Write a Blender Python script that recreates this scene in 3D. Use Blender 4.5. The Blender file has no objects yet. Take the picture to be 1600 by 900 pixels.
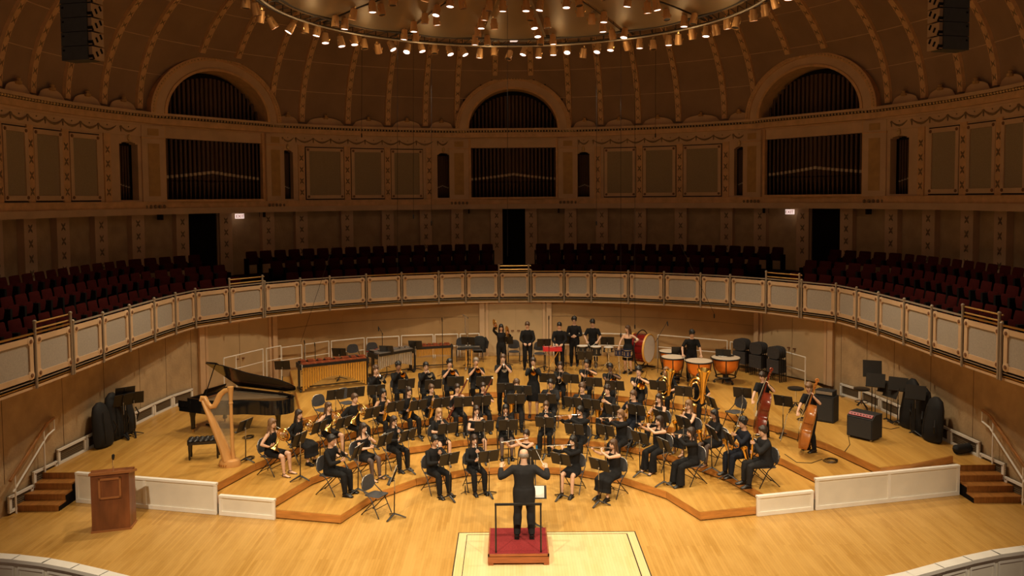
import bpy, bmesh, math, random
from mathutils import Vector, Matrix, Quaternion
import numpy as np
random.seed(7)
R_ = math.radians
scene = bpy.context.scene
COL = scene.collection
# ------------------------------------------------------------------ camera
FPX, CAMX, CAMH = 1280.0, -0.18, 7.0
PITCH, ROLL, YAW = R_(3.0), R_(0.45), R_(0.14)
SHIFT = 74.0
cam_d = bpy.data.cameras.new('camera'); cam = bpy.data.objects.new('camera', cam_d); COL.objects.link(cam)
cam_d.sensor_width = 36.0; cam_d.lens = 36.0 * FPX / 1600.0
cam_d.shift_y = -SHIFT / 1600.0
cam_d.clip_start = 0.1; cam_d.clip_end = 200
_fw = Vector((math.sin(YAW) * math.cos(PITCH), math.cos(YAW) * math.cos(PITCH), -math.sin(PITCH)))
_r = Vector((math.cos(YAW), -math.sin(YAW), 0)); _u = _r.cross(_fw)
_r2 = _r * math.cos(ROLL) - _u * math.sin(ROLL); _u2 = _u * math.cos(ROLL) + _r * math.sin(ROLL)
CAMP = Vector((CAMX, 0, CAMH))
cam.matrix_world = Matrix(((_r2.x, _u2.x, -_fw.x, CAMP.x), (_r2.y, _u2.y, -_fw.y, CAMP.y), (_r2.z, _u2.z, -_fw.z, CAMP.z), (0, 0, 0, 1)))
scene.camera = cam

def G(px, py, z):
    """point of the hall at height z that was measured at this place of the 1600x900 photograph"""
    d = _fw + _r2 * ((px - 800) / FPX) - _u2 * ((py - 450 + SHIFT) / FPX)
    return CAMP + d * ((z - CAMH) / d.z)

# ------------------------------------------------------------------ world, exposure
w = bpy.data.worlds.new('world'); scene.world = w; w.use_nodes = True
bgn = w.node_tree.nodes['Background']
bgn.inputs['Color'].default_value = (1.0, 0.58, 0.38, 1); bgn.inputs['Strength'].default_value = 0.078
vs = scene.view_settings
vs.view_transform = 'Standard'; vs.look = 'None'; vs.exposure = 0.0; vs.gamma = 1.0; vs.use_curve_mapping = False
CANOPY_Z, CANOPY_Y, CANOPY_R = 11.72, 20.8, 6.5
LAMP = 2.05
KEY = (1.0, 0.81, 0.55)
def spot(x, y, z, tx, ty, tz, power, angle, blend=0.6, radius=0.16, color=KEY):
    l = bpy.data.lights.new('stage_spotlight', 'SPOT'); l.energy = power; l.spot_size = R_(angle); l.spot_blend = blend
    l.shadow_soft_size = radius; l.color = color
    o = bpy.data.objects.new('stage_spotlight', l); COL.objects.link(o); o.location = (x, y, z)
    o.rotation_euler = (Vector((tx, ty, tz)) - Vector((x, y, z))).to_track_quat('-Z', 'Y').to_euler()
    return o
# the canopy's own down-lights, all at lamps of the rim and of the spokes
for k, (a, rr, tx, ty, pw, an) in enumerate([
        (0, 6.4, 0, 26.5, 520, 86), (26, 6.4, 3.6, 26.0, 520, 86), (-26, 6.4, -3.6, 26.0, 520, 86),
        (55, 6.4, 8.0, 23.5, 520, 88), (-55, 6.4, -8.0, 23.5, 520, 88),
        (95, 6.3, 8.2, 19.0, 600, 90), (-95, 6.3, -8.2, 19.0, 600, 90),
        (140, 6.2, 3.2, 17.5, 640, 80), (-140, 6.2, -3.2, 17.5, 640, 80), (180, 6.2, 0.6, 15.8, 620, 72),
        (12, 3.5, 1.5, 20.5, 420, 84), (-12, 3.5, -1.5, 20.5, 420, 84)]):
    spot(rr * math.sin(R_(a)), CANOPY_Y + rr * math.cos(R_(a)), CANOPY_Z - 0.55, tx, ty, 0.4, pw * LAMP, an)

# front-of-house lamps above the audience
for x, tx, pw in ((-7.0, -2.8, 8400), (7.0, 2.8, 8400), (0.0, 0.0, 4800)):
    spot(x, 3.0, 15.0, tx, 18.6, 0.0, pw, 46, 0.6, 0.2)

# ------------------------------------------------------------------ materials
MATS = {}
def mat(name, col, rough=0.6, metal=0.0, var=0.0, scale=8.0, bump=0.0, bscale=60.0, spec=0.5, emit=None, estr=0.0, sheen=0.0, stretch=None):
    m = bpy.data.materials.new(name); m.use_nodes = True; nt = m.node_tree; b = nt.nodes['Principled BSDF']
    b.inputs['Roughness'].default_value = rough; b.inputs['Metallic'].default_value = metal
    b.inputs['Base Color'].default_value = (*col, 1); b.inputs['Specular IOR Level'].default_value = spec
    if sheen: b.inputs['Sheen Weight'].default_value = sheen
    if emit: b.inputs['Emission Color'].default_value = (*emit, 1); b.inputs['Emission Strength'].default_value = estr
    tc = None
    if var or bump:
        tc = nt.nodes.new('ShaderNodeTexCoord'); src = tc.outputs['Object']
        if stretch:
            mp = nt.nodes.new('ShaderNodeMapping'); mp.inputs['Scale'].default_value = stretch; nt.links.new(src, mp.inputs['Vector']); src = mp.outputs['Vector']
    if var:
        n = nt.nodes.new('ShaderNodeTexNoise'); n.inputs['Scale'].default_value = scale; n.inputs['Detail'].default_value = 4
        nt.links.new(src, n.inputs['Vector'])
        rp = nt.nodes.new('ShaderNodeValToRGB'); rp.color_ramp.elements[0].position = 0.3; rp.color_ramp.elements[1].position = 0.7
        rp.color_ramp.elements[0].color = (*[c * (1 - var) for c in col], 1); rp.color_ramp.elements[1].color = (*[min(1, c * (1 + var)) for c in col], 1)
        nt.links.new(n.outputs['Fac'], rp.inputs['Fac']); nt.links.new(rp.outputs['Color'], b.inputs['Base Color'])
    if bump:
        n2 = nt.nodes.new('ShaderNodeTexNoise'); n2.inputs['Scale'].default_value = bscale; n2.inputs['Detail'].default_value = 3
        nt.links.new(src, n2.inputs['Vector'])
        bp = nt.nodes.new('ShaderNodeBump'); bp.inputs['Strength'].default_value = bump; bp.inputs['Distance'].default_value = 0.02
        nt.links.new(n2.outputs['Fac'], bp.inputs['Height']); nt.links.new(bp.outputs['Normal'], b.inputs['Normal'])
    MATS[name] = m
    return m

def plank_mat(name, c1, c2, c3, rough=0.34, width=0.057, length=1.3, turn=0.0):
    m = bpy.data.materials.new(name); m.use_nodes = True; nt = m.node_tree; b = nt.nodes['Principled BSDF']; N = nt.nodes.new; L = nt.links.new
    tc = N('ShaderNodeTexCoord'); mp = N('ShaderNodeMapping'); mp.inputs['Rotation'].default_value = (0, 0, R_(90) + turn)
    L(tc.outputs['Object'], mp.inputs['Vector'])
    br = N('ShaderNodeTexBrick'); br.inputs['Scale'].default_value = 1.0; br.inputs['Brick Width'].default_value = length; br.inputs['Row Height'].default_value = width
    br.inputs['Mortar Size'].default_value = 0.0016; br.inputs['Mortar Smooth'].default_value = 0.4; br.inputs['Bias'].default_value = 0.0
    br.offset = 0.37; br.inputs['Color1'].default_value = (*c1, 1); br.inputs['Color2'].default_value = (*c2, 1); br.inputs['Mortar'].default_value = (*[c * 0.45 for c in c2], 1)
    L(mp.outputs['Vector'], br.inputs['Vector'])
    n = N('ShaderNodeTexNoise'); n.inputs['Scale'].default_value = 0.9; n.inputs['Detail'].default_value = 6; n.inputs['Roughness'].default_value = 0.65
    m2 = N('ShaderNodeMapping'); m2.inputs['Scale'].default_value = (2.2, 0.6, 1); L(tc.outputs['Object'], m2.inputs['Vector']); L(m2.outputs['Vector'], n.inputs['Vector'])
    rp = N('ShaderNodeValToRGB'); rp.color_ramp.elements[0].position = 0.36; rp.color_ramp.elements[1].position = 0.62
    rp.color_ramp.elements[0].color = (0, 0, 0, 1); rp.color_ramp.elements[1].color = (1, 1, 1, 1); L(n.outputs['Fac'], rp.inputs['Fac'])
    mx = N('ShaderNodeMix'); mx.data_type = 'RGBA'; mx.inputs[7].default_value = (*c3, 1); L(br.outputs['Color'], mx.inputs[6])
    mu = N('ShaderNodeMath'); mu.operation = 'MULTIPLY'; mu.inputs[1].default_value = 0.55; L(rp.outputs['Color'], mu.inputs[0]); L(mu.outputs[0], mx.inputs[0])
    L(mx.outputs[2], b.inputs['Base Color'])
    b.inputs['Roughness'].default_value = rough; b.inputs['Specular IOR Level'].default_value = 0.4
    MATS[name] = m; return m

plank_mat('floor_wood', (0.56, 0.315, 0.078), (0.44, 0.23, 0.046), (0.65, 0.395, 0.12))
plank_mat('riser_wood', (0.56, 0.305, 0.065), (0.43, 0.21, 0.038), (0.62, 0.36, 0.095), width=0.09, length=2.2)
plank_mat('pale_wood', (0.80, 0.62, 0.30), (0.74, 0.55, 0.24), (0.85, 0.70, 0.40))
mat('riser_edge', (0.50, 0.21, 0.045), 0.4, var=0.2, scale=3, stretch=(1, 1, 6))
mat('step_wood', (0.36, 0.15, 0.035), 0.4, var=0.25, scale=4, stretch=(6, 1, 1))
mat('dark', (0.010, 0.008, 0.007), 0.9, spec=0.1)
mat('joint', (0.24, 0.155, 0.08), 0.9)
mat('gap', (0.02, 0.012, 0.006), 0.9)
mat('vent_back', (.16, .115, .07), .8)
mat('white_paint', (0.87, 0.84, 0.77), 0.4, var=0.05, scale=3)
mat('white_field', (0.80, 0.76, 0.66), 0.6, var=0.06, scale=2)
mat('cream', (0.66, 0.45, 0.265), 0.65, var=0.10, scale=1.5)
mat('cream_gold', (0.70, 0.425, 0.205), 0.55, var=0.12, scale=4)
mat('ochre', (0.50, 0.30, 0.11), 0.7, var=0.12, scale=4)
mat('plaster', (0.50, 0.35, 0.19), 0.85, var=0.14, scale=2.2, bump=0.5, bscale=14)
mat('door_paint', (0.56, 0.40, 0.22), 0.6, var=0.06, scale=2)
mat('back_wall', (0.46, 0.29, 0.13), 0.75, var=0.10, scale=1.2)
mat('fabric_panel', (0.36, 0.28, 0.17), 0.95, var=0.10, scale=30)
mat('rail_cloth', (0.43, 0.38, 0.32), 0.9, var=0.08, scale=25)
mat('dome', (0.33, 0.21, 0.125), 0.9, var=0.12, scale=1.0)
mat('brass', (0.70, 0.45, 0.16), 0.42, 1.0)
mat('grey_post', (0.42, 0.34, 0.25), 0.45, 0.3)
mat('ornament', (0.27, 0.175, 0.085), 0.6)
mat('gilt', (0.72, 0.52, 0.26), 0.45, 0.4)
mat('rosette', (0.22, 0.10, 0.045), 0.6)
mat('organ_dark', (0.02, 0.013, 0.009), 0.9)
mat('organ_pipe', (0.11, 0.06, 0.035), 0.5, 0.3)
mat('organ_lip', (0.55, 0.45, 0.32), 0.45, 0.5)
mat('seat_red', (0.042, 0.006, 0.005), 0.95, var=0.12, scale=10, spec=0.04)
mat('terrace_dark', (0.025, 0.010, 0.008), 0.95, spec=0.05)
mat('grille', (0.20, 0.15, 0.09), 0.6)
mat('exit_white', (0.9, 0.8, 0.75), 0.5, emit=(1.0, 0.75, 0.65), estr=0.9)
mat('exit_red', (0.6, 0.03, 0.03), 0.5)
mat('black_metal', (0.016, 0.015, 0.015), 0.4, 0.2)
mat('steel', (0.62, 0.60, 0.57), 0.3, 0.9)

# ------------------------------------------------------------------ mesh building
class MB:
    def __init__(s): s.v = []; s.f = []; s.m = []
    def add(s, vs, fs, mi=0):
        o = len(s.v); s.v.extend([tuple(v) for v in vs]); s.f.extend([tuple(i + o for i in f) for f in fs]); s.m.extend([mi] * len(fs)); return s
    def box(s, c, d, rot=None, mi=0):
        hx, hy, hz = d[0] / 2, d[1] / 2, d[2] / 2
        P = [Vector((x, y, z)) for x in (-hx, hx) for y in (-hy, hy) for z in (-hz, hz)]
        if rot is not None: P = [rot @ p for p in P]
        c = Vector(c)
        return s.add([p + c for p in P], [(0, 1, 3, 2), (4, 6, 7, 5), (0, 4, 5, 1), (2, 3, 7, 6), (0, 2, 6, 4), (1, 5, 7, 3)], mi)
    def bar(s, a, b, w, h, mi=0, up=(0, 0, 1)):
        a = Vector(a); b = Vector(b); d = (b - a); L = d.length
        if L < 1e-6: return s
        y = d / L; up = Vector(up)
        if abs(y.dot(up)) > 0.98: up = Vector((1, 0, 0))
        x = y.cross(up).normalized(); z = x.cross(y)
        return s.box((a + b) / 2, (w, L, h), Matrix((x, y, z)).transposed(), mi)
    def tube(s, pts, rad, n=8, mi=0, cap=True, flat=None):
        """loft of rings along pts; rad: number or list of numbers/(rx,ry); flat: fixed side direction for rx"""
        pts = [Vector(p) for p in pts]; k = len(pts)
        if not isinstance(rad, (list, tuple)): rad = [rad] * k
        vs = []; side = None
        for i, p in enumerate(pts):
            t = (pts[min(i + 1, k - 1)] - pts[max(i - 1, 0)])
            t = t.normalized() if t.length > 1e-9 else Vector((0, 0, 1))
            if flat is not None: side = Vector(flat)
            elif side is None: side = Vector((1, 0, 0)) if abs(t.x) < 0.8 else Vector((0, 1, 0))
            sd = (side - t * side.dot(t))
            if sd.length < 1e-5: sd = t.orthogonal()
            side = sd.normalized(); up = t.cross(side)
            r = rad[i]; rx, ry = r if isinstance(r, (list, tuple)) else (r, r)
            for j in range(n):
                a = 2 * math.pi * j / n
                vs.append(p + side * (math.cos(a) * rx) + up * (math.sin(a) * ry))
        fs = [(i * n + j, i * n + (j + 1) % n, (i + 1) * n + (j + 1) % n, (i + 1) * n + j) for i in range(k - 1) for j in range(n)]
        if cap: fs += [tuple(range(n - 1, -1, -1)), tuple((k - 1) * n + j for j in range(n))]
        return s.add(vs, fs, mi)
    def ring(s, c, R, r, axis=(0, 0, 1), n=24, m=6, mi=0, a0=0.0, a1=2 * math.pi, x=None):
        """torus (or arc of one)"""
        ax = Vector(axis).normalized(); x = Vector(x).normalized() if x is not None else ax.orthogonal().normalized(); y = ax.cross(x); c = Vector(c)
        full = abs(a1 - a0 - 2 * math.pi) < 1e-6; kk = n if full else n + 1; vs = []
        for i in range(kk):
            a = a0 + (a1 - a0) * i / n; d = x * math.cos(a) + y * math.sin(a)
            for j in range(m):
                b = 2 * math.pi * j / m; vs.append(c + d * (R + r * math.cos(b)) + ax * (r * math.sin(b)))
        fs = [(i * m + j, ((i + 1) % kk) * m + j, ((i + 1) % kk) * m + (j + 1) % m, i * m + (j + 1) % m) for i in range(n) for j in range(m)]
        return s.add(vs, fs, mi)
    def lathe(s, prof, n=16, origin=(0, 0, 0), axis=None, mi=0, cap=True):
        """prof: (r, h) pairs turned about axis"""
        o = Vector(origin); az = Vector(axis).normalized() if axis is not None else Vector((0, 0, 1))
        x = az.orthogonal().normalized(); y = az.cross(x); vs = []
        for r, h in prof:
            for j in range(n):
                a = 2 * math.pi * j / n; vs.append(o + az * h + x * (r * math.cos(a)) + y * (r * math.sin(a)))
        k = len(prof)
        fs = [(i * n + j, i * n + (j + 1) % n, (i + 1) * n + (j + 1) % n, (i + 1) * n + j) for i in range(k - 1) for j in range(n)]
        if cap: fs += [tuple(range(n - 1, -1, -1)), tuple((k - 1) * n + j for j in range(n))]
        return s.add(vs, fs, mi)
    def ball(s, c, r, n=8, m=6, mi=0, rot=None):
        rx, ry, rz = r if isinstance(r, (list, tuple)) else (r, r, r); c = Vector(c); vs = []
        for i in range(m + 1):
            t = math.pi * i / m
            for j in range(n):
                a = 2 * math.pi * j / n
                p = Vector((rx * math.sin(t) * math.cos(a), ry * math.sin(t) * math.sin(a), rz * math.cos(t)))
                vs.append(c + (rot @ p if rot is not None else p))
        fs = [(i * n + j, (i + 1) * n + j, (i + 1) * n + (j + 1) % n, i * n + (j + 1) % n) for i in range(m) for j in range(n)]
        return s.add(vs, fs, mi)
    def prism(s, poly, z0, z1, mi=0):
        n = len(poly)
        vs = [(x, y, z0) for x, y in poly] + [(x, y, z1) for x, y in poly]
        fs = [tuple(range(n - 1, -1, -1)), tuple(range(n, 2 * n))] + [(i, (i + 1) % n, n + (i + 1) % n, n + i) for i in range(n)]
        return s.add(vs, fs, mi)
    def extrude(s, poly, a, b, mi=0):
        """poly of 3D points a list, moved from offset a to offset b (vectors)"""
        n = len(poly); a = Vector(a); b = Vector(b)
        vs = [Vector(p) + a for p in poly] + [Vector(p) + b for p in poly]
        fs = [tuple(range(n - 1, -1, -1)), tuple(range(n, 2 * n))] + [(i, (i + 1) % n, n + (i + 1) % n, n + i) for i in range(n)]
        return s.add(vs, fs, mi)
    def mesh(s, name, mats, smooth=False):
        me = bpy.data.meshes.new(name); me.from_pydata(s.v, [], s.f)
        for m in (mats if isinstance(mats, (list, tuple)) else [mats]): me.materials.append(MATS[m] if isinstance(m, str) else m)
        if any(s.m): me.polygons.foreach_set('material_index', s.m)
        bm = bmesh.new(); bm.from_mesh(me); bmesh.ops.recalc_face_normals(bm, faces=bm.faces); bm.to_mesh(me); bm.free()
        if smooth:
            me.polygons.foreach_set('use_smooth', [True] * len(me.polygons))
            if smooth != 'all': me.set_sharp_from_angle(angle=R_(40))
        me.update(); return me
    def build(s, name, mats, parent=None, smooth=False):
        return obj(name, s.mesh(name, mats, smooth), parent)

def obj(name, me, parent=None, loc=None, rot=None):
    o = bpy.data.objects.new(name, me); COL.objects.link(o)
    if parent is not None: o.parent = parent
    if loc is not None: o.location = loc
    if rot is not None: o.rotation_euler = rot
    return o
def tag(o, label=None, cat=None, group=None, kind=None):
    if label: o['label'] = label
    if cat: o['category'] = cat
    if group: o['group'] = group
    if kind: o['kind'] = kind
    return o
def thing(name, label, cat, loc=(0, 0, 0), rz=0.0, group=None):
    o = bpy.data.objects.new(name, None); COL.objects.link(o); o.empty_display_size = 0.1
    o.location = loc; o.rotation_euler = (0, 0, rz)
    return tag(o, label, cat, group)
def copy_tree(o, parent=None):
    c = o.copy(); COL.objects.link(c); c.parent = parent
    for ch in list(o.children): copy_tree(ch, c)
    return c
def stuff(o): o['kind'] = 'stuff'; return o
def struct(o, label=None): o['kind'] = 'structure'; return tag(o, label) if label else o
ORD = ['first', 'second', 'third', 'fourth', 'fifth', 'sixth', 'seventh', 'eighth', 'ninth', 'tenth', 'eleventh', 'twelfth', 'thirteenth', 'fourteenth', 'fifteenth', 'sixteenth', 'seventeenth', 'eighteenth', 'nineteenth', 'twentieth', 'twenty-first', 'twenty-second', 'twenty-third', 'twenty-fourth', 'twenty-fifth', 'twenty-sixth']
# ================================================================== STAGE FLOOR, RISERS
HY, HR = 22.7, 14.3            # the hall's round back wall
def pol(a, r): return (r * math.sin(R_(a)), HY + r * math.cos(R_(a)))
def arcbox(mb, a0, a1, r0, r1, z0, z1, seg=None, mi=0):
    seg = seg or max(1, int(abs(a1 - a0) / 2.5)); vs = []
    for i in range(seg + 1):
        a = a0 + (a1 - a0) * i / seg
        for r, z in ((r0, z0), (r1, z0), (r1, z1), (r0, z1)): vs.append((*pol(a, r), z))
    fs = [(i * 4 + j, i * 4 + (j + 1) % 4, (i + 1) * 4 + (j + 1) % 4, (i + 1) * 4 + j) for i in range(seg) for j in range(4)]
    fs += [(3, 2, 1, 0), tuple(seg * 4 + j for j in range(4))]
    return mb.add(vs, fs, mi)

apron = [(-12.6, 16.3), (-10.6, 15.98), (-9.9, 15.86), (-9.2, 15.68), (-8.5, 15.42), (-7.8, 15.12), (-7.1, 14.8), (-5.5, 14.2), (-3.5, 13.75), (0, 13.5)]
apron = apron + [(-x, y) for x, y in apron[-2::-1]]
fl = MB().prism(apron + [(12.6, 33), (-12.6, 33)], -0.12, 0.0).build('floor', 'floor_wood'); struct(fl, 'orange-brown strip wood stage floor')
# stage lip: white cap that follows the curved stage front, panelled face below
lip = thing('stage_lip', 'white capped curved stage edge with panelled face at the bottom corners', 'stage edge')
mb = MB(); mf = MB()
for i in range(len(apron) - 1):
    (x0, y0), (x1, y1) = apron[i], apron[i + 1]
    d = Vector((x1 - x0, y1 - y0, 0)).normalized(); nrm = Vector((d.y, -d.x, 0))
    mb.bar((x0 + nrm.x * .10 - d.x * .01, y0 + nrm.y * .10, 0.0), (x1 + nrm.x * .10 + d.x * .01, y1 + nrm.y * .10, 0.0), 0.22, 0.07)
    mf.bar((x0 + nrm.x * .06, y0 + nrm.y * .06, -0.42), (x1 + nrm.x * .06, y1 + nrm.y * .06, -0.42), 0.08, 0.76)
    c = Vector(((x0 + x1) / 2, (y0 + y1) / 2, 0)) + nrm * .115; L = (Vector((x1, y1)) - Vector((x0, y0))).length
    if i in (1, 2, 3, 4, 5, 12, 13, 14, 15, 16) or 1:
        fr = MB()
        for z in (-.17, -.66): fr.bar(c - d * (L / 2 - .06) + Vector((0, 0, z)), c + d * (L / 2 - .06) + Vector((0, 0, z)), .03, .05)
        for s in (-1, 1): fr.bar(c + d * s * (L / 2 - .06) + Vector((0, 0, -.17)), c + d * s * (L / 2 - .06) + Vector((0, 0, -.66)), .05, .03, up=d)
        fr.build('panel_moulding', 'white_paint', lip)
mb.build('cap', 'white_paint', lip); mf.build('face', 'white_field', lip)

# pale inlaid lift in front of the podium
iv = [(-1.30, 14.2), (2.38, 14.2), (2.38, 16.80), (-1.30, 16.82)]
il = thing('floor_inlay', 'pale maple rectangle let into the stage floor under the podium', 'floor inlay', (0, 0, 0))
MB().prism(iv, 0.0, 0.004).build('inlay_field', 'pale_wood', il)
for a, b, wd in (((-1.30, 16.81), (2.38, 16.80), .02), ((-1.30, 14.2), (-1.30, 16.81), .02), ((2.38, 14.2), (2.38, 16.80), .02), ((-1.12, 16.70), (2.20, 16.69), .014), ((-1.12, 14.2), (-1.12, 16.7), .014), ((2.20, 14.2), (2.20, 16.69), .022)):
    MB().bar((*a, .005), (*b, .005), wd, .004).build('inlay_line', 'gap', il)

# risers: outer shape given by the edge ellipses round the podium
RC = 16.57
TIER = [0.0, 0.2, 0.4, 0.6, 0.8]
EDGE = [None, (3.95, 3.93), (5.55, 5.75), (7.05, 7.45), (8.35, 9.45)]
def edge(k, t):
    a, b = EDGE[k]; return (a * math.sin(R_(t)), RC + b * math.cos(R_(t)))
def front_y(x): return 17.33 + max(0, (abs(x) - 3.86)) * 0.232
def t_front(k):
    t = 90
    for _ in range(40):
        x, y = edge(k, t); t -= (front_y(x) - y) * 3
    return t
def tier_section(k, t0, t1, outer):
    """one section of a tier: from its own edge out to the next tier's edge (a little under it)"""
    n = 2; inner = [edge(k, t0 + (t1 - t0) * i / n) for i in (0, n)]
    return inner, outer
def section_mesh(poly, z, fascia_edges, parent, wood='riser_wood'):
    s = MB().prism(poly, z - .045, z).build('platform_section', wood, parent)
    return s
RISER_LABEL = [None, 'lowest curved wooden riser, around the podium', 'second curved wooden riser, carrying horns and saxophones', 'third curved wooden riser, carrying trumpets, trombones, piano and harp', 'topmost wooden riser at the back, carrying the percussion']
for k in (1, 2, 3):
    rt = thing('stage_riser', RISER_LABEL[k], 'riser')
    tf = t_front(k); tn = t_front(k + 1); N = [0, 8, 10, 12][k]; z = TIER[k]
    for i in range(N):
        ta, tb = -tf + 2 * tf * i / N, -tf + 2 * tf * (i + 1) / N
        ua, ub = -tn + 2 * tn * i / N, -tn + 2 * tn * (i + 1) / N
        pa, pb = edge(k, ta), edge(k, tb)
        EX = 1.0 + 0.25 / EDGE[k + 1][0]
        oa, ob = [(p[0] * EX, RC + (p[1] - RC) * EX) for p in (edge(k + 1, ua), edge(k + 1, ub))]
        if i == 0: oa = (oa[0], front_y(oa[0]))
        if i == N - 1: ob = (ob[0], front_y(ob[0]))
        poly = [pa, pb, ob, oa]
        MB().prism(poly, z - .012, z).build('platform_top', 'riser_wood', rt)
        d = (Vector(pb) - Vector(pa)).normalized(); nn = Vector((d.y, -d.x)) * .012
        g = .004
        MB().bar((pa[0] + d.x * g + nn.x * -1, pa[1] + d.y * g - nn.y, z - .093), (pb[0] - d.x * g - nn.x, pb[1] - d.y * g - nn.y, z - .093), .03, .16).build('riser_fascia', 'riser_edge', rt)
        # recessed near-black strip painted as the shadow in the gap under the fascia
        MB().bar((pa[0] + nn.x * -6, pa[1] - nn.y * 6, z - .11), (pb[0] - nn.x * 6, pb[1] - nn.y * 6, z - .11), .03, .17).build('gap_shade_strip', 'gap', rt)
        if i in (0, N - 1):
            q0, q1 = (pa, oa) if i == 0 else (pb, ob)
            q0 = (q0[0], q0[1] - .0); d2 = (Vector(q1) - Vector(q0)).normalized()
            MB().bar((*q0, z - .093), (*q1, z - .093), .03, .16).build('riser_fascia', 'riser_edge', rt)
    if k == 3:
        # the wide third tier reaches the side walls, left under piano and harp
        L3 = [(-7.25, 18.28), (-10.36, 18.95), (-10.36, 19.08), (-11.5, 19.08), (-11.3, 21.6), (-11.1, 24.4), (-10.7, 25.8), (-9.9, 27.4), (-8.4, 29.6), (-6.9, 30.6), (-5.7, 26.5), (-5.7, 23.3), (-7.0, 21.0), (-7.25, 18.5)]
        MB().prism(L3, z - .012, z - .001).build('platform_top', 'riser_wood', rt)
        R3 = [(7.25, 18.24), (10.25, 18.9), (10.25, 19.06), (11.4, 19.06), (11.2, 21.6), (11.0, 24.4), (10.6, 25.8), (9.6, 25.2), (8.0, 20)]
        MB().prism(R3, z - .012, z - .001).build('platform_top', 'riser_wood', rt)
rt = thing('stage_riser', RISER_LABEL[4], 'riser')
tl = -47.0; tf = t_front(4); z = TIER[4]; N = 11
backl = [(-8.3, 29.8), (-7.3, 30.4), (-6.3, 31.0), (-4.2, 31.7), (-2.0, 32.0), (0, 32.1), (2.0, 32.0), (4.2, 31.7), (6.2, 30.9), (8.2, 29.3), (9.6, 27.4), (10.2, 25.9), (9.95, 24.8), (10.3, 19.15)]
ed = [edge(4, tl + (tf - tl) * i / N) for i in range(N + 1)]
def lerp2(pts, u):
    Ls = [0.0]
    for a, b in zip(pts, pts[1:]): Ls.append(Ls[-1] + math.hypot(b[0] - a[0], b[1] - a[1]))
    s = u * Ls[-1]
    for i in range(len(pts) - 1):
        if s <= Ls[i + 1] or i == len(pts) - 2:
            f = (s - Ls[i]) / max(1e-9, Ls[i + 1] - Ls[i]); return (pts[i][0] + (pts[i + 1][0] - pts[i][0]) * f, pts[i][1] + (pts[i + 1][1] - pts[i][1]) * f)
for i in range(N):
    a, b = ed[i], ed[i + 1]; oa, ob = lerp2(backl, i / N), lerp2(backl, (i + 1) / N)
    poly = [a, b, ob] + [p for p in reversed(backl) if 0 < (backl.index(p)) and False] + [oa]
    MB().prism(poly, z - .012, z).build('platform_top', 'riser_wood', rt)
    d = (Vector(b) - Vector(a)).normalized(); nn = Vector((d.y, -d.x)) * .012; g = .004
    MB().bar((a[0] + d.x * g - nn.x, a[1] + d.y * g - nn.y, z - .093), (b[0] - d.x * g - nn.x, b[1] - d.y * g - nn.y, z - .093), .03, .16).build('riser_fascia', 'riser_edge', rt)
    MB().bar((a[0] - nn.x * 6, a[1] - nn.y * 6, z - .11), (b[0] - nn.x * 6, b[1] - nn.y * 6, z - .11), .03, .17).build('gap_shade_strip', 'gap', rt)  # near-black colour stands for the shade beneath the top tier's fascia
for q0, q1 in ((ed[0], backl[0]), (ed[-1], (9.0, 18.55)), ((9.0, 18.55), backl[-1]), (backl[-1], backl[-2])):
    MB().bar((*q0, z - .093), (*q1, z - .093), .03, .16).build('riser_fascia', 'riser_edge', rt)
MB().prism([(ed[-1][0] - .01, ed[-1][1]), (9.0, 18.55), backl[-1], (9.3, 20.5)], z - .013, z - .001).build('platform_top', 'riser_wood', rt)

# white panelled fascias closing the tiers at the front
def fascia(x0, x1, h, side, npan, label):
    t = thing('fascia_panel', label, 'panel'); s = side
    a = Vector((s * x0, front_y(x0) - .03, 0)); b = Vector((s * x1, front_y(x1) - .03, 0)); d = (b - a).normalized(); n = Vector((d.y, -d.x, 0)) * (1 if s > 0 else -1)
    a = a + n * .03; b = b + n * .03
    if n.y > 0: n = -n
    MB().bar(a + Vector((0, 0, h / 2)), b + Vector((0, 0, h / 2)), .04, h).build('board', 'white_field', t)
    up = Vector((0, 0, 1))
    MB().bar(a + up * h, b + up * h, .10, .05).build('top_rail', 'white_paint', t)
    MB().bar(a + up * .05 + n * .025, b + up * .05 + n * .025, .035, .09).build('bottom_rail', 'white_paint', t)
    for i in range(npan + 1):
        p = a + (b - a) * (i / npan); p = p + d * (.03 if i == 0 else (-.03 if i == npan else 0))
        MB().bar(p + n * .022 + up * .02, p + n * .022 + up * (h - .02), .07, .03, up=n).build('stile', 'white_paint', t)
fascia(6.74, 10.30, .69, -1, 2, 'tall white panelled fascia behind the lectern')
fascia(5.36, 6.68, .43, -1, 1, 'low white panelled fascia left of the lowest riser')
fascia(5.16, 6.50, .43, 1, 1, 'low white panelled fascia right of the lowest riser')
fascia(6.56, 10.22, .69, 1, 2, 'tall white panelled fascia below the red-faced amplifier')
# steps at both sides
for s, lab in ((-1, 'wooden steps beside the lectern, up to the left tier'), (1, 'wooden steps at the right wall, up to the right tier')):
    t = thing('stage_steps', lab, 'steps'); x0, x1 = (10.42, 11.5) if s < 0 else (10.28, 11.4)
    for i in range(3):
        h = .15 * (i + 1); y0 = 18.2 + .29 * i
        w0 = x0 - (.0 if s < 0 else 0)
        MB().box((s * (w0 + x1) / 2, y0 + .16, h - .017), (x1 - w0, .34, .035)).build('tread', 'step_wood', t)
        MB().box((s * (w0 + x1) / 2, y0 + .02, h - .09), (x1 - w0 - .02, .03, .115)).build('step_riser', 'step_wood', t)
        MB().box((s * (w0 + .012), y0 + .16, (h - .035) / 2), (.024, .30, h - .035)).build('stringer', 'dark', t)
    MB().box((s * (x0 + x1) / 2, 18.2 + .29 * 3 + .03, .49), (x1 - x0, .03, .2)).build('step_riser', 'step_wood', t)
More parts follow.
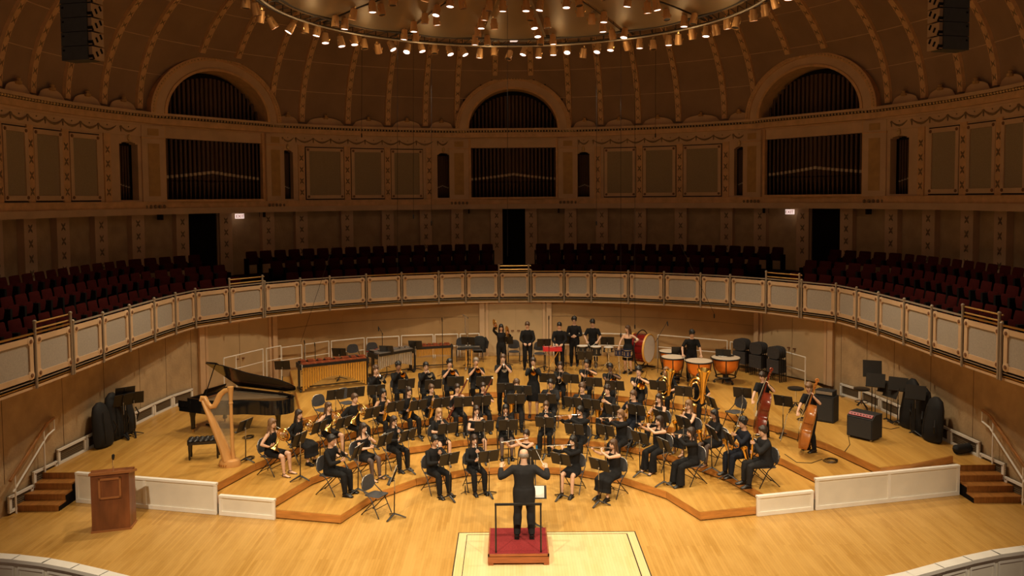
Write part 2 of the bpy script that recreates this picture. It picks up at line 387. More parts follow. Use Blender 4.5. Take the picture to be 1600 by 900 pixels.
# ================================================================== STAGE WALLS
half = [(0, 31.98), (1.42, 31.95), (2.8, 31.85), (4.2, 31.6), (5.5, 31.2), (6.5, 30.75), (7.5, 30.1), (8.55, 29.1), (9.3, 28.1), (9.95, 27.1), (10.45, 26.1), (10.8, 25.0), (10.98, 23.6), (11.12, 21.8), (11.25, 20.0), (11.5, 18.0), (11.6, 15.5), (11.6, 13.5)]
plan = [(-x, y) for x, y in half[::-1]] + half[1:]
def inward(i, pts):
    a = Vector(pts[max(0, i - 1)]); b = Vector(pts[min(len(pts) - 1, i + 1)]); d = (b - a).normalized(); return Vector((d.y, -d.x))
def ribbon(mb, pts, off0, off1, z0, z1, mi=0):
    """wall ribbon along a plan polyline between two offsets towards the stage"""
    vs = []; n = len(pts)
    for i, p in enumerate(pts):
        nn = inward(i, pts)
        for o, z in ((off0, z0), (off1, z0), (off1, z1), (off0, z1)): vs.append((p[0] + nn.x * o, p[1] + nn.y * o, z))
    fs = [(i * 4 + j, i * 4 + (j + 1) % 4, (i + 1) * 4 + (j + 1) % 4, (i + 1) * 4 + j) for i in range(n - 1) for j in range(4)]
    fs += [(3, 2, 1, 0), tuple((n - 1) * 4 + j for j in range(4))]
    return mb.add(vs, fs, mi)
ZW = 3.0
iL = 8; iR = len(plan) - 9   # plaster sides, smooth back
wl = struct(ribbon(MB(), plan[:iL + 1], -.3, 0, -.1, ZW).build('wall_left', 'plaster'), 'rough tan plaster side wall left of the stage')
wr = struct(ribbon(MB(), plan[iR:], -.3, 0, -.1, ZW).build('wall_right', 'plaster'), 'rough tan plaster side wall right of the stage')
wb = struct(ribbon(MB(), plan[iL:iR + 1], -.3, 0, -.1, ZW).build('wall_rear', 'back_wall'), 'brown panelled wall behind the percussion')
# panel joints of the rear wall
def seam(parent, p, q, w_=.007): MB().bar(p, q, w_, .012).build('panel_joint', 'joint', parent)
for i in range(iL, iR):
    a, b = plan[i], plan[i + 1]; na, nb = inward(i, plan), inward(i + 1, plan)
    if abs((a[0] + b[0]) / 2) > 1.5 and abs((a[0] + b[0]) / 2) < 8.6: seam(wb, (a[0] + na.x * .004, a[1] + na.y * .004, 2.35), (b[0] + nb.x * .004, b[1] + nb.y * .004, 2.35))
for i in list(range(2, iL)):
    for par, sgn in ((wl, 1), (wr, -1)):
        k = i if sgn > 0 else len(plan) - 1 - i
        a = plan[k]; n_ = inward(k, plan); seam(par, (a[0] + n_.x * .003, a[1] + n_.y * .003, .7), (a[0] + n_.x * .003, a[1] + n_.y * .003, ZW))
# double doors: centre, left and right
def double_door(idx, a, b, h0, h1, label):
    a = Vector((*a, 0)); b = Vector((*b, 0)); d = (b - a).normalized(); n = Vector((d.y, -d.x, 0)); L = (b - a).length; up = Vector((0, 0, 1))
    dr = struct(MB().bar(a + n * .02 + up * ((h0 + h1) / 2), b + n * .02 + up * ((h0 + h1) / 2), .03, h1 - h0).build('door_%d' % idx, 'door_paint'), label)
    for s, p in ((1, a), (-1, b)):
        for o, wd, th in ((.10, .20, .10), (.30, .10, .06)):
            c = p + d * s * o + n * (.02 + th / 2); MB().bar(c + up * h0, c + up * h1, wd, th, up=n).build('door_jamb', 'cream', dr)
    MB().bar(a + d * .4 + n * .05 + up * (h1 - .12), b - d * .4 + n * .05 + up * (h1 - .12), .05, .05).build('door_head', 'cream', dr)
    mid = (a + b) / 2
    for s in (-1, 1):
        lf = MB().bar(mid + d * s * .01 + n * .045 + up * ((h0 + h1 - .14) / 2), mid + d * s * (L / 2 - .36) + n * .045 + up * ((h0 + h1 - .14) / 2), .02, h1 - h0 - .16).build('door_leaf', 'door_paint', dr)
        MB().box(mid + d * s * .12 + n * .07 + up * (h0 + 1.0), (.12, .05, .04)).build('door_handle', 'rosette', lf)
double_door(1, (-1.40, 31.95), (1.42, 31.95), .8, 2.98, 'wide tan double door in the middle of the rear wall')
double_door(2, plan[6 + 0], plan[10], .6, 2.98, 'tan double door behind the grand piano') if 0 else None
double_door(2, (-10.33, 26.35), (-8.6, 29.1), .6, 2.98, 'tan double door behind the grand piano')
double_door(3, (8.6, 29.1), (10.33, 26.35), .8, 2.98, 'tan double door behind the stacked chairs')

# white tubular guard rails in front of the rear wall
def guard(p, q, z, label, h=.92, mids=(.46,), posts=(0, 1)):
    t = thing('guard_rail', label, 'railing', (0, 0, 0)); p = Vector((*p, z)); q = Vector((*q, z)); up = Vector((0, 0, 1))
    MB().tube([p + up * h, q + up * h], .022, 6).build('top_rail', 'white_paint', t)
    for m_ in mids: MB().tube([p + up * m_, q + up * m_], .018, 6).build('middle_rail', 'white_paint', t)
    for f in posts: MB().tube([p.lerp(q, f) , p.lerp(q, f) + up * h], .022, 6).build('post', 'white_paint', t)
def onback(px):
    """place on the rear wall line, a hand's breadth in front of it, for a measured x"""
    best = None
    for y_ in range(540, 640):
        g = G(px, y_, .8)
        for i in range(len(plan) - 1):
            pass
        d_ = min((Vector((g.x, g.y)) - (Vector(plan[i]).lerp(Vector(plan[i + 1]), f))).length for i in range(8, len(plan) - 9) for f in (0, .25, .5, .75))
        if best is None or d_ < best[0]: best = (d_, (g.x, g.y))
    x, y = best[1]; v = (Vector((0, 22)) - Vector((x, y))).normalized() * .22
    return (x + v.x, y + v.y)
GR = [(435, 467), (472, 510), (514, 566), (570, 621), (625, 675), (678, 714), (718, 748), (866, 930), (934, 1000), (1031, 1141), (1146, 1190)]
for i, (a, b) in enumerate(GR):
    guard(onback(a), onback(b), .8, 'white tubular guard rail along the rear wall, %s from the left' % ORD[i])
g0, g1, g2 = G(351, 621, .6), G(412, 603, .6), G(440, 597, .6)
guard((g0.x, g0.y), (g1.x, g1.y), .6, 'long white guard rail in front of the left double door', h=1.28, mids=(.84,), posts=(0, .3, 1))
guard((g1.x + .1, g1.y + .06), (g2.x, g2.y), .6, 'short white guard rail at the corner beside the marimba', h=1.28, mids=(.84,), posts=(0, 1))
g0, g1 = G(1206, 585, .8), G(1258, 602, .8)
guard((g0.x, g0.y), (g1.x, g1.y), .8, 'short white guard rail by the round black stool', h=.92, mids=(.45,), posts=(0, 1))

# low ventilation grilles in white frames along both side walls
def vent_units(side, ys, zf, nm):
    for i in range(len(ys) - 1):
        y0, y1 = ys[i] + .012, ys[i + 1] - .012
        def wx(y):
            for j in range(len(half) - 1):
                (xa, ya), (xb, yb) = half[j], half[j + 1]
                if yb <= y <= ya: return xa + (xb - xa) * (ya - y) / (ya - yb)
            return 11.5
        z = zf(i) if callable(zf) else zf
        p = Vector((side * (wx(y0) - .09), y0, z)); q = Vector((side * (wx(y1) - .09), y1, z)); d = (q - p).normalized(); up = Vector((0, 0, 1)); h = .38
        n = Vector((-side, 0, 0)); n = (n - d * n.dot(d)).normalized()
        t = thing('vent_grille', 'white framed floor vent on the %s stage wall, %s from the front' % (nm, ORD[i]), 'vent')
        MB().bar(p + up * h / 2 - n * .03, q + up * h / 2 - n * .03, .03, h).build('backing', 'vent_back', t)
        for zz in (.03, h - .03): MB().bar(p + up * zz, q + up * zz, .06, .06).build('frame_rail', 'white_paint', t)
        for e in (p + d * .04, q - d * .04): MB().bar(e + up * .03, e + up * (h - .03), .08, .06, up=n).build('frame_stile', 'white_paint', t)
        for k in range(7): MB().bar(p + up * (.08 + k * .045) - n * .005, q + up * (.08 + k * .045) - n * .005, .012, .014).build('slat', 'grille', t)
        for e in (p + d * .05, q - d * .05):
            MB().ball(e + up * (h - .06) + n * .035, .016, 6, 4).build('bolt', 'rosette', t)
vent_units(-1, [17.95, 18.75, 19.6, 20.75, 21.9, 23.05, 24.1, 25.1, 26.0], lambda i: (.05 if i == 0 else .34 if i == 1 else .6), 'left')
vent_units(1, [17.95, 18.75, 19.6, 20.75, 21.9, 23.05, 24.1, 25.1, 26.0], lambda i: (.05 if i == 0 else .34 if i == 1 else .6), 'right')
for s, lab in ((-1, 'stair handrail of wood and white tube on the left wall'), (1, 'stair handrail of wood and white tube on the right wall')):
    t = thing('stair_handrail', lab, 'handrail'); x = s * 11.22
    A, B, C_ = Vector((x, 17.75, .86)), Vector((x, 19.25, 1.72)), Vector((x, 19.55, 1.78))
    MB().tube([A, B, C_], .035, 8).build('wooden_grip', 'step_wood', t)
    dn = Vector((0, 0, -.28)); MB().tube([A + dn + Vector((0, .1, 0)), B + dn, C_ + dn], .022, 6).build('lower_rail', 'white_paint', t)
    for f in (.12, .9):
        q = A.lerp(B, f); MB().tube([Vector((x, q.y, .05 + (q.y - 17.9) * .38 if f < .5 else .6)), q], .022, 6).build('post', 'white_paint', t)
    MB().tube([C_, C_ + dn], .02, 6).build('end_bracket', 'white_paint', t)

# ================================================================== TERRACE (choir balcony round the stage)
tp = [(.62, 31.70), (1.91, 31.63), (2.94, 31.40), (4.31, 30.98), (5.56, 30.42), (6.78, 29.78), (7.68, 29.1), (8.66, 28.12), (9.49, 27.0), (10.2, 25.9), (10.37, 24.75), (10.45, 23.45), (10.47, 21.95), (10.47, 20.5), (10.5, 19.15), (10.55, 17.7), (10.65, 16.3), (10.75, 14.8)]
TALL = {0, 7, 14}            # sections that carry the second, higher hand rail (between the mirrored posts, etc.)
front = [(-x, y) for x, y in tp[::-1]] + tp
ter = thing('terrace', 'curved terrace with slotted underside above the stage wall', 'balcony')
ribbon(MB(), front, -4.6, -.06, 3.14, 3.30).build('terrace_floor', 'terrace_dark', ter)
ribbon(MB(), front, -1.2, -.02, 2.93, 2.99).build('soffit', 'cream', ter)
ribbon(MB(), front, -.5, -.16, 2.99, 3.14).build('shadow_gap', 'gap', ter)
for k, zz in enumerate((3.02, 3.085)):
    ribbon(MB(), front, -.06, .0, zz, zz + .022).build('edge_rail', 'brass' if k == 0 else 'grey_post', ter)
for k, zz in enumerate((3.87 - .35, 4.24 - .35)):
    ribbon(MB(), front, -4.6, -1.25 - .9 * k, 3.30 if k == 0 else 3.68, zz + .16 if k == 0 else 4.05).build('seating_step', 'terrace_dark', ter)
# balustrade: framed cloth panels between posts
nf = len(front); up = Vector((0, 0, 1))
postm = MB().tube([(0, 0, 2.93), (0, 0, 4.16)], .032, 8).lathe([(.034, 4.15), (.044, 4.17), (.044, 4.20), (.02, 4.225)], 8).mesh('post', 'grey_post', True)
tallm = MB().tube([(0, 0, 2.93), (0, 0, 4.38)], .032, 8).lathe([(.034, 4.36), (.044, 4.38), (.044, 4.41), (.02, 4.43)], 8).mesh('tall_post', 'grey_post', True)
ctr = nf // 2 - 1
tall_sec = {ctr, ctr - 8, ctr + 8, ctr - 15, ctr + 15}
rosm = MB().lathe([(.045, 0), (.045, .012), (.03, .02)], 10, axis=(0, -1, 0)).mesh('rosette', 'rosette', True)
for i in range(nf - 1):
    a = Vector((*front[i], 0)); b = Vector((*front[i + 1], 0)); d = (b - a).normalized(); n = Vector((d.y, -d.x, 0)); L = (b - a).length
    pos = 'in the centre' if i == ctr else ('%s left of the centre one' % ORD[ctr - i - 1] if i < ctr else '%s right of the centre one' % ORD[i - ctr - 1])
    t = thing('balustrade_panel', 'cream framed terrace balustrade panel, %s' % pos, 'railing')
    c = (a + b) / 2; rz = math.atan2(d.y, d.x); wd = L - .12; z0, z1 = 3.16, 4.07; bw = .12
    for zz in (z0 + bw / 2, z1 - bw / 2): MB().bar(c - d * wd / 2 + up * zz, c + d * wd / 2 + up * zz, .05, bw).build('frame_rail', 'cream', t)
    for s in (-1, 1): MB().bar(c + d * s * (wd / 2 - bw / 2) + up * (z0 + bw), c + d * s * (wd / 2 - bw / 2) + up * (z1 - bw), bw, .05, up=n).build('frame_stile', 'cream', t)
    MB().bar(c - d * (wd / 2 - bw) + up * (z0 + z1) / 2 - n * .012, c + d * (wd / 2 - bw) + up * (z0 + z1) / 2 - n * .012, .012, z1 - z0 - 2 * bw).build('cloth', 'rail_cloth', t)
    for s in (-1, 1):
        for zz in (z0 + .085, z1 - .085):
            e = c + d * s * (wd / 2 - .085) + up * zz
            pl = MB().lathe([(.10, 0), (.10, .030), (.085, .036)], 14, origin=e - n * .002 , axis=n).build('corner_boss', 'cream', t, True)
            r = obj('rosette', rosm, pl, e + n * .034, (0, 0, rz))
    MB().bar(a + up * 4.14 + n * .01, b + up * 4.14 + n * .01, .05, .035).build('hand_rail', 'brass' if abs(c.x) < 5 or abs(c.y) < 19 else 'grey_post', t)
    if i in tall_sec:
        for zz in (4.36, 4.22): MB().tube([a + up * zz, b + up * zz], .02, 6).build('upper_rail', 'brass', t)
    obj('post', tallm if i in tall_sec else postm, t, a + n * .03 if not (i - 1) in tall_sec else a + n * .03)
    if i in tall_sec: obj('tall_post', tallm, t, b + n * .03 - d * .09)
# terrace seats, three rows following the curve
def offset_line(off):
    return [(p[0] + inward(i, front).x * -off, p[1] + inward(i, front).y * -off) for i, p in enumerate(front)]
def seat_proto():
    t = thing('auditorium_chair', 'x', 'seat')
    bk = MB().tube([(0, .05, .36), (0, .075, .50), (0, .10, .70), (0, .125, .84), (0, .13, .86)], [(.22, .045), (.235, .05), (.235, .05), (.225, .045), (.2, .03)], 12, flat=(1, 0, 0)).build('backrest', 'seat_red', t, True)
    MB().tube([(0, -.02, .38), (0, -.05, .58), (0, -.04, .66)], [(.215, .045), (.215, .05), (.19, .03)], 10, flat=(1, 0, 0)).build('tip_up_seat', 'seat_red', t, True)
    for s in (-1, 1):
        MB().box((s * .26, 0, .30), (.04, .34, .60)).build('side_panel', 'dark', t)
    return t
proto = seat_proto(); first = True
DOORS_AZ = [(-58.5, -51.5), (-3.2, 3.2), (51.5, 58.5)]
for ri, (off, zf) in enumerate(((.80, 3.47), (1.72, 3.85), (2.62, 4.20))):
    ln = offset_line(off); tot = sum(math.dist(ln[i], ln[i + 1]) for i in range(len(ln) - 1)); cnt = int(tot / .56); counts = {}
    for k in range(cnt):
        p = lerp2(ln, (k + .5) / cnt); q = lerp2(ln, min(1, (k + .6) / cnt)); d = Vector((q[0] - p[0], q[1] - p[1])).normalized()
        if p[1] < 17.3: continue
        a = math.degrees(math.atan2(p[0], p[1] - HY))
        if any(l_ - .5 < a < h_ + .5 for l_, h_ in DOORS_AZ): continue
        blk = 'left block' if a < -55 else 'centre-left block' if a < 0 else 'centre-right block' if a < 55 else 'right block'
        counts[blk] = counts.get(blk, 0) + 1
        s = proto if first else copy_tree(proto); first = False
        s.location = (p[0], p[1], zf); s.rotation_euler = (0, 0, math.atan2(d.y, d.x))
        tag(s, 'dark red terrace seat, %s row of the %s, %s counting from the left' % (('front', 'middle', 'rear')[ri], blk, ORD[counts[blk] - 1] if counts[blk] <= 26 else str(counts[blk])), 'seat', 'dark red terrace seats')

# ================================================================== ROUND BACK WALL OF THE HALL
wall = struct(arcbox(MB(), -104, 104, HR + .35, HR + .6, 3.2, 6.75, 84).build('wall_back', 'plaster'), 'round plaster wall behind the terrace seats')
LOWP = [3.1, 10.2, 15.8, 22.6, 29.8, 37.8, 43.6, 50.9, 58.3, 65.8, 72.0, 78.4, 84.0, 89.8, 96.0]
def xorn(mb, a, r, z, s=.12):
    """small leaf-cross ornament lying on the round wall"""
    x, y = pol(a, r); tx = Vector((math.cos(R_(a)), -math.sin(R_(a)), 0)); zz = Vector((0, 0, 1)); c = Vector((x, y, z))
    for u, v in ((1, 1.15), (1, -1.15)):
        e = tx * u * s * .62 + zz * v * s * .8
        mb.tube([c - e, c - e * .45, c, c + e * .45, c + e], [.006, .03, .014, .03, .006], 5)
    return mb
for s in (-1, 1):
    for k, a in enumerate(LOWP):
        w_ = 1.05
        pl = arcbox(MB(), s * a - w_, s * a + w_, HR + .12, HR + .42, 3.3, 6.6, 2).build('pilaster', 'cream', wall)
        o = MB()
        for zz in (6.2, 5.75, 5.3, 4.85): xorn(o, s * a, HR + .11, zz, .13)
        stuff(o.build('leaf_ornaments', 'ornament', pl))
for i, (a0, a1) in enumerate(DOORS_AZ):
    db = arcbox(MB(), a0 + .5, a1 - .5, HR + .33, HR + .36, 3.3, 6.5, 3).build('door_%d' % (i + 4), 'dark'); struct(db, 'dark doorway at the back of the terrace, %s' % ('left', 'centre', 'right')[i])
    for a in (a0 + .35, a1 - .35): arcbox(MB(), a - .2, a + .2, HR + .25, HR + .4, 3.3, 6.55, 1).build('door_jamb', 'cream', db)
# exit signs
def text_mesh(cu, m):
    o = bpy.data.objects.new('text', cu); COL.objects.link(o); bpy.context.view_layer.update()
    me = bpy.data.meshes.new_from_object(o.evaluated_get(bpy.context.evaluated_depsgraph_get())); bpy.data.objects.remove(o)
    me.materials.clear(); me.materials.append(MATS[m]); return me
for px, py, lab in ((376, 336, 'lit exit sign above the left of the terrace'), (1234, 329, 'lit exit sign above the right of the terrace')):
    a = (-48.7, 48.9)[px > 800]; x, y = pol(a, HR + .05)
    t = thing('exit_sign', lab, 'sign', (x, y, 6.36), -R_(a))
    MB().box((0, 0, 0), (.36, .06, .19)).build('sign_box', 'exit_white', t)
    cu = bpy.data.curves.new('lettering', 'FONT'); cu.body = 'EXIT'; cu.size = .17; cu.align_x = 'CENTER'; cu.align_y = 'CENTER'; cu.extrude = .004
    tm = text_mesh(cu, 'exit_red'); tx = obj('lettering', tm, t, (0, -.036, -.01), (R_(90), 0, 0))
    MB().tube([(0, .0, .09), (0, 0, .25)], .012, 6).build('hanger', 'dark', t)

# ledge, main storey, frieze and cornice
up_ = struct(MB().build('wall_upper', 'cream')) if 0 else None
wu = MB(); gaps = []
ORG = [(-61.7, -44.6), (-7.9, 7.9), (44.6, 61.7)]
NICHE = [(-69.0, -65.9), (-41.2, -39.3), (-13.7, -11.5), (11.5, 13.7), (39.3, 41.2), (65.9, 69.0)]
op = sorted(ORG + NICHE); cur = -104
for a0, a1 in op + [(104, 104)]:
    if a0 > cur: arcbox(wu, cur, a0, HR, HR + .3, 6.95, 9.75)
    cur = a1
upper = struct(wu.build('wall_upper', 'cream'), 'dim cream upper wall with organ bays and framed panels')
for a0, a1 in NICHE:
    nm = MB(); arcbox(nm, a0, a1, HR, HR + .3, 6.95, 7.02, 1); 
    # arched head of the niche
    am = (a0 + a1) / 2; ha = (a1 - a0) / 2
    for k in range(8):
        u0, u1 = -1 + k / 4, -1 + (k + 1) / 4; zt = 8.86 + .16 * math.sqrt(max(0, 1 - ((u0 + u1) / 2) ** 2))
        arcbox(nm, am + u0 * ha, am + u1 * ha, HR, HR + .3, zt, 9.75, 1)
    nm.build('niche_surround', 'cream', upper)
    x, y = pol(am, HR - .05)
    MB().ball((x, y, 9.13), (.07, .07, .10), 8, 6).ball((x, y, 9.22), .05, 8, 6).build('cartouche', 'gilt', upper, True)
arcbox(MB(), -104, 104, HR + 1.0, HR + 1.1, 3.0, 14.5, 60).build('leak_backing', 'organ_dark', upper)  # added dark backing, unseen, blocks the bright world behind gaps in the wall
# mouldings
for nm, r0, z0, z1, m_ in (('ledge', .22, 6.50, 6.72, 'cream'), ('ledge', .12, 6.72, 6.96, 'cream_gold'), ('frieze', .03, 9.24, 9.62, 'cream'), ('architrave', .08, 9.62, 9.70, 'cream'), ('cornice', .20, 9.70, 9.90, 'cream_gold'), ('cornice', .30, 9.98, 10.08, 'cream')):
    arcbox(MB(), -104, 104, HR - r0, HR + .3, z0, z1, 90).build(nm, m_, upper)
arcbox(MB(), -104, 104, HR - .22, HR + .3, 9.90, 9.98, 90).build('cornice_bed', 'gap', upper)
cb = MB(); a = -92
while a < 92:
    x, y = pol(a, HR - .255); cb.ball((x, y, 9.94), (.045, .045, .04), 6, 4); a += .55
stuff(cb.build('bead_moulding', 'gilt', upper, True))
# garland frieze
gm = MB()
def garland(a0, a1):
    n = max(1, round((a1 - a0) / 3.0)); st = (a1 - a0) / n
    for k in range(n):
        c0 = a0 + k * st; pts = []
        for j in range(7):
            u = j / 6; pts.append((*pol(c0 + u * st, HR - .05), 9.52 - .16 * math.sin(math.pi * u)))
        gm.tube(pts, [.01, .025, .035, .04, .035, .025, .01], 5)
        x, y = pol(c0, HR - .05)
        for dz, ds in ((-.12, .02), (0, .05), (-.06, .03)): gm.ball((x, y, 9.50 + dz), (ds, ds, .05), 5, 4)
        x, y = pol(c0 + st / 2, HR - .05); gm.ball((x, y, 9.52), .022, 5, 4)
for s in (-1, 1):
    for a0, a1 in ((14.4, 38.8), (69.6, 93.6), (11.8, 13.6), (39.2, 41.2), (66.2, 68.8)):
        garland(min(s * a0, s * a1), max(s * a0, s * a1))
stuff(gm.build('garland_frieze', 'ornament', upper, True))
# framed cloth panels with ornamented strips
PAN = [(16.4, 22.0), (23.3, 29.1), (30.5, 37.1), (72.5, 77.6), (78.9, 83.8), (84.8, 89.2), (90.5, 95.5)]
STR = [15.2, 22.65, 29.8, 37.9, 71.2, 78.25, 84.3, 89.85]
for s in (-1, 1):
    for a0, a1 in PAN:
        b0, b1 = min(s * a0, s * a1), max(s * a0, s * a1); w_ = .55
        fr = MB(); arcbox(fr, b0, b1, HR - .07, HR, 7.02, 7.17); arcbox(fr, b0, b1, HR - .07, HR, 9.0, 9.14); arcbox(fr, b0, b0 + w_, HR - .07, HR, 7.17, 9.0, 1); arcbox(fr, b1 - w_, b1, HR - .07, HR, 7.17, 9.0, 1)
        p = fr.build('wall_panel', 'cream', upper)
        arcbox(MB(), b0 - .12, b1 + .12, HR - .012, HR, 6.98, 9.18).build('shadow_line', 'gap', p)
        arcbox(MB(), b0 + w_, b1 - w_, HR - .03, HR - .01, 7.17, 9.0).build('panel_cloth', 'fabric_panel', p)
        for aa in (b0 + .35, b1 - .35):
            for zz in (7.11, 9.05):
                x, y = pol(aa, HR - .07); MB().lathe([(.055, 0), (.05, .02)], 8, (x, y, zz), (-math.sin(R_(aa)), -math.cos(R_(aa)), 0)).build('rosette', 'rosette', p)
    for a in STR:
        pl = arcbox(MB(), s * a - .55, s * a + .55, HR - .05, HR, 6.96, 9.24, 1).build('ornamented_strip', 'cream_gold', upper)
        o = MB()
        for k in range(4): xorn(o, s * a, HR - .055, 8.70 - k * .47, .13)
        stuff(o.build('leaf_ornaments', 'ornament', pl))
# organ bays: pipes, pilasters, entablature, arch
def organ_bay(a0, a1, label):
    am = (a0 + a1) / 2; A = Vector((*pol(a0, HR), 0)); B = Vector((*pol(a1, HR), 0)); c = (A + B) / 2; d = (B - A).normalized(); n = Vector((d.y, -d.x, 0)); W = (B - A).length
    t = thing('organ_bay', label, 'organ')
    def P(u, v, z): return c + d * u + n * v + Vector((0, 0, z))
    for (u0, u1, z0, z1) in ((-W / 2 - .1, W / 2 + .1, 6.9, 13.2),):
        MB().bar(P(u0, -.75, (z0 + z1) / 2), P(u1, -.75, (z0 + z1) / 2), .05, z1 - z0).build('chamber_back', 'organ_dark', t)
    for s in (-1, 1): MB().bar(P(s * (W / 2 + .06), -.75, 9.4), P(s * (W / 2 + .06), .0, 9.4), .05, 6.2).build('chamber_side', 'organ_dark', t)
    # pipes: foot, mouth, body, highest in the middle
    N = 23; x = -W / 2 + .10
    for k in range(N):
        u = (k - (N - 1) / 2) / ((N - 1) / 2); rr = .048 + .038 * (1 - abs(u)); uu = u * (W / 2 - .10) * (1 - .06 * (1 - abs(u)) * 0)
        mz = 7.86 + .21 * (1 - abs(u)) ** 1.2; top = 10.15 + 1.55 * math.sqrt(max(0, 1 - (uu / (W / 2)) ** 2)) - .12
        pm = MB().lathe([(.018, 7.0), (rr * .9, 7.68), (rr * .6, 7.70), (rr * .6, 7.74), (rr, 7.75), (rr, mz), (rr * .96, top)], 10, P(uu, -.22, 0))
        pp = pm.build('organ_pipe', 'organ_pipe', t, True)
        MB().lathe([(rr + .004, mz - .07), (rr + .009, mz - .06), (rr + .009, mz + .03), (rr + .003, mz + .04)], 10, P(uu, -.22, 0)).build('pipe_mouth', 'organ_lip', pp, True)
    # pilasters
    for s in (-1, 1):
        u = s * (W / 2 + .46); 
        pl = MB().bar(P(u, .10, 6.95), P(u, .10, 9.62), .86, .24, up=n).build('pilaster', 'cream', t)
        MB().bar(P(u, .225, 7.15), P(u, .225, 9.0), .42, .02, up=n).build('pilaster_panel', 'ochre', pl)
        MB().bar(P(u, .225, 9.28), P(u, .225, 9.52), .40, .02, up=n).build('pilaster_panel', 'ochre', pl)
        MB().bar(P(u, .20, 9.17), P(u, .20, 9.21), .9, .10, up=n).build('pilaster_moulding', 'cream_gold', pl)
        b = MB()
        for k in range(5): b.ball(P(u + (k - 2) * .17, .24, 6.78), (.06, .06, .07), 6, 5)
        stuff(b.build('bracket_beads', 'ornament', pl, True))
        MB().bar(P(s * (W / 2 - .02), .02, 6.95), P(s * (W / 2 - .02), .02, 9.66), .10, .16, up=n).build('jamb', 'cream_gold', t)
    MB().bar(P(-W / 2 - .92, .02, 9.80), P(W / 2 + .92, .02, 9.80), .46, .22).build('entablature', 'cream_gold', t)
    MB().bar(P(-W / 2 - .98, .05, 10.035), P(W / 2 + .98, .05, 10.035), .60, .09).build('cornice', 'cream', t)
    MB().bar(P(-W / 2 - .94, .06, 9.95), P(W / 2 + .94, .06, 9.95), .50, .08).build('cornice_bed', 'gap', t)
    b = MB(); k = -W / 2 - .9
    while k < W / 2 + .9: b.ball(P(k, .33, 9.95), (.045, .045, .04), 6, 4); k += .13
    stuff(b.build('bead_moulding', 'gilt', t, True))
    MB().bar(P(-W / 2, .03, 6.99), P(W / 2, .03, 6.99), .20, .08).build('bay_sill', 'cream_gold', t)
    # arch in bands
    for r_in, r_out, v, dp, mt, nm in ((2.0, 2.10, .42, .42, 'cream_gold', 'arch_inner_moulding'), (2.10, 2.42, .38, .42, 'cream', 'archivolt'), (2.42, 2.60, .44, .42, 'cream_gold', 'arch_outer_moulding')):
        m_ = MB(); vs = []; K = 28
        for k in range(K + 1):
            th = math.pi * k / K
            for r, vv in ((r_in, v), (r_out, v), (r_out, v - dp - .5), (r_in, v - dp - .5)):
                vs.append(P(r * W / 4.0 * math.cos(th), vv, 10.06 + .87 * r * math.sin(th)))
        fs = [(i * 4 + j, i * 4 + (j + 1) % 4, (i + 1) * 4 + (j + 1) % 4, (i + 1) * 4 + j) for i in range(K) for j in range(4)] + [(3, 2, 1, 0), tuple(K * 4 + j for j in range(4))]
        m_.add(vs, fs).build(nm, mt, t, True)
    b = MB()
    for k in range(60):
        th = math.pi * (k + .5) / 60; b.ball(P(2.51 * W / 4 * math.cos(th), .46, 10.06 + .87 * 2.5 * math.sin(th)), .028, 5, 4)
    stuff(b.build('arch_beads', 'gilt', t))
organ_bay(-61.7, -44.6, 'left organ bay with dark pipes under a round arch')
organ_bay(-7.9, 7.9, 'central organ bay with dark pipes under a round arch')
organ_bay(44.6, 61.7, 'right organ bay with dark pipes under a round arch')
for i, (a0, a1) in enumerate(NICHE):
    am = (a0 + a1) / 2; t = thing('organ_niche', 'narrow arched niche of organ pipes, %s from the left' % ORD[i], 'organ')
    arcbox(MB(), a0 - 1.6, a1 + 1.6, HR + .50, HR + .6, 6.8, 9.4, 2).build('niche_back', 'organ_dark', t)
    for k in range(7):
        a = a0 + (a1 - a0) * (k + .5) / 7; x, y = pol(a, HR + .42); mz = 7.45 + .09 * (1 - abs(k - 3) / 3)
        pp = MB().lathe([(.012, 7.0), (.042, mz - .1), (.042, mz), (.042, 8.9)], 8, (x, y, 0)).build('organ_pipe', 'organ_pipe', t, True)
        MB().lathe([(.046, mz), (.046, mz + .04)], 8, (x, y, 0)).build('pipe_mouth', 'organ_lip', pp)

# ================================================================== DOME
def dome_rz(t): return (HR - 6.0 * (1 - math.cos(t)), 10.08 + 5.0 * math.sin(t))
K = 36; prof = [dome_rz(math.pi / 2 * k / K) for k in range(K + 1)] + [(4.0, 15.2), (0.05, 15.25)]
vs = []; S = 208
for i in range(S + 1):
    a = -104 + 208 * i / S
    for r, z in prof: vs.append((*pol(a, r), z))
n_ = len(prof)
def in_arch(i, j):
    a = -104 + 208 * (i + .5) / S; z = (prof[j][1] + prof[j + 1][1]) / 2
    for l_, h_ in ORG:
        u = 14.0 * math.sin(R_(a - (l_ + h_) / 2)) / 2.52; v = (z - 10.06) / 2.19
        if u * u + v * v < 1: return True
    return False
fs = [(i * n_ + j, (i + 1) * n_ + j, (i + 1) * n_ + j + 1, i * n_ + j + 1) for i in range(S) for j in range(n_ - 1) if not in_arch(i, j)]
dome = struct(MB().add(vs, fs).build('ceiling', 'dome', None, 'all'), 'dim brown half dome over the stage with cream ribs')
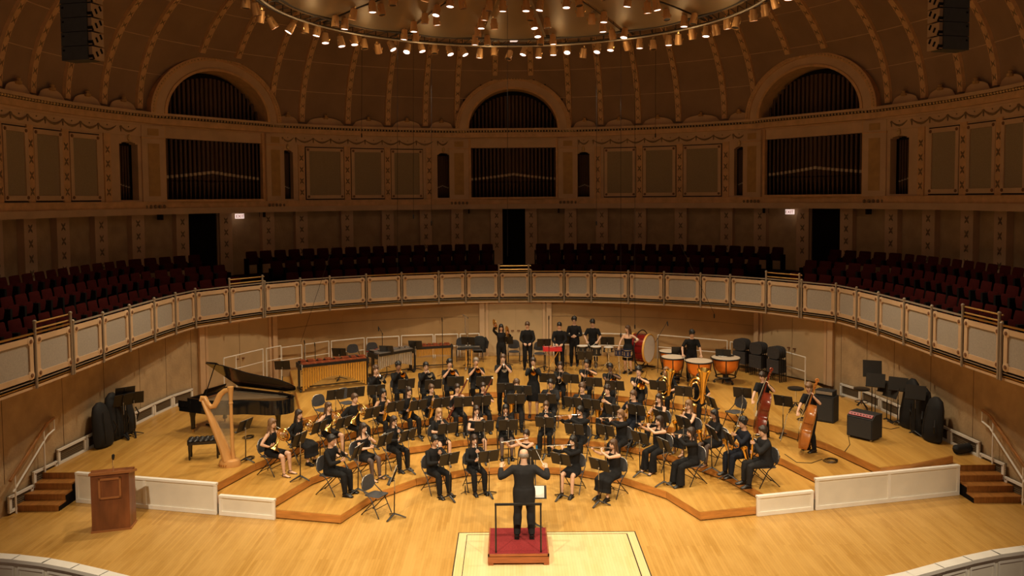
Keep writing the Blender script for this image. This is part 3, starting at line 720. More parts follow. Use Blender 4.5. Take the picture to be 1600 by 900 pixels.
for zz in (11.42, 12.55, 13.65):
    t_ = math.asin((zz - 10.08) / 5.0); r, z = dome_rz(t_)
    cuts = []
    for l_, h_ in ORG:
        v = (z - 10.06) / 2.0
        if v < 1: hw_ = math.degrees(math.asin(2.4 * math.sqrt(1 - v * v) / 14.0)); cuts.append(((l_ + h_) / 2 - hw_, (l_ + h_) / 2 + hw_))
    cur = -104
    for c0, c1 in cuts + [(104, 104)]:
        arcbox(MB(), cur, c0, r - .012, r + .02, z - .012, z + .012).build('panel_joint', 'cream', dome); cur = c1
RIB = [3.3, 10.1, 15.8, 22.5, 29.6, 37.7, 43.0, 50.2, 56.6, 65.6, 71.6, 77.8, 83.7, 89.6, 95.5]
def rib(a):
    hidden = {3.3: .46, 10.1: 0.0, 50.2: .46, 56.6: .46, 43.0: 0, 65.6: 0}.get(abs(a), 0.0)
    vs = []; kk = 18; hw = .13; x, y = math.cos(R_(a)), -math.sin(R_(a)); tx = Vector((x, y, 0)); orn = MB()
    t0 = .02 + hidden
    for k in range(kk + 1):
        t_ = t0 + (1.45 - t0) * k / kk; r, z = dome_rz(t_); p = Vector((*pol(a, r), z)); nr = Vector((-math.sin(R_(a)) * math.cos(t_), -math.cos(R_(a)) * math.cos(t_), -math.sin(t_) * 1.1)).normalized()
        for u, v in ((-hw, .0), (-hw * .8, .10), (hw * .8, .10), (hw, .0)): vs.append(p + tx * u + nr * v)
    fs = [(i * 4 + j, (i + 1) * 4 + j, (i + 1) * 4 + j + 1, i * 4 + j + 1) for i in range(kk) for j in range(3)]
    ro = MB().add(vs, fs).build('rib', 'cream_gold', dome)
    t_ = t0 + .05
    while t_ < 1.2:
        r, z = dome_rz(t_); nr = Vector((-math.sin(R_(a)) * math.cos(t_), -math.cos(R_(a)) * math.cos(t_), -math.sin(t_))); p = Vector((*pol(a, r), z)) + nr * .105
        tz = Vector((math.sin(R_(a)) * -math.sin(t_), math.cos(R_(a)) * -math.sin(t_), math.cos(t_)))
        for u in (-1, 1): orn.tube([p + tx * u * .075 + tz * .10, p + tx * u * .02, p + tx * u * .075 - tz * .10], [.008, .028, .008], 4)
        t_ += .082
    stuff(orn.build('leaf_ornaments', 'ornament', ro))
for s in (-1, 1):
    for a in RIB: rib(s * a)
allr = sorted([-a for a in RIB] + RIB)
for a0, a1 in zip(allr, allr[1:]):
    am = (a0 + a1) / 2
    if any(l_ - 2.5 < am < h_ + 2.5 for l_, h_ in ORG): continue
    hw = (a1 - a0) / 2 - .75; vs = []; K2 = 10
    fan = MB(); ring_o = []; 
    for k in range(K2 + 1):
        u = -1 + 2 * k / K2; h = .30 * math.sqrt(max(0, 1 - u * u)); aa = am + u * hw
        t_ = math.asin((h + .02) / 5.0); r, z = dome_rz(t_)
        vs += [(*pol(aa, HR - .02), 10.07), (*pol(aa, r - .10), z), (*pol(aa, HR - .16), 10.07)]
    fs = []
    for k in range(K2): fs += [(k * 3, (k + 1) * 3, (k + 1) * 3 + 1, k * 3 + 1), (k * 3 + 1, (k + 1) * 3 + 1, (k + 1) * 3 + 2, k * 3 + 2)]
    lu = MB().add(vs, fs).build('lunette', 'cream', dome, True)
    x, y = pol(am, HR - .16); MB().lathe([(.10, 10.34), (.10, 10.42), (.05, 10.43), (.07, 10.5), (.02, 10.53)], 8, (x, y, 0)).build('finial', 'ochre', lu, True)
# ================================================================== LIGHTING CANOPY
def mesh_mat(name, col, alpha, freq=90.0):
    m = bpy.data.materials.new(name); m.use_nodes = True; nt = m.node_tree; b = nt.nodes['Principled BSDF']; N = nt.nodes.new; L = nt.links.new
    b.inputs['Base Color'].default_value = (*col, 1); b.inputs['Roughness'].default_value = .45; b.inputs['Metallic'].default_value = .5
    tr = N('ShaderNodeBsdfTransparent'); mx = N('ShaderNodeMixShader'); mx.inputs[0].default_value = alpha
    L(tr.outputs[0], mx.inputs[1]); L(b.outputs[0], mx.inputs[2]); L(mx.outputs[0], nt.nodes['Material Output'].inputs['Surface'])
    MATS[name] = m
mesh_mat('wire_mesh', (.50, .36, .21), .55)
mat('lamp_body', (.72, .38, .14), .45, 0.3)
mat('lamp_dark', (.05, .035, .025), .6)
mat('lamp_glass', (.9, .9, .9), .2, emit=(1.0, .93, .85), estr=3.5)
mat('lamp_clip', (.9, .6, .25), .25, .9)
def cpol(a, r, z): return Vector((r * math.sin(R_(a)), CANOPY_Y + r * math.cos(R_(a)), z))
can = thing('lighting_canopy', 'round lighting canopy of wire mesh panels and dark trusses above the stage', 'canopy')
cz = CANOPY_Z + .35
SP = [10.5, 34, 60, 90, 122, 155]; spokes = sorted([-a for a in SP] + SP)
def canz(r): return cz + .75 * (1 - (r / CANOPY_R) ** 2)
for a0, a1 in zip(spokes, spokes[1:] + [spokes[0] + 360]):
    vs = []; nr_, na_ = 5, max(2, int((a1 - a0) / 6))
    for i in range(nr_ + 1):
        r = 1.2 + (CANOPY_R - .35 - 1.2) * i / nr_
        for j in range(na_ + 1):
            m_ = 3.4 / max(r, 2.0)
            vs.append(cpol(a0 + m_ + (a1 - a0 - 2 * m_) * j / na_, r, canz(r) - .06 * math.sin(math.pi * j / na_)))
    fs = [(i * (na_ + 1) + j, i * (na_ + 1) + j + 1, (i + 1) * (na_ + 1) + j + 1, (i + 1) * (na_ + 1) + j) for i in range(nr_) for j in range(na_)]
    MB().add(vs, fs).build('mesh_panel', 'wire_mesh', can, True)
for R0, z0, r0, mt in ((CANOPY_R, cz - .05, .04, 'lamp_dark'), (CANOPY_R, cz + .22, .035, 'lamp_dark'), (CANOPY_R - .45, cz + .06, .04, 'lamp_dark'), (CANOPY_R - .2, cz - .12, .03, 'grey_post'), (1.2, canz(1.2), .05, 'lamp_dark')):
    MB().ring((0, CANOPY_Y, z0), R0, r0, n=96, m=6).build('rim_tube', mt, can, True)
tr = MB()
for k in range(96):
    a = k * 3.75; tr.tube([cpol(a, CANOPY_R, cz - .05), cpol(a + 1.9, CANOPY_R - .45, cz + .06)], .014, 4); tr.tube([cpol(a, CANOPY_R, cz + .22), cpol(a, CANOPY_R, cz - .05)], .014, 4)
stuff(tr.build('rim_lacing', 'lamp_dark', can))
ctm = MB()
for a in spokes:
    for da in (-.14, .14):
        c = cpol(a, 1.2, canz(1.2)); e = cpol(a, CANOPY_R, cz + .1); sd = Vector((math.cos(R_(a)), -math.sin(R_(a)), 0)) * da
        pts = [cpol(a, r, canz(r) + .05) + sd for r in (1.2, 2.5, 4.0, 5.3, CANOPY_R)]
        MB().tube(pts, .035, 6).build('spoke_truss', 'lamp_dark', can)
# catwalk boxes and a pale strip at the back of the rim
for a in (-9, -6, -3, 0, 3, 6, 9): MB().box(cpol(a, CANOPY_R - .15, cz + .08), (.26, .05, .10), Matrix.Rotation(-R_(a), 3, 'Z')).build('work_light', 'exit_white' if abs(a) < 2 else 'grey_post', can)
for k, a in enumerate((-150, -90, -30, 30, 90, 150)):
    MB().tube([cpol(a, CANOPY_R - .2, cz + .1), cpol(a, CANOPY_R - .2, 15.3)], .012, 5).build('hanger', 'lamp_dark', can)
# flood lamps
def lamp_proto(lit):
    t = thing('flood_lamp', 'x', 'lamp')
    MB().lathe([(.05, .30), (.12, .27), (.135, .10), (.15, -.02), (.15, -.14), (.135, -.14)], 14, cap=False).build('lamp_housing', 'lamp_body', t, True)
    MB().lathe([(.0, -.125), (.136, -.125)], 14, cap=False).build('lens', 'lamp_glass' if lit else 'lamp_dark', t)
    y = MB(); y.ring((0, 0, .1), .19, .014, axis=(0, 1, 0), n=10, m=4, a0=0, a1=math.pi, x=(1, 0, 0)); y.build('yoke', 'lamp_clip', t, True)
    MB().box((0, 0, .33), (.07, .07, .10)).build('clamp', 'lamp_clip', t)
    return t
protos = {1: lamp_proto(1), 0: lamp_proto(0)}; usedp = set(); nl = [0]
rl = random.Random(5)
def lamp(p, tilt, az, lit, label):
    t = protos[lit] if lit not in usedp else copy_tree(protos[lit]); usedp.add(lit)
    t.scale = (.74, .74, .74); t.location = p; q = Quaternion((0, 0, 1), az) @ Quaternion((1, 0, 0), tilt); t.rotation_euler = q.to_euler()
    tag(t, label, 'lamp', 'flood lamps of the canopy')
rim = []
a = -118
while a <= 118:
    rim.append(a); a += 4.3 if abs(a) < 70 else 6.5
for k, a in enumerate(rim):
    lit = 0 if k % 5 == 3 or abs(k % 9 - 4) == 0 else 1
    p = cpol(a, CANOPY_R + rl.uniform(-.08, .12), cz - .36 + rl.uniform(-.09, .09))
    lamp(p, rl.uniform(-.55, .55), -R_(a) + rl.uniform(-.9, .9), lit, '%s flood lamp on the canopy rim, %s of %d from the left' % ('lit' if lit else 'unlit', ORD[k] if k < 26 else str(k + 1) + 'th', len(rim)))
for si, a in enumerate((-60, -34, -10.5, 10.5, 34, 60)):
    for k, r in enumerate((5.75, 5.1, 4.4, 3.7, 2.9)):
        for s in (-1, 1):
            if s > 0 and k % 2: continue
            lit = 1 if (k + si + (s > 0)) % 3 else 0
            p = cpol(a, r, canz(r) - .26) + Vector((math.cos(R_(a)), -math.sin(R_(a)), 0)) * s * .2
            lamp(p, rl.uniform(-.3, .3), rl.uniform(-3, 3), lit, '%s flood lamp on the %s canopy spoke from the left, %s inward, %s side' % ('lit' if lit else 'unlit', ORD[si], ORD[k], 'left' if s < 0 else 'right'))
# added point lights standing in for lamp spill on neighbouring lamps and mesh
for a in range(-110, 111, 20):
    pl = bpy.data.lights.new('added_spill_light', 'POINT'); pl.energy = 7; pl.color = (1.0, .72, .38); pl.shadow_soft_size = .1
    po = bpy.data.objects.new('added_spill_light', pl); COL.objects.link(po); po.location = cpol(a + 3, CANOPY_R - .55, cz - .55)
# ---------------------------------------------------------------- line arrays
mat('speaker_grey', (.07, .07, .06), .6, var=.1, scale=6)
mat('speaker_tan', (.42, .26, .13), .6)
def line_array(cx, cy, zb, s, label):
    t = thing('line_array_speaker', label, 'loudspeaker', (cx, cy, zb), s * R_(14))
    for k in range(7):
        z = .34 * k; tl = .02 * (6 - k)
        bx = MB().box((0, 0, z + .165), (.74, .42, .325)).build('cabinet', 'speaker_grey', t)
        MB().box((s * -.43, .02, z + .165), (.10, .40, .30)).build('side_flange', 'speaker_tan', bx)
        g = MB()
        for q in range(3): g.box((s * -.44, -.16 + q * .14, z + .06 + q * .09), (.11, .05, .12), Matrix.Rotation(.5, 3, 'X'))
        g.build('rigging_slots', 'dark', bx)
        MB().box((s * .30, -.215, z + .24), (.05, .01, .04)).build('badge', 'dark', bx)
    MB().tube([(0, 0, 2.35), (0, 0, 5.2)], .02, 6).build('hanger_cable', 'dark', t)
gl = G(127, 96, 10.4); gr = G(1484, 80, 10.55)
line_array(gl.x, gl.y, 10.4, -1, 'tall dark line array speaker hanging at the left')
line_array(gr.x, gr.y, 10.55, 1, 'tall dark line array speaker hanging at the right')
# ---------------------------------------------------------------- thin cables and hanging microphones
def cable(p, q, label, mic=True, r=.006):
    t = thing('hanging_cable', label, 'cable')
    MB().tube([p, q], r, 4).build('wire', 'black_metal', t)
    if mic: MB().lathe([(.012, 0), (.022, .03), (.022, .13), (.01, .16)], 8, Vector(q) - Vector((0, 0, .16))).build('microphone', 'black_metal', t, True)
def at(px, py, y):
    d = _fw + _r2 * ((px - 800) / FPX) - _u2 * ((py - 450 + SHIFT) / FPX); return CAMP + d * (y / d.y)
def vcable(px, y, ptop, pbot, label, mic=True, px2=None):
    a_ = at(px, ptop, y); b_ = at(px if px2 is None else px2, pbot, y); cable(a_, b_, label, mic)
vcable(621, 26.0, -70, 470, 'long vertical cable hanging over the left of the band', False)
vcable(793, 24.0, -70, 400, 'thin cable hanging left of the centre doorway', False)
vcable(970, 27.0, -70, 520, 'long vertical cable hanging over the bass drum')
vcable(566, 29.5, -70, 208, 'cable with a black microphone in front of the left panels', True, 565)
vcable(1025, 29.5, -70, 208, 'cable with a black microphone in front of the right panels', True, 1024)
vcable(646, 29.0, -70, 335, 'cable with a microphone left of the central organ')
vcable(674, 27.0, -70, 345, 'pale cable with a small microphone left of the centre doorway')
vcable(932, 27.0, -70, 345, 'pale cable with a small microphone right of the centre doorway')
vcable(992, 28.0, -70, 507, 'short cable with a microphone above the bass drum', True, 992)
vcable(520, 27.5, 385, 535, 'slanting cable above the marimba', False, 470)
vcable(1062, 27.5, 380, 490, 'slanting cable above the timpani', True, 1116)
# ================================================================== PEOPLE
for nm, c in (('skin_light', (.66, .40, .27)), ('skin_tan', (.52, .29, .175)), ('skin_brown', (.30, .15, .085)), ('skin_dark', (.12, .058, .034))): mat(nm, c, .55, var=.06, scale=20)
for nm, c in (('hair_black', (.012, .010, .010)), ('hair_dark', (.032, .018, .012)), ('hair_brown', (.085, .043, .022)), ('hair_light', (.20, .105, .05)), ('hair_blonde', (.36, .21, .10)), ('hair_grey', (.22, .18, .15))): mat(nm, c, .5, var=.3, scale=40, stretch=(4, 4, 1))
mat('black_cloth', (.0085, .0082, .009), .85, var=.25, scale=12, spec=.25, bump=.25, bscale=25); mat('black_suit', (.013, .0125, .014), .8, var=.15, scale=10, spec=.3, bump=.2, bscale=20); mat('navy_cloth', (.010, .012, .020), .85, spec=.25)
mat('tights', (.10, .065, .055), .6); mat('black_shoe', (.012, .011, .011), .35); mat('eye_dark', (.015, .01, .008), .3); mat('lip', (.42, .15, .12), .5)

WORK = bpy.data.scenes.new('work')   # small scratch scene, so that modifiers are evaluated without the whole hall
def remesh(mb, name, voxel, smooth_it=0):
    me = bpy.data.meshes.new(name); me.from_pydata(mb.v, [], mb.f)
    bm = bmesh.new(); bm.from_mesh(me); bmesh.ops.recalc_face_normals(bm, faces=bm.faces); bm.to_mesh(me); bm.free()
    o = bpy.data.objects.new('tmp', me); WORK.collection.objects.link(o)
    m = o.modifiers.new('r', 'REMESH'); m.mode = 'VOXEL'; m.voxel_size = voxel
    if smooth_it:
        sm = o.modifiers.new('s', 'SMOOTH'); sm.iterations = smooth_it; sm.factor = .5
    vl = WORK.view_layers[0]; vl.update()
    out = bpy.data.meshes.new_from_object(o.evaluated_get(vl.depsgraph))
    bpy.data.objects.remove(o); bpy.data.meshes.remove(me); out.name = name
    out.materials.clear()
    return out
def join_mesh(me, mb, mats):
    """append plain geometry to a remeshed body, then set materials and smooth shading"""
    n0 = len(me.vertices)
    bm = bmesh.new(); bm.from_mesh(me)
    vs = [bm.verts.new(v) for v in mb.v]
    for f, mi in zip(mb.f, mb.m):
        try:
            fc = bm.faces.new([vs[i] for i in f]); fc.material_index = mi
        except ValueError: pass
    bm.to_mesh(me); bm.free()
    for m in mats: me.materials.append(MATS[m])
    me.polygons.foreach_set('use_smooth', [True] * len(me.polygons)); me.update(); return me
def ik(S, T, l1, l2, pole):
    S = Vector(S); T = Vector(T); d = T - S; L = d.length
    if L > (l1 + l2) * .995: d = d * ((l1 + l2) * .995 / L); T = S + d; L = d.length
    a = (l1 * l1 - l2 * l2 + L * L) / (2 * L); h = math.sqrt(max(0, l1 * l1 - a * a)); u = d / L
    p = Vector(pole); p = (p - u * p.dot(u)); p = p.normalized() if p.length > 1e-6 else u.orthogonal().normalized()
    return S + u * a + p * h, T
def frame(fwd, nrm):
    f = Vector(fwd).normalized(); n = Vector(nrm); n = (n - f * n.dot(f)).normalized(); s = f.cross(n); return f, n, s

class Pose: pass
def make_pose(sit=True, fem=False, lean=6, hyaw=0, hpitch=8, hroll=0, handR=None, handL=None, feet=None, stance=.11, bend=0):
    """handX: (wrist, direction, palm normal, curl, elbow pole); person faces -Y, right hand at -X"""
    p = Pose(); p.sit = sit; p.fem = fem
    zp = .545 if sit else .96
    p.pel = Vector((0, .02, zp)); la = R_(lean); p.sp = Vector((0, -math.sin(la), math.cos(la)))
    k = 1.0
    p.sc = [(-.10, .13, .10), (-.03, .172, .122), (.05, .168, .118), (.15, .150, .105), (.27, .158, .112), (.38, .176, .118), (.455, .172, .100), (.50, .115, .080), (.53, .064, .062), (.60, .056, .058), (.65, .055, .058)]
    if fem: p.sc = [(-.10, .14, .11), (-.03, .176, .125), (.05, .165, .115), (.16, .125, .092), (.27, .138, .105), (.36, .150, .122), (.44, .150, .092), (.49, .098, .070), (.52, .053, .052), (.60, .047, .049), (.65, .047, .05)]
    p.spine = [p.pel + p.sp * d for d, _, _ in p.sc]
    sw = .158 if fem else .183
    p.sho = {s: p.pel + p.sp * .452 + Vector((s * sw, 0, 0)) for s in (-1, 1)}
    hc = p.pel + p.sp * .708 + Vector((0, -.022, 0))
    p.H = Matrix.Translation(hc) @ Matrix.Rotation(R_(hyaw), 4, 'Z') @ Matrix.Rotation(R_(hpitch), 4, 'X') @ Matrix.Rotation(R_(hroll), 4, 'Y')
    p.mouth = p.H @ Vector((0, -.095, -.06))
    p.arm = {}; p.hand = {}
    for s, h in ((-1, handR), (1, handL)):
        if h is None: h = ((s * .17, -.30, .58) if sit else (s * .24, -.05, .80), (0, -.8, -.4) if sit else (0, -.1, -1), (0, 0, -1) if sit else (-s, 0, 0), .3, (s, .6, -.4))
        w_, hd, hn, cu, po = h
        e, w_ = ik(p.sho[s], w_, .285 if not fem else .27, .25 if not fem else .235, po)
        p.arm[s] = (p.sho[s], e, w_); p.hand[s] = (w_, hd, hn, cu)
    p.leg = {}
    for s in (-1, 1):
        hip = p.pel + Vector((s * .09, -.01, -.02))
        if sit:
            f = (feet or {}).get(s, (s * .13, -.47, 0)); ank = Vector((f[0], f[1] + .02, .085)); kn, ank = ik(hip, ank, .43, .42, (s * .12, -1, .9))
        else:
            f = (feet or {}).get(s, (s * stance, .01, 0)); ank = Vector((f[0], f[1] + .02, .085)); kn, ank = ik(hip, ank, .435, .43, (s * .1, -1, 0))
        p.leg[s] = (hip, kn, ank)
    return p
HEAD = [(-.112, .026, .030, -.048), (-.098, .048, .050, -.034), (-.070, .065, .070, -.016), (-.035, .074, .086, -.006), (.01, .078, .094, 0), (.05, .078, .096, .004), (.085, .068, .082, .008), (.108, .044, .054, .010), (.119, .012, .014, .012)]
def torso(mb, p, grow=0.0, lo=0, hi=99, dz=0.0):
    sc = p.sc[lo:hi]; mb.tube([p.spine[lo:hi][i] for i in range(len(sc))], [(a + grow, b + grow) for _, a, b in sc], 16, flat=(1, 0, 0))
def arm(mb, p, s, grow=0.0, upto=1.0, start=0.0):
    S, E, W = p.arm[s]; inn = S + Vector((-s * .06, 0, -.01)); f = .92 if p.fem else 1.0
    pts = [inn, S, S.lerp(E, .4), S.lerp(E, .85), E, E.lerp(W, .25), E.lerp(W, .7), W]; rr = [.052, .056, .048, .040, .038, .041, .031, .026]
    n = 8 if upto >= 1 else 3 if upto < .5 else 4
    mb.tube(pts[:n], [r * f + grow for r in rr[:n]], 10)
def leg(mb, p, s, grow=0.0, to=1.0):
    H, K, A = p.leg[s]; f = .95 if p.fem else 1.0
    pts = [H + Vector((0, .02, 0)), H.lerp(K, .15), H.lerp(K, .5), H.lerp(K, .9), K, K.lerp(A, .25), K.lerp(A, .6), K.lerp(A, .92), A]; rr = [.088, .088, .077, .060, .058, .057, .046, .036, .036]
    n = 9 if to >= 1 else 5
    mb.tube(pts[:n], [r * f + g for r, g in zip(rr[:n], [grow] * 5 + [grow * 1.6] * 4)], 10)
def hand_geo(mb, p, s):
    W, hd, hn, cu = p.hand[s]; f, n, sd = frame(hd, hn); k = .9 if p.fem else 1.0
    thumb = sd * (1 if sd.dot(Vector((0, 0, 1)) - Vector((s, 0, 0)) * .3) > 0 else -1)
    for i in range(4):
        off = (i - 1.5) * .0205 * k; L = (.068, .078, .073, .058)[i] * k
        b = W + f * .085 * k - thumb * off
        q = b - f * .02; pts = [q, b]; d = f.copy(); ax = f.cross(n)
        for j, fr in enumerate((.45, .32, .26)):
            d = (Quaternion(ax, cu * (.55, .8, .6)[j]) @ d); pts.append(pts[-1] + d * L * fr)
        mb.tube(pts, [.0085 * k, .0088 * k, .0082 * k, .0075 * k, .005 * k], 6)
    t0 = W + f * .028 * k + thumb * .022 * k
    t1 = t0 + (f * .6 + thumb * .75 + n * .25).normalized() * .038 * k; t2 = t1 + (f * .95 + thumb * .15 + n * .45).normalized() * .03 * k; t3 = t2 + (f + n * .6 * cu).normalized() * .022 * k
    mb.tube([t0, t1, t2, t3], [.013 * k, .0105 * k, .0095 * k, .006 * k], 6)
def body_mesh(p, legskin='skin'):
    mb = MB(); torso(mb, p)
    hp = [p.H @ Vector((0, y, h)) for h, _, _, y in HEAD]
    sx = (p.H.to_3x3() @ Vector((1, 0, 0)))
    # head rings lie in the head's own frame
    vs = []; n = 16; k = .95 if p.fem else 1.0
    for h, rx, ry, y in HEAD:
        for j in range(n):
            a = 2 * math.pi * j / n; vs.append(p.H @ Vector((rx * k * math.cos(a), y + ry * k * math.sin(a), h * k)))
    m = len(HEAD); mb.add(vs, [(i * n + j, i * n + (j + 1) % n, (i + 1) * n + (j + 1) % n, (i + 1) * n + j) for i in range(m - 1) for j in range(n)] + [tuple(range(n - 1, -1, -1)), tuple((m - 1) * n + j for j in range(n))])
    mb.tube([p.H @ Vector((0, -.088, .022)), p.H @ Vector((0, -.103, -.008)), p.H @ Vector((0, -.105, -.022)), p.H @ Vector((0, -.085, -.028))], [.009, .013, .016, .012], 7)
    for s in (-1, 1):
        mb.ball(p.H @ Vector((s * .074 * k, .012, -.005)), (.013, .022, .032), 8, 6, rot=p.H.to_3x3())
        arm(mb, p, s); leg(mb, p, s)
        W, hd, hn, cu = p.hand[s]; f, nn, sd = frame(hd, hn); kk = .9 if p.fem else 1
        mb.tube([W - f * .02, W + f * .02 * kk, W + f * .06 * kk, W + f * .092 * kk], [(.024 * kk, .018 * kk), (.034 * kk, .017 * kk), (.041 * kk, .015 * kk), (.036 * kk, .011 * kk)], 10, flat=sd)
        H, K, A = p.leg[s]; mb.tube([A + Vector((0, .035, -.045)), A + Vector((0, -.03, -.045)), A + Vector((s * .008, -.11, -.06)), A + Vector((s * .01, -.17, -.068))], [(.03, .035), (.034, .036), (.042, .022), (.03, .014)], 9, flat=(1, 0, 0))
    me = remesh(mb, 'person', .0135, 2)
    ex = MB()
    for s in (-1, 1):
        hand_geo(ex, p, s)
        ex.ball(p.H @ Vector((s * .031, -.080, .014)), (.013, .008, .008), 8, 5, 1, p.H.to_3x3())
        ex.tube([p.H @ Vector((s * .018, -.090, .032)), p.H @ Vector((s * .034, -.087, .036)), p.H @ Vector((s * .048, -.074, .031))], .0045, 5, 1)
    ex.tube([p.H @ Vector((-.024, -.079, -.062)), p.H @ Vector((0, -.090, -.060)), p.H @ Vector((.024, -.079, -.062))], [(.003, .004), (.007, .009), (.003, .004)], 6, 2)
    return join_mesh(me, ex, [MATS_DEF['skin'], 'eye_dark', 'lip'])
MATS_DEF = {'skin': 'skin_light'}
def skirt(mb, p, long_):
    pel, sp = p.pel, p.sp
    if p.sit:
        kz = (p.leg[-1][1] + p.leg[1][1]) / 2; az = (p.leg[-1][2] + p.leg[1][2]) / 2
        pts = [pel + sp * .12, pel + sp * .02, Vector((0, -.06, pel.z - .03)), Vector((0, kz.y * .55, kz.z * .5 + pel.z * .5 - .01)), Vector((0, kz.y + .08, kz.z + .0))]
        rr = [(.15, .11), (.19, .14), (.205, .135), (.225, .105), (.235, .095)]
        if long_:
            pts += [Vector((0, kz.y - .045, kz.z - .05)), Vector((0, kz.y - .03, kz.z - .2)), Vector((0, az.y - .02, .20))]; rr[-1] = (.24, .115); rr += [(.24, .13), (.225, .14), (.24, .15)]
        mb.tube(pts, rr, 16, flat=(1, 0, 0))
    else:
        zb = .16 if long_ else .50
        mb.tube([pel + sp * .14, pel + sp * .04, Vector((0, 0, pel.z - .12)), Vector((0, -.01, (pel.z + zb) / 2)), Vector((0, -.01, zb))], [(.14, .105), (.19, .14), (.205, .15), (.205, .15), (.215, .155)], 16, flat=(1, 0, 0))
def top_mesh(p, style, skirt_=None):
    mb = MB(); g = .014 if style != 'jacket' else .026
    base = style
    hi = {'long': 9, 'short': 9, 'tank': 8, 'off': 7, 'strapless': 6, 'jacket': 9}[style]
    torso(mb, p, g, 1 if p.sit else 1, hi)
    if style == 'jacket' and not p.sit:
        mb.tube([p.pel + p.sp * .06, p.pel + Vector((0, 0, -.04)), p.pel + Vector((0, .005, -.16)), p.pel + Vector((0, .005, -.22))], [(.20, .15), (.205, .155), (.20, .15), (.198, .148)], 16, flat=(1, 0, 0))
    if style == 'jacket' and p.sit: mb.tube([p.pel + p.sp * .08, p.pel + Vector((0, .03, -.03)), p.pel + Vector((0, .05, -.09))], [(.19, .14), (.205, .15), (.20, .13)], 14, flat=(1, 0, 0))
    if style in ('long', 'jacket'):
        for s in (-1, 1): arm(mb, p, s, g * .9)
    elif style == 'short':
        for s in (-1, 1): arm(mb, p, s, .018, .6)
    elif style == 'off':
        for s in (-1, 1):
            S, E, W = p.arm[s]; mb.tube([S.lerp(E, .12), S.lerp(E, .25), S.lerp(E, .38)], [.058, .064, .058], 10)
        mb.tube([p.pel + p.sp * .36, p.pel + p.sp * .40], [(.20, .12), (.19, .115)], 14, flat=(1, 0, 0))
    if skirt_: skirt(mb, p, skirt_ == 'long')
    me = remesh(mb, 'clothing', .0155, 2); return join_mesh(me, MB(), ['black_cloth'])
def trousers_mesh(p, wide=False):
    mb = MB(); torso(mb, p, .010, 0, 4)
    for s in (-1, 1):
        leg(mb, p, s, .016)
        if wide:
            H, K, A = p.leg[s]; mb.tube([K, K.lerp(A, .5), A + Vector((0, 0, -.03))], [.085, .095, .115], 10)
    me = remesh(mb, 'trousers', .0165, 2); return join_mesh(me, MB(), ['black_cloth'])
def shoe_mesh(p, s, heel=False):
    A = p.leg[s][2]; mb = MB()
    if heel:
        mb.tube([A + Vector((0, .045, -.045)), A + Vector((0, -.03, -.055)), A + Vector((s * .008, -.11, -.068)), A + Vector((s * .01, -.185, -.074))], [(.028, .024), (.034, .018), (.044, .018), (.02, .01)], 8, flat=(1, 0, 0)); mb.tube([A + Vector((0, .04, -.05)), A + Vector((0, .045, -.085))], [.016, .009], 6)
        mb.ring(A + Vector((0, 0, -.005)), .039, .006, n=12, m=4)
    else:
        mb.tube([A + Vector((0, .055, -.04)), A + Vector((0, .02, -.03)), A + Vector((0, -.05, -.035)), A + Vector((s * .008, -.12, -.052)), A + Vector((s * .012, -.19, -.062)), A + Vector((s * .012, -.205, -.066))], [(.034, .034), (.042, .044), (.044, .045), (.05, .032), (.038, .02), (.02, .01)], 10, flat=(1, 0, 0))
        mb.box(A + Vector((s * .005, -.07, -.079)), (.085, .26, .012))
    return mb.mesh('shoe', 'black_shoe', True)
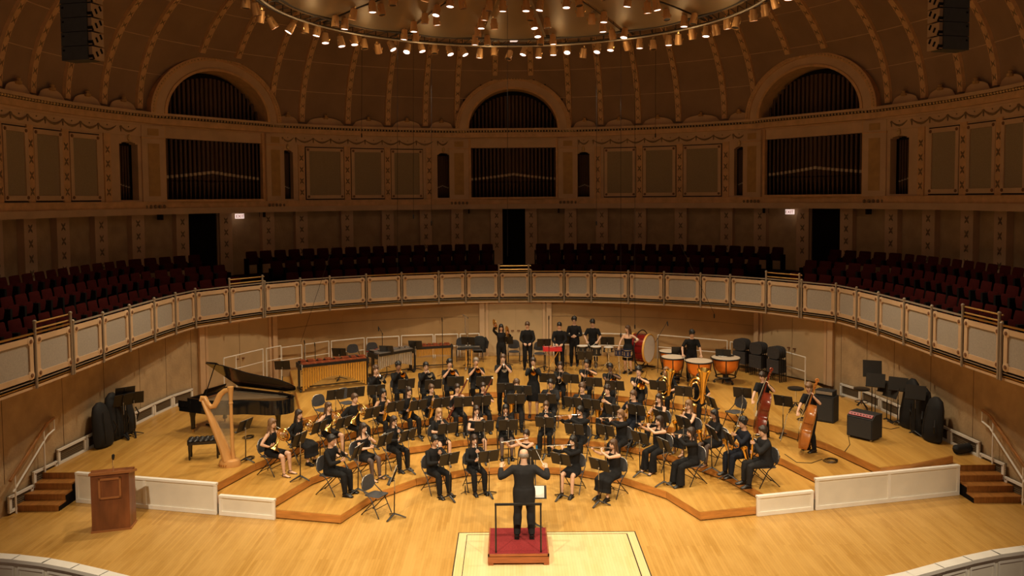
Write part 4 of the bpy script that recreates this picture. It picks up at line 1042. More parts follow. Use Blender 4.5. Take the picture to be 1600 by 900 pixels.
def hair_mesh(p, style):
    mb = MB(); H = p.H; R3 = H.to_3x3(); k = .97 if p.fem else 1.0
    def at_(x, y, z): return H @ Vector((x, y, z))
    if style == 'bald':
        m2 = MB()
        for a in range(-6, 7):
            an = a * .26; m2.ball(at_(.074 * math.sin(an), .012 + .086 * math.cos(an), -.01 + .02 * math.cos(an)), (.02, .022, .045), 7, 6, 0, R3)
        me = remesh(m2, 'hair', .011, 2); return join_mesh(me, MB(), ['hair_grey'])
    mb.ball(at_(0, .018, .038), (.094 * k, .106 * k, .106 * k), 16, 12, 0, R3)
    for s in (-1, 1): mb.ball(at_(s * .072, .02, .01), (.022, .055, .06), 8, 8, 0, R3)
    mb.ball(at_(.0, -.050, .078), (.070, .050, .040), 12, 8, 0, R3)
    rr = random.Random(hash(style) % 97 if False else len(style) * 7)
    if style in ('curly', 'fluffy'):
        for i in range(60):
            a = rr.uniform(0, 6.28); t = rr.uniform(0, 1.5); d = Vector((math.sin(t) * math.cos(a), math.sin(t) * math.sin(a) * 1.05, math.cos(t)))
            if d.y < -.5 and d.z < .5: continue
            mb.ball(at_(d.x * .097, .018 + d.y * .108, .04 + d.z * .108), rr.uniform(.018, .030), 6, 5, 0)
    if style == 'short':
        mb.ball(at_(.02, -.066, .064), (.055, .034, .030), 8, 6, 0, R3)
    if style in ('long', 'longwavy', 'ponytail', 'bun'):
        mb.ball(at_(0, .04, -.02), (.078, .07, .09), 12, 8, 0, R3)
    if style in ('long', 'longwavy'):
        b = H.translation; L = .30 if style == 'long' else .36
        base = at_(0, .06, -.03); dn = Vector((0, .02, -1)).normalized(); q = [base, base + dn * .10 + Vector((0, .02, 0)), base + dn * .2 + Vector((0, .04, 0)), base + dn * L + Vector((0, .055, 0)), base + dn * (L + .06) + Vector((0, .055, 0))]
        mb.tube(q, [(.075, .05), (.09, .04), (.095, .035), (.08, .028), (.04, .012)], 12, flat=(1, 0, 0))
        for s in (-1, 1):
            q = [at_(s * .076, -.02, .05), at_(s * .084, -.01, -.04), at_(s * .084, .0, -.10), at_(s * .085, .0, -.12) + Vector((0, -.02, -.06)), at_(s * .085, .0, -.12) + Vector((0, -.045, -.17))]
            mb.tube(q, [.018, .024, .026, .024, .010], 8)
    elif style == 'ponytail':
        q = [at_(0, .10, .03), at_(0, .135, .0), at_(0, .13, -.08), at_(0, .11, -.17), at_(0, .10, -.23)]; mb.tube(q, [.02, .03, .032, .024, .008], 8)
    elif style == 'bun':
        mb.ball(at_(0, .095, .085), .042, 10, 8)
    me = remesh(mb, 'hair', .012, 2)
    return join_mesh(me, MB(), ['hair_dark'])
CACHE = {}
def cached(key, fn):
    if key not in CACHE: CACHE[key] = fn()
    return CACHE[key]
def set_mat(o, i, name):
    o.material_slots[i].link = 'OBJECT'; o.material_slots[i].material = MATS[name]
def person(posekey, pose, label, loc, rz, skin='light', hair=('short', 'black'), top='long', bottom='trousers', shoes='flat', scale=1.0, cloth='black_cloth', glasses=False, tights=False, group=None):
    o = obj('person', cached((posekey, 'body'), lambda: body_mesh(pose)), None, loc, (0, 0, rz)); o.scale = (scale,) * 3
    set_mat(o, 0, 'skin_' + skin); tag(o, label, 'person', group)
    dress = bottom in ('dress', 'longdress')
    t = obj({'jacket': 'jacket'}.get(top, 'dress' if dress else 'shirt'), cached((posekey, 'top', top, bottom if dress else None), lambda: top_mesh(pose, top, {'dress': 'short', 'longdress': 'long'}.get(bottom))), o); set_mat(t, 0, cloth)
    if bottom in ('trousers', 'wide'):
        b = obj('trousers', cached((posekey, bottom), lambda: trousers_mesh(pose, bottom == 'wide')), o); set_mat(b, 0, cloth)
    h = obj('hair', cached((posekey, 'hair', hair[0]), lambda: hair_mesh(pose, hair[0])), o); set_mat(h, 0, 'hair_' + hair[1])
    for s in (-1, 1): obj('shoe', cached((posekey, 'shoe', shoes, s), lambda: shoe_mesh(pose, s, shoes == 'heel')), o)
    if tights:
        for s in (-1, 1):
            def tm(s=s):
                m_ = MB(); leg(m_, pose, s, .004); return m_.mesh('stocking', 'tights', 'all')
            obj('stocking', cached((posekey, 'tights', s), tm), o)
    if glasses:
        def gm_():
            m_ = MB(); R3 = pose.H.to_3x3()
            for s in (-1, 1):
                m_.ring(pose.H @ Vector((s * .032, -.098, .012)), .021, .0035, axis=R3 @ Vector((0, 1, 0)), n=12, m=4); m_.tube([pose.H @ Vector((s * .053, -.094, .014)), pose.H @ Vector((s * .078, -.02, .012))], .003, 4)
            m_.tube([pose.H @ Vector((-.011, -.1, .016)), pose.H @ Vector((.011, -.1, .016))], .003, 4); return m_.mesh('glasses', 'dark')
        obj('glasses', cached((posekey, 'glasses'), gm_), o)
    return o
# ================================================================== INSTRUMENTS AND PLAYING POSES
mat('gold_brass', (.86, .56, .16), .22, 1.0); mat('silver', (.82, .80, .76), .22, 1.0); mat('ebony', (.014, .013, .012), .35); mat('maple_red', (.16, .035, .016), .35)
mat('white_plastic', (.8, .78, .74), .4); mat('bow_hair', (.7, .66, .55), .6)
V = Vector
def fr3(d, side_hint=(1, 0, 0)):
    f = V(d).normalized(); s = V(side_hint); s = (s - f * s.dot(f)).normalized(); return f, s, s.cross(f)
INS = {}     # kind -> list of (part, meshbuilder, material, parent part or None)
POSE = {}
def hk(w_, d, n, c, pole): return (V(w_), V(d), V(n), c, V(pole))
def define(key, base_kw, hands, parts_fn):
    for fem in (False, True):
        p0 = make_pose(fem=fem, **base_kw); m = p0.mouth
        hR, hL = hands(m)
        POSE[(key, fem)] = make_pose(fem=fem, handR=hR, handL=hL, **base_kw)
        INS[(key, fem)] = parts_fn(m)
def bell(f, start, L, r0, r1, n=16):
    prof = []
    for i in range(9):
        u = i / 8; prof.append((r0 + (r1 - r0) * (u ** 3.2), u * L))
    return MB().lathe(prof, n, start, f, cap=False)
# ---- trumpet
def trumpet_parts(m, droop=-.16, metal='gold_brass'):
    f, s, u = fr3((0, -1, droop)); P = lambda a, b, c: m + f * a + s * b + u * c
    out = [('mouthpiece', MB().lathe([(.013, 0), (.009, .02), (.006, .07)], 8, m, f), 'silver')]
    t = MB().tube([P(.06, 0, 0), P(.40, 0, 0), P(.43, 0, -.02), P(.43, 0, -.055), P(.40, 0, -.075), P(.22, 0, -.075)], .010, 6)
    t.tube([P(.20, .018, -.06), P(.12, .02, -.05), P(.10, .02, -.03), P(.12, .02, -.005), P(.2, .02, 0)], .008, 6)
    out.append(('tubing', t, metal)); out.append(('bell', bell(f, P(.2, .02, 0), .34, .011, .075), metal))
    for i in range(3): out.append(('valve', MB().tube([P(.21 + i * .027, .009, -.10), P(.21 + i * .027, .009, .03)], .012, 8), metal))
    return out
def brass_hands(m, f=.0):
    return hk(m + V((-.055, -.15, -.10)), (.35, -.55, .65), (.8, -.5, .1), .8, (-.8, .1, -1)), hk(m + V((.065, -.15, -.10)), (-.3, -.6, .6), (-.8, -.3, 0), 1.1, (.8, .1, -1))
define('trumpet', dict(lean=3, hpitch=2), brass_hands, trumpet_parts)
define('trumpet_up', dict(sit=False, lean=0, hpitch=4), brass_hands, lambda m: trumpet_parts(m, -.3))
# ---- trombone
def trombone_parts(m):
    f, s, u = fr3((0, -1, -.42)); P = lambda a, b, c: m + f * a + s * b + u * c
    out = [('mouthpiece', MB().lathe([(.014, 0), (.01, .02), (.006, .08)], 8, m, f), 'silver')]
    t = MB().tube([P(.07, 0, 0), P(.80, 0, 0), P(.84, .02, -.01), P(.86, .045, -.02), P(.84, .07, -.03), P(.80, .09, -.035), P(.12, .09, -.035)], .008, 6)
    out.append(('slide', t, 'silver'))
    g = MB().tube([P(.14, .09, -.035), P(.0, .11, .0), P(-.25, .14, .05), P(-.33, .16, .09), P(-.36, .17, .14), P(-.33, .175, .18), P(-.25, .175, .19), P(.0, .165, .16)], .010, 6)
    out.append(('back_bow', g, 'gold_brass')); out.append(('bell', bell((f + u * -.12), P(0, .165, .16), .42, .010, .11), 'gold_brass'))
    out.append(('brace', MB().tube([P(.12, 0, 0), P(.12, .09, -.035)], .006, 5), 'silver'))
    return out
define('trombone', dict(lean=3, hpitch=4), lambda m: (hk(m + V((-.03, -.40, -.24)), (.3, -.8, .3), (.9, 0, -.2), .9, (-1, .2, -.4)), hk(m + V((.11, -.07, -.12)), (-.3, -.7, .6), (-.8, -.2, 0), 1.1, (1, .3, -.5))), trombone_parts)
# ---- flute
FT = V((-1, -.16, -.14)).normalized()
def flute_parts(m):
    a = m + V((0, -.012, -.004)); t = MB().tube([a - FT * .085, a + FT * .60], .0105, 8)
    k = MB()
    for i in range(11): k.lathe([(.010, 0), (.010, .006)], 8, a + FT * (.17 + i * .035) + V((0, -.003, .011)), (0, 0, 1))
    k.tube([a + FT * .15 + V((0, -.012, .004)), a + FT * .57 + V((0, -.012, .004))], .003, 4)
    return [('tube', t, 'silver'), ('keywork', k, 'silver'), ('lip_plate', MB().ball(a, (.024, .016, .008), 8, 5), 'silver')]
define('flute', dict(lean=4, hyaw=-14, hpitch=6, hroll=6), lambda m: (hk(m + FT * .44 + V((-.03, .02, -.10)), (.15, -.45, .85), (0, -1, .4), 1.0, (-1, .3, -.5)), hk(m + FT * .20 + V((.04, -.10, -.08)), (-.35, .35, .8), (-.2, 1, .2), 1.0, (.8, -.6, -.6))), flute_parts)
# ---- clarinet, oboe
CD = V((0, -.50, -.866))
def wood_parts(m, L=.64, r=.0145, flare=.034, ring_='silver'):
    t = MB().lathe([(.006, -.01), (.011, .06), (.014, .08), (r, .1), (r, L - .10), (r + .003, L - .08), (flare, L)], 10, m, CD)
    k = MB()
    for a in (.09, .20, .36, L - .09): k.lathe([(r + .003, a), (r + .003, a + .012)], 10, m, CD)
    f, s, u = fr3(CD)
    for i in range(9): k.lathe([(.009, 0), (.009, .007)], 6, m + CD * (.15 + i * .042) + u * -.0 + V((0, -.016, .008)), (0, -.86, .5))
    k.tube([m + CD * .14 + V((.016, -.004, 0)), m + CD * (L - .14) + V((.016, -.004, 0))], .0035, 4)
    return [('body', t, 'ebony'), ('keywork', k, 'silver'), ('mouthpiece', MB().lathe([(.005, -.012), (.009, .015), (.012, .05)], 8, m, CD), 'white_plastic')]
def reed_hands(m): return hk(m + CD * .40 + V((-.07, .02, -.03)), (.6, -.65, .3), (.55, .5, 0), .95, (-1, .35, -.6)), hk(m + CD * .19 + V((.07, .025, -.03)), (-.6, -.65, .3), (-.55, .5, 0), .95, (1, .35, -.6))
define('clarinet', dict(lean=4, hpitch=10), reed_hands, wood_parts)
define('oboe', dict(lean=5, hpitch=10), reed_hands, lambda m: wood_parts(m, .60, .0125, .022))
# ---- saxophone
def sax_parts(m, big=1.0):
    z0 = m.z; T = m + V((-.015, -.15, -.055)); Bt = V((-.11 * big, m.y - .13, .60 if big <= 1.05 else .50))
    out = [('mouthpiece', MB().lathe([(.006, -.01), (.011, .03), (.013, .07)], 8, m, (-.05, -.95, .12)), 'white_plastic')]
    out.append(('neck', MB().tube([m + V((-.002, -.06, .006)), m + V((-.005, -.11, .01)), m + V((-.012, -.145, -.015)), T], [.009, .011, .012, .013], 8), 'gold_brass'))
    d = (Bt - T); L = d.length; d.normalize(); fw = V((-.25, -1, 0)).normalized(); fw = (fw - d * fw.dot(d)).normalized()
    body = MB().tube([T, T.lerp(Bt, .5), Bt], [.016, .025, .034 * big], 10)
    bow = [Bt + fw * (.055 * big * (1 - math.cos(a))) + d * (.06 * big * math.sin(a)) for a in (0, .5, 1.0, 1.57, 2.1, 2.6, 3.14)]
    body.tube(bow, [.034 * big, .036 * big, .038 * big, .040 * big, .042 * big, .044 * big, .045 * big], 10)
    out.append(('body', body, 'gold_brass')); b0 = bow[-1]; upd = (-d + fw * .28).normalized()
    out.append(('bell', bell(upd, b0, .27 * big, .045 * big, .072 * big + .01, 14), 'gold_brass'))
    k = MB(); sd = d.cross(fw)
    for i in range(9): k.lathe([(.013, 0), (.013, .008)], 8, T.lerp(Bt, .14 + i * .092) + fw * (.022 + i * .0018), fw)
    for q in (-1, 1): k.tube([T.lerp(Bt, .12) + sd * q * .024 + fw * .008, T.lerp(Bt, .92) + sd * q * .04 + fw * .008], .004, 4)
    out.append(('keywork', k, 'gold_brass')); return out
def sax_hands(m):
    T = m + V((-.015, -.15, -.055)); Bt = V((-.11, m.y - .13, .60))
    return hk(T.lerp(Bt, .72) + V((-.075, .04, .0)), (.55, -.75, .1), (.6, .5, 0), .9, (-1, .4, -.5)), hk(T.lerp(Bt, .26) + V((.075, .03, -.01)), (-.6, -.7, .2), (-.6, .5, 0), .9, (1, .3, -.6))
define('sax', dict(lean=4, hpitch=8), sax_hands, sax_parts)
define('tenor_sax', dict(lean=4, hpitch=8), sax_hands, lambda m: sax_parts(m, 1.22))
# ---- french horn
def horn_parts(m):
    C = m + V((.02, -.21, -.19)); ax = V((.96, .12, .18)).normalized()
    c = MB().ring(C, .160, .014, ax, 26, 6).ring(C + ax * .014, .130, .012, ax, 24, 6).ring(C - ax * .014, .10, .010, ax, 20, 6)
    c.ring(C + ax * .03 + V((0, 0, .04)), .055, .011, ax, 14, 6); c.ring(C + ax * .03 + V((.0, .0, -.06)), .05, .011, ax, 14, 6)
    out = [('coil', c, 'gold_brass')]
    out.append(('leadpipe', MB().tube([m + V((0, -.03, -.005)), m + V((.01, -.12, -.04)), C + V((.02, .02, .13))], [.006, .007, .009], 6), 'silver'))
    out.append(('mouthpiece', MB().lathe([(.010, 0), (.006, .05)], 8, m, (0, -1, -.15)), 'silver'))
    for i in range(3): out.append(('rotary_valve', MB().lathe([(.020, -.02), (.020, .03), (.014, .036)], 10, C + V((-.03 + i * .045, -.03 * i + .02, .01)) + ax * .02, ax), 'silver'))
    bd = V((-.45, .25, -.78)).normalized(); b0 = C + V((-.10, .03, -.06))
    out.append(('bell', bell(bd, b0, .30, .016, .15, 20), 'gold_brass'))
    k = MB()
    for i in range(4): k.tube([C + ax * .03 + V((-.06 + i * .035, 0, -.08)), C + ax * .03 + V((-.07 + i * .045, 0, .07))], .008, 5)
    out.append(('slides', k, 'silver')); return out
define('horn', dict(lean=4, hpitch=6), lambda m: (hk(V((-.19, m.y + .03, m.z - .46)), (.5, -.6, .4), (.5, .5, .5), .6, (-1, .5, -.3)), hk(m + V((.13, -.19, -.20)), (-.6, -.5, .4), (-.8, .1, 0), 1.0, (1, .2, -.6))), horn_parts)
# ---- bassoon
BA, BB_ = V((-.30, -.06, .34)), V((.24, -.34, 1.56))
def bassoon_parts(m):
    d = (BB_ - BA).normalized(); L = (BB_ - BA).length
    t = MB().lathe([(.03, 0), (.036, .05), (.034, .42), (.026, .45), (.022, L - .30), (.027, L - .28), (.022, L - .06), (.028, L - .03), (.026, L)], 10, BA, d)
    t.lathe([(.024, .40), (.018, .62), (.014, .86)], 8, BA + V((.0, .04, .02)), d)
    k = MB()
    for i in range(12): k.lathe([(.011, 0), (.011, .03)], 6, BA + d * (.12 + i * .08), (-.3, -.9, .2))
    for i in range(4): k.lathe([(.036, 0), (.036, .014)], 10, BA + d * (.06, .44, .78, L - .30)[i], d)
    q = BA + V((0, .04, .02)) + d * .86
    return [('body', t, 'maple_red'), ('keywork', k, 'silver'), ('crook', MB().tube([q, q + d * .06 + V((.0, .0, .02)), m + V((.03, -.06, .03)), m], [.006, .006, .005, .003], 6), 'silver'), ('bell_ring', MB().lathe([(.029, L - .012), (.029, L + .008)], 10, BA, d), 'white_plastic')]
define('bassoon', dict(lean=5, hpitch=8), lambda m: (hk(BA.lerp(BB_, .26) + V((-.06, .05, 0)), (.5, -.7, .4), (.6, -.1, 0), .9, (-1, .5, -.4)), hk(BA.lerp(BB_, .55) + V((.09, .02, -.05)), (-.5, -.6, .6), (-.7, .2, 0), .9, (1, .2, -.6))), bassoon_parts)
# ---- euphonium, tuba
def low_brass(m, k, side=1):
    c = V((side * .02, m.y - .22, .86 if k < 1.2 else .92)); f = V((0, -.12, 1)).normalized()
    B0 = c + V((side * .12 * k, .0, -.24 * k)); ud = V((side * .10, -.10, 1)).normalized(); Lb = .66 * k + .1
    out = [('bell', bell(ud, B0, Lb, .045 * k, .15 * k, 22), 'gold_brass')]
    def oval(o, w_, h, r):
        pts = [c + o + V((w_ * math.cos(a), 0, h * math.sin(a))) for a in [i * 2 * math.pi / 20 for i in range(21)]]; return MB().tube(pts, r, 8, cap=False)
    out.append(('outer_bow', oval(V((0, 0, -.02)), .17 * k, .30 * k, .034 * k), 'gold_brass'))
    out.append(('inner_branch', oval(V((-side * .02, -.04, .0)), .11 * k, .20 * k, .020 * k), 'gold_brass'))
    for i in range(3): out.append(('valve', MB().tube([c + V((-side * (.03 + i * .04) * k, -.07 * k, -.12)), c + V((-side * (.03 + i * .04) * k, -.07 * k, .12))], .018, 8), 'silver'))
    out.append(('leadpipe', MB().tube([m, m + V((0, -.06, 0)), m + V((-side * .06, -.15, -.06)), c + V((-side * .12 * k, -.03, .12))], [.010, .008, .009, .011], 6), 'silver'))
    return out
define('euphonium', dict(lean=2, hpitch=2), lambda m: (hk(V((-.10, m.y - .22, .90)), (.5, -.5, .5), (.5, .6, -.2), .8, (-1, .4, -.5)), hk(V((.20, m.y - .16, .74)), (-.5, -.6, .1), (-.8, -.1, 0), .7, (1, .4, -.5))), lambda m: low_brass(m, 1.0))
define('tuba', dict(lean=2, hpitch=2), lambda m: (hk(V((-.16, m.y - .20, .86)), (.5, -.6, .4), (.5, .6, -.2), .8, (-1, .4, -.5)), hk(V((.24, m.y - .14, .72)), (-.4, -.6, .2), (-.8, -.1, 0), .7, (1, .4, -.5))), lambda m: low_brass(m, 1.38))
# ---- standing players without an instrument at the mouth
NOI = lambda m: []
define('cymbals', dict(sit=False, lean=3, hpitch=14), lambda m: (hk(m + V((-.26, -.22, .16)), (.2, -.3, .9), (.95, 0, .1), 1.2, (-1, .2, -.6)), hk(m + V((.24, -.26, -.10)), (-.2, -.3, .9), (-.95, 0, .1), 1.2, (1, .2, -.6))),
       lambda m: [])
define('hands_low', dict(sit=False, lean=5, hpitch=20), lambda m: (hk(V((-.12, -.28, 1.02)), (.35, -.8, -.2), (.3, .1, -.9), .5, (-1, .6, -.2)), hk(V((.12, -.28, 1.02)), (-.35, -.8, -.2), (-.3, .1, -.9), .5, (1, .6, -.2))), NOI)
define('hands_folded', dict(sit=False, lean=2, hpitch=10), lambda m: (hk(V((-.08, -.22, 1.10)), (.8, -.4, .0), (.2, .8, 0), .8, (-1, .6, -.4)), hk(V((.08, -.24, 1.12)), (-.8, -.4, .0), (-.2, .8, 0), .8, (1, .6, -.4))), NOI)
def stick(a, b): return MB().tube([a, V(a).lerp(V(b), .9), b], [.009, .006, .009], 6)
define('drum_sticks', dict(sit=False, lean=6, hpitch=22), lambda m: (hk(V((-.20, -.30, 1.02)), (.25, -.85, -.3), (.2, -.2, -.9), 1.3, (-1, .5, -.3)), hk(V((.20, -.30, 1.02)), (-.25, -.85, -.3), (-.2, -.2, -.9), 1.3, (1, .5, -.3))),
       lambda m: [('drumstick', stick((-.21, -.24, 1.01), (-.06, -.66, .93)), 'bow_hair'), ('drumstick', stick((.21, -.24, 1.01), (.05, -.66, .93)), 'bow_hair')])
def beater(a, b): return MB().tube([a, b], .008, 6).ball(b, .045, 10, 8)
define('timpani_mallets', dict(sit=False, lean=10, hpitch=24, hyaw=12), lambda m: (hk(V((-.32, -.30, .98)), (-.1, -.9, -.3), (.2, 0, -.9), 1.2, (-1, .5, -.2)), hk(V((.30, -.36, .94)), (.0, -.9, -.3), (-.2, 0, -.9), 1.2, (1, .5, -.2))),
       lambda m: [('mallet', MB().tube([(-.32, -.30, .96), (-.28, -.72, .86)], .006, 6).ball((-.28, -.73, .86), .022, 8, 6), 'bow_hair'), ('mallet', MB().tube([(.30, -.36, .92), (.22, -.78, .86)], .006, 6).ball((.22, -.79, .86), .022, 8, 6), 'bow_hair')])
define('bass_drum', dict(sit=False, lean=2, hpitch=4, hyaw=-35), lambda m: (hk(V((-.26, -.26, 1.0)), (.1, -.8, -.5), (.3, 0, -.9), 1.0, (-1, .4, -.2)), hk(V((.34, -.16, 1.20)), (.3, -.5, .5), (-.3, -.3, -.8), 1.2, (1, .5, -.5))),
       lambda m: [('mallet', beater(V((.36, -.20, 1.20)), V((.50, -.40, 1.36))), 'white_plastic')])
define('double_bass', dict(sit=False, lean=5, hpitch=20, hyaw=14, feet={-1: (-.12, .03, 0), 1: (.13, .0, 0)}), lambda m: (hk(V((-.03, -.45, .96)), (.55, -.3, -.6), (.5, -.5, .2), .7, (-1, .5, -.1)), hk(V((.415, -.27, 1.52)), (-.55, .25, .55), (-.4, -.3, .1), 1.1, (1, -.2, -.35))), NOI)
define('conducting', dict(sit=False, lean=2, hpitch=4, stance=.13), lambda m: (hk(V((-.41, -.16, 1.33)), (.15, -.6, .8), (.2, -.1, -.9), .5, (-1, .25, -.7)), hk(V((.41, -.16, 1.35)), (-.15, -.6, .8), (-.2, -.1, -.9), .4, (1, .25, -.7))),
       lambda m: [('baton', MB().tube([(-.40, -.20, 1.40), (-.26, -.56, 1.60)], [.006, .002], 6), 'white_plastic')])
HOLD = {'drum_sticks': ('drumsticks', 'pair of wooden drumsticks'), 'timpani_mallets': ('timpani_mallets', 'pair of timpani mallets'), 'bass_drum': ('bass_drum_mallet', 'white bass drum mallet'), 'conducting': ('baton', 'thin white baton')}
def instrument(key, fem, name, label, cat, loc, rz, scale, metal=None, group=None):
    parts = INS[(key, fem)]
    if not parts: return None
    t = thing(name, label, cat, loc, rz, group); t.scale = (scale,) * 3
    for i, (pn, mb, mt) in enumerate(parts):
        if metal and mt == 'gold_brass': mt = metal
        me = cached(('ins', key, fem, i, mt), lambda: mb.mesh(pn, mt, True)); obj(pn, me, t)
    return t

# ================================================================== CHAIRS AND STANDS
mat('chair_pad', (.045, .043, .046), .8, var=.15, scale=30); mat('chair_frame', (.02, .019, .019), .4, .4); mat('chair_rim', (.30, .28, .26), .35, .6)
mat('stand_black', (.022, .017, .012), .55, var=.1, scale=5); mat('stand_tube', (.03, .028, .026), .3, .6); mat('paper', (.8, .78, .72), .8); mat('stand_knob', (.5, .48, .45), .3, .8)
def chair_proto():
    t = thing('folding_chair', 'x', 'chair')
    # faces -Y; padded oval back, padded seat, crossed tube legs
    pts = []
    for i in range(20):
        a = 2 * math.pi * i / 20; x = .205 * (abs(math.cos(a)) ** .6) * (1 if math.cos(a) >= 0 else -1); z = .16 * (abs(math.sin(a)) ** .75) * (1 if math.sin(a) >= 0 else -1)
        pts.append(V((x * (1 - .12 * (z / .16)), .235 + .10 * (z + .16) * .9, .68 + z)))
    bk = MB().extrude(pts, (0, .0, 0), (0, -.035, .008)).build('backrest', 'chair_pad', t, True)
    MB().tube([p + V((0, -.015, 0)) for p in pts + [pts[0]]], .010, 5, cap=False).build('back_rim', 'chair_rim', bk, True)
    MB().tube([(0, -.20, .445), (0, -.17, .45), (0, .17, .44), (0, .21, .435)], [(.17, .01), (.20, .024), (.19, .024), (.15, .01)], 14, flat=(1, 0, 0)).build('seat_pad', 'chair_pad', t, True)
    for s in (-1, 1):
        MB().tube([(s * .225, -.24, .0), (s * .222, -.03, .40), (s * .215, .20, .56), (s * .195, .265, .72)], .012, 7).build('front_leg', 'chair_frame', t, True)
        MB().tube([(s * .20, .27, .0), (s * .20, -.16, .43)], .012, 7).build('rear_leg', 'chair_frame', t, True)
    MB().tube([(-.215, -.14, .19), (.215, -.14, .19)], .008, 6).build('front_stretcher', 'chair_frame', t)
    MB().tube([(-.20, .19, .08), (.20, .19, .08)], .008, 6).build('rear_stretcher', 'chair_frame', t)
    return t
CH = chair_proto(); ch_used = [False]
def chair(loc, rz, label, group='black folding chairs'):
    t = CH if not ch_used[0] else copy_tree(CH); ch_used[0] = True
    t.location = loc; t.rotation_euler = (0, 0, rz); return tag(t, label, 'chair', group)
def stand_proto(tilt=22):
    t = thing('music_stand', 'x', 'music stand'); ta = R_(tilt); R3 = Matrix.Rotation(-ta, 3, 'X')
    # player sits at +Y side; desk leans away from the player, towards -Y at its top
    c = V((0, 0, .96)); dk = MB().box(c, (.50, .012, .33), Matrix.Rotation(ta, 3, 'X')).build('desk', 'stand_black', t)
    dn = Matrix.Rotation(ta, 3, 'X') @ V((0, 0, 1)); nn = Matrix.Rotation(ta, 3, 'X') @ V((0, 1, 0))
    MB().box(c - dn * .16 + nn * .03, (.50, .07, .012), Matrix.Rotation(ta, 3, 'X')).build('lip', 'stand_black', dk)
    MB().box(c - nn * .018, (.055, .03, .30), Matrix.Rotation(ta, 3, 'X')).build('spine', 'black_metal', dk)
    MB().ball(c - nn * .04 - dn * .07, (.018, .018, .018), 8, 6).build('tilt_knob', 'stand_knob', dk, True)
    MB().box(c + nn * .012 + V((.0, 0, .01)), (.40, .006, .29), Matrix.Rotation(ta, 3, 'X')).build('sheet_music', 'paper', dk)
    MB().tube([(0, -.02, .90), (0, -.015, .55)], .008, 7).build('inner_tube', 'stand_knob', t)
    MB().tube([(0, -.015, .60), (0, 0, .08)], .013, 8).build('outer_tube', 'stand_tube', t)
    for k in range(3):
        a = k * 2.094 + .52; e = V((math.cos(a), math.sin(a), 0))
        MB().tube([e * .01 + V((0, 0, .10)), e * .12 + V((0, 0, .065)), e * .26 + V((0, 0, .015))], [(.034, .016), (.030, .014), (.022, .010)], 7, flat=e.cross(V((0, 0, 1)))).build('foot', 'black_metal', t, True)
    return t
STD = stand_proto(); st_used = [False]
def stand(loc, rz, label, h=1.0, group='black music stands', bare=False):
    t = STD if not st_used[0] else copy_tree(STD); st_used[0] = True
    t.location = loc; t.rotation_euler = (0, 0, rz); t.scale = (1, 1, h)
    if bare:
        for c1 in t.children:
            for c2 in list(c1.children):
                if c2.name.startswith('sheet_music'): bpy.data.objects.remove(c2)
    return tag(t, label, 'music stand', group)
# ================================================================== THE BAND
POD = V((0.03, 15.9, 0))
def face(p, tx=POD.x, ty=POD.y, extra=0):
    return math.atan2(tx - p[0], -(ty - p[1])) + R_(extra)
SAT = 1.205; UPR = 1.61
INAME = {'trumpet': ('trumpet', 'trumpet'), 'trumpet_up': ('trumpet', 'trumpet'), 'trombone': ('trombone', 'trombone'), 'flute': ('flute', 'flute'), 'clarinet': ('clarinet', 'clarinet'), 'oboe': ('oboe', 'oboe'), 'sax': ('saxophone', 'saxophone'), 'tenor_sax': ('saxophone', 'saxophone'), 'horn': ('french_horn', 'horn'), 'bassoon': ('bassoon', 'bassoon'), 'euphonium': ('euphonium', 'euphonium'), 'tuba': ('tuba', 'tuba')}
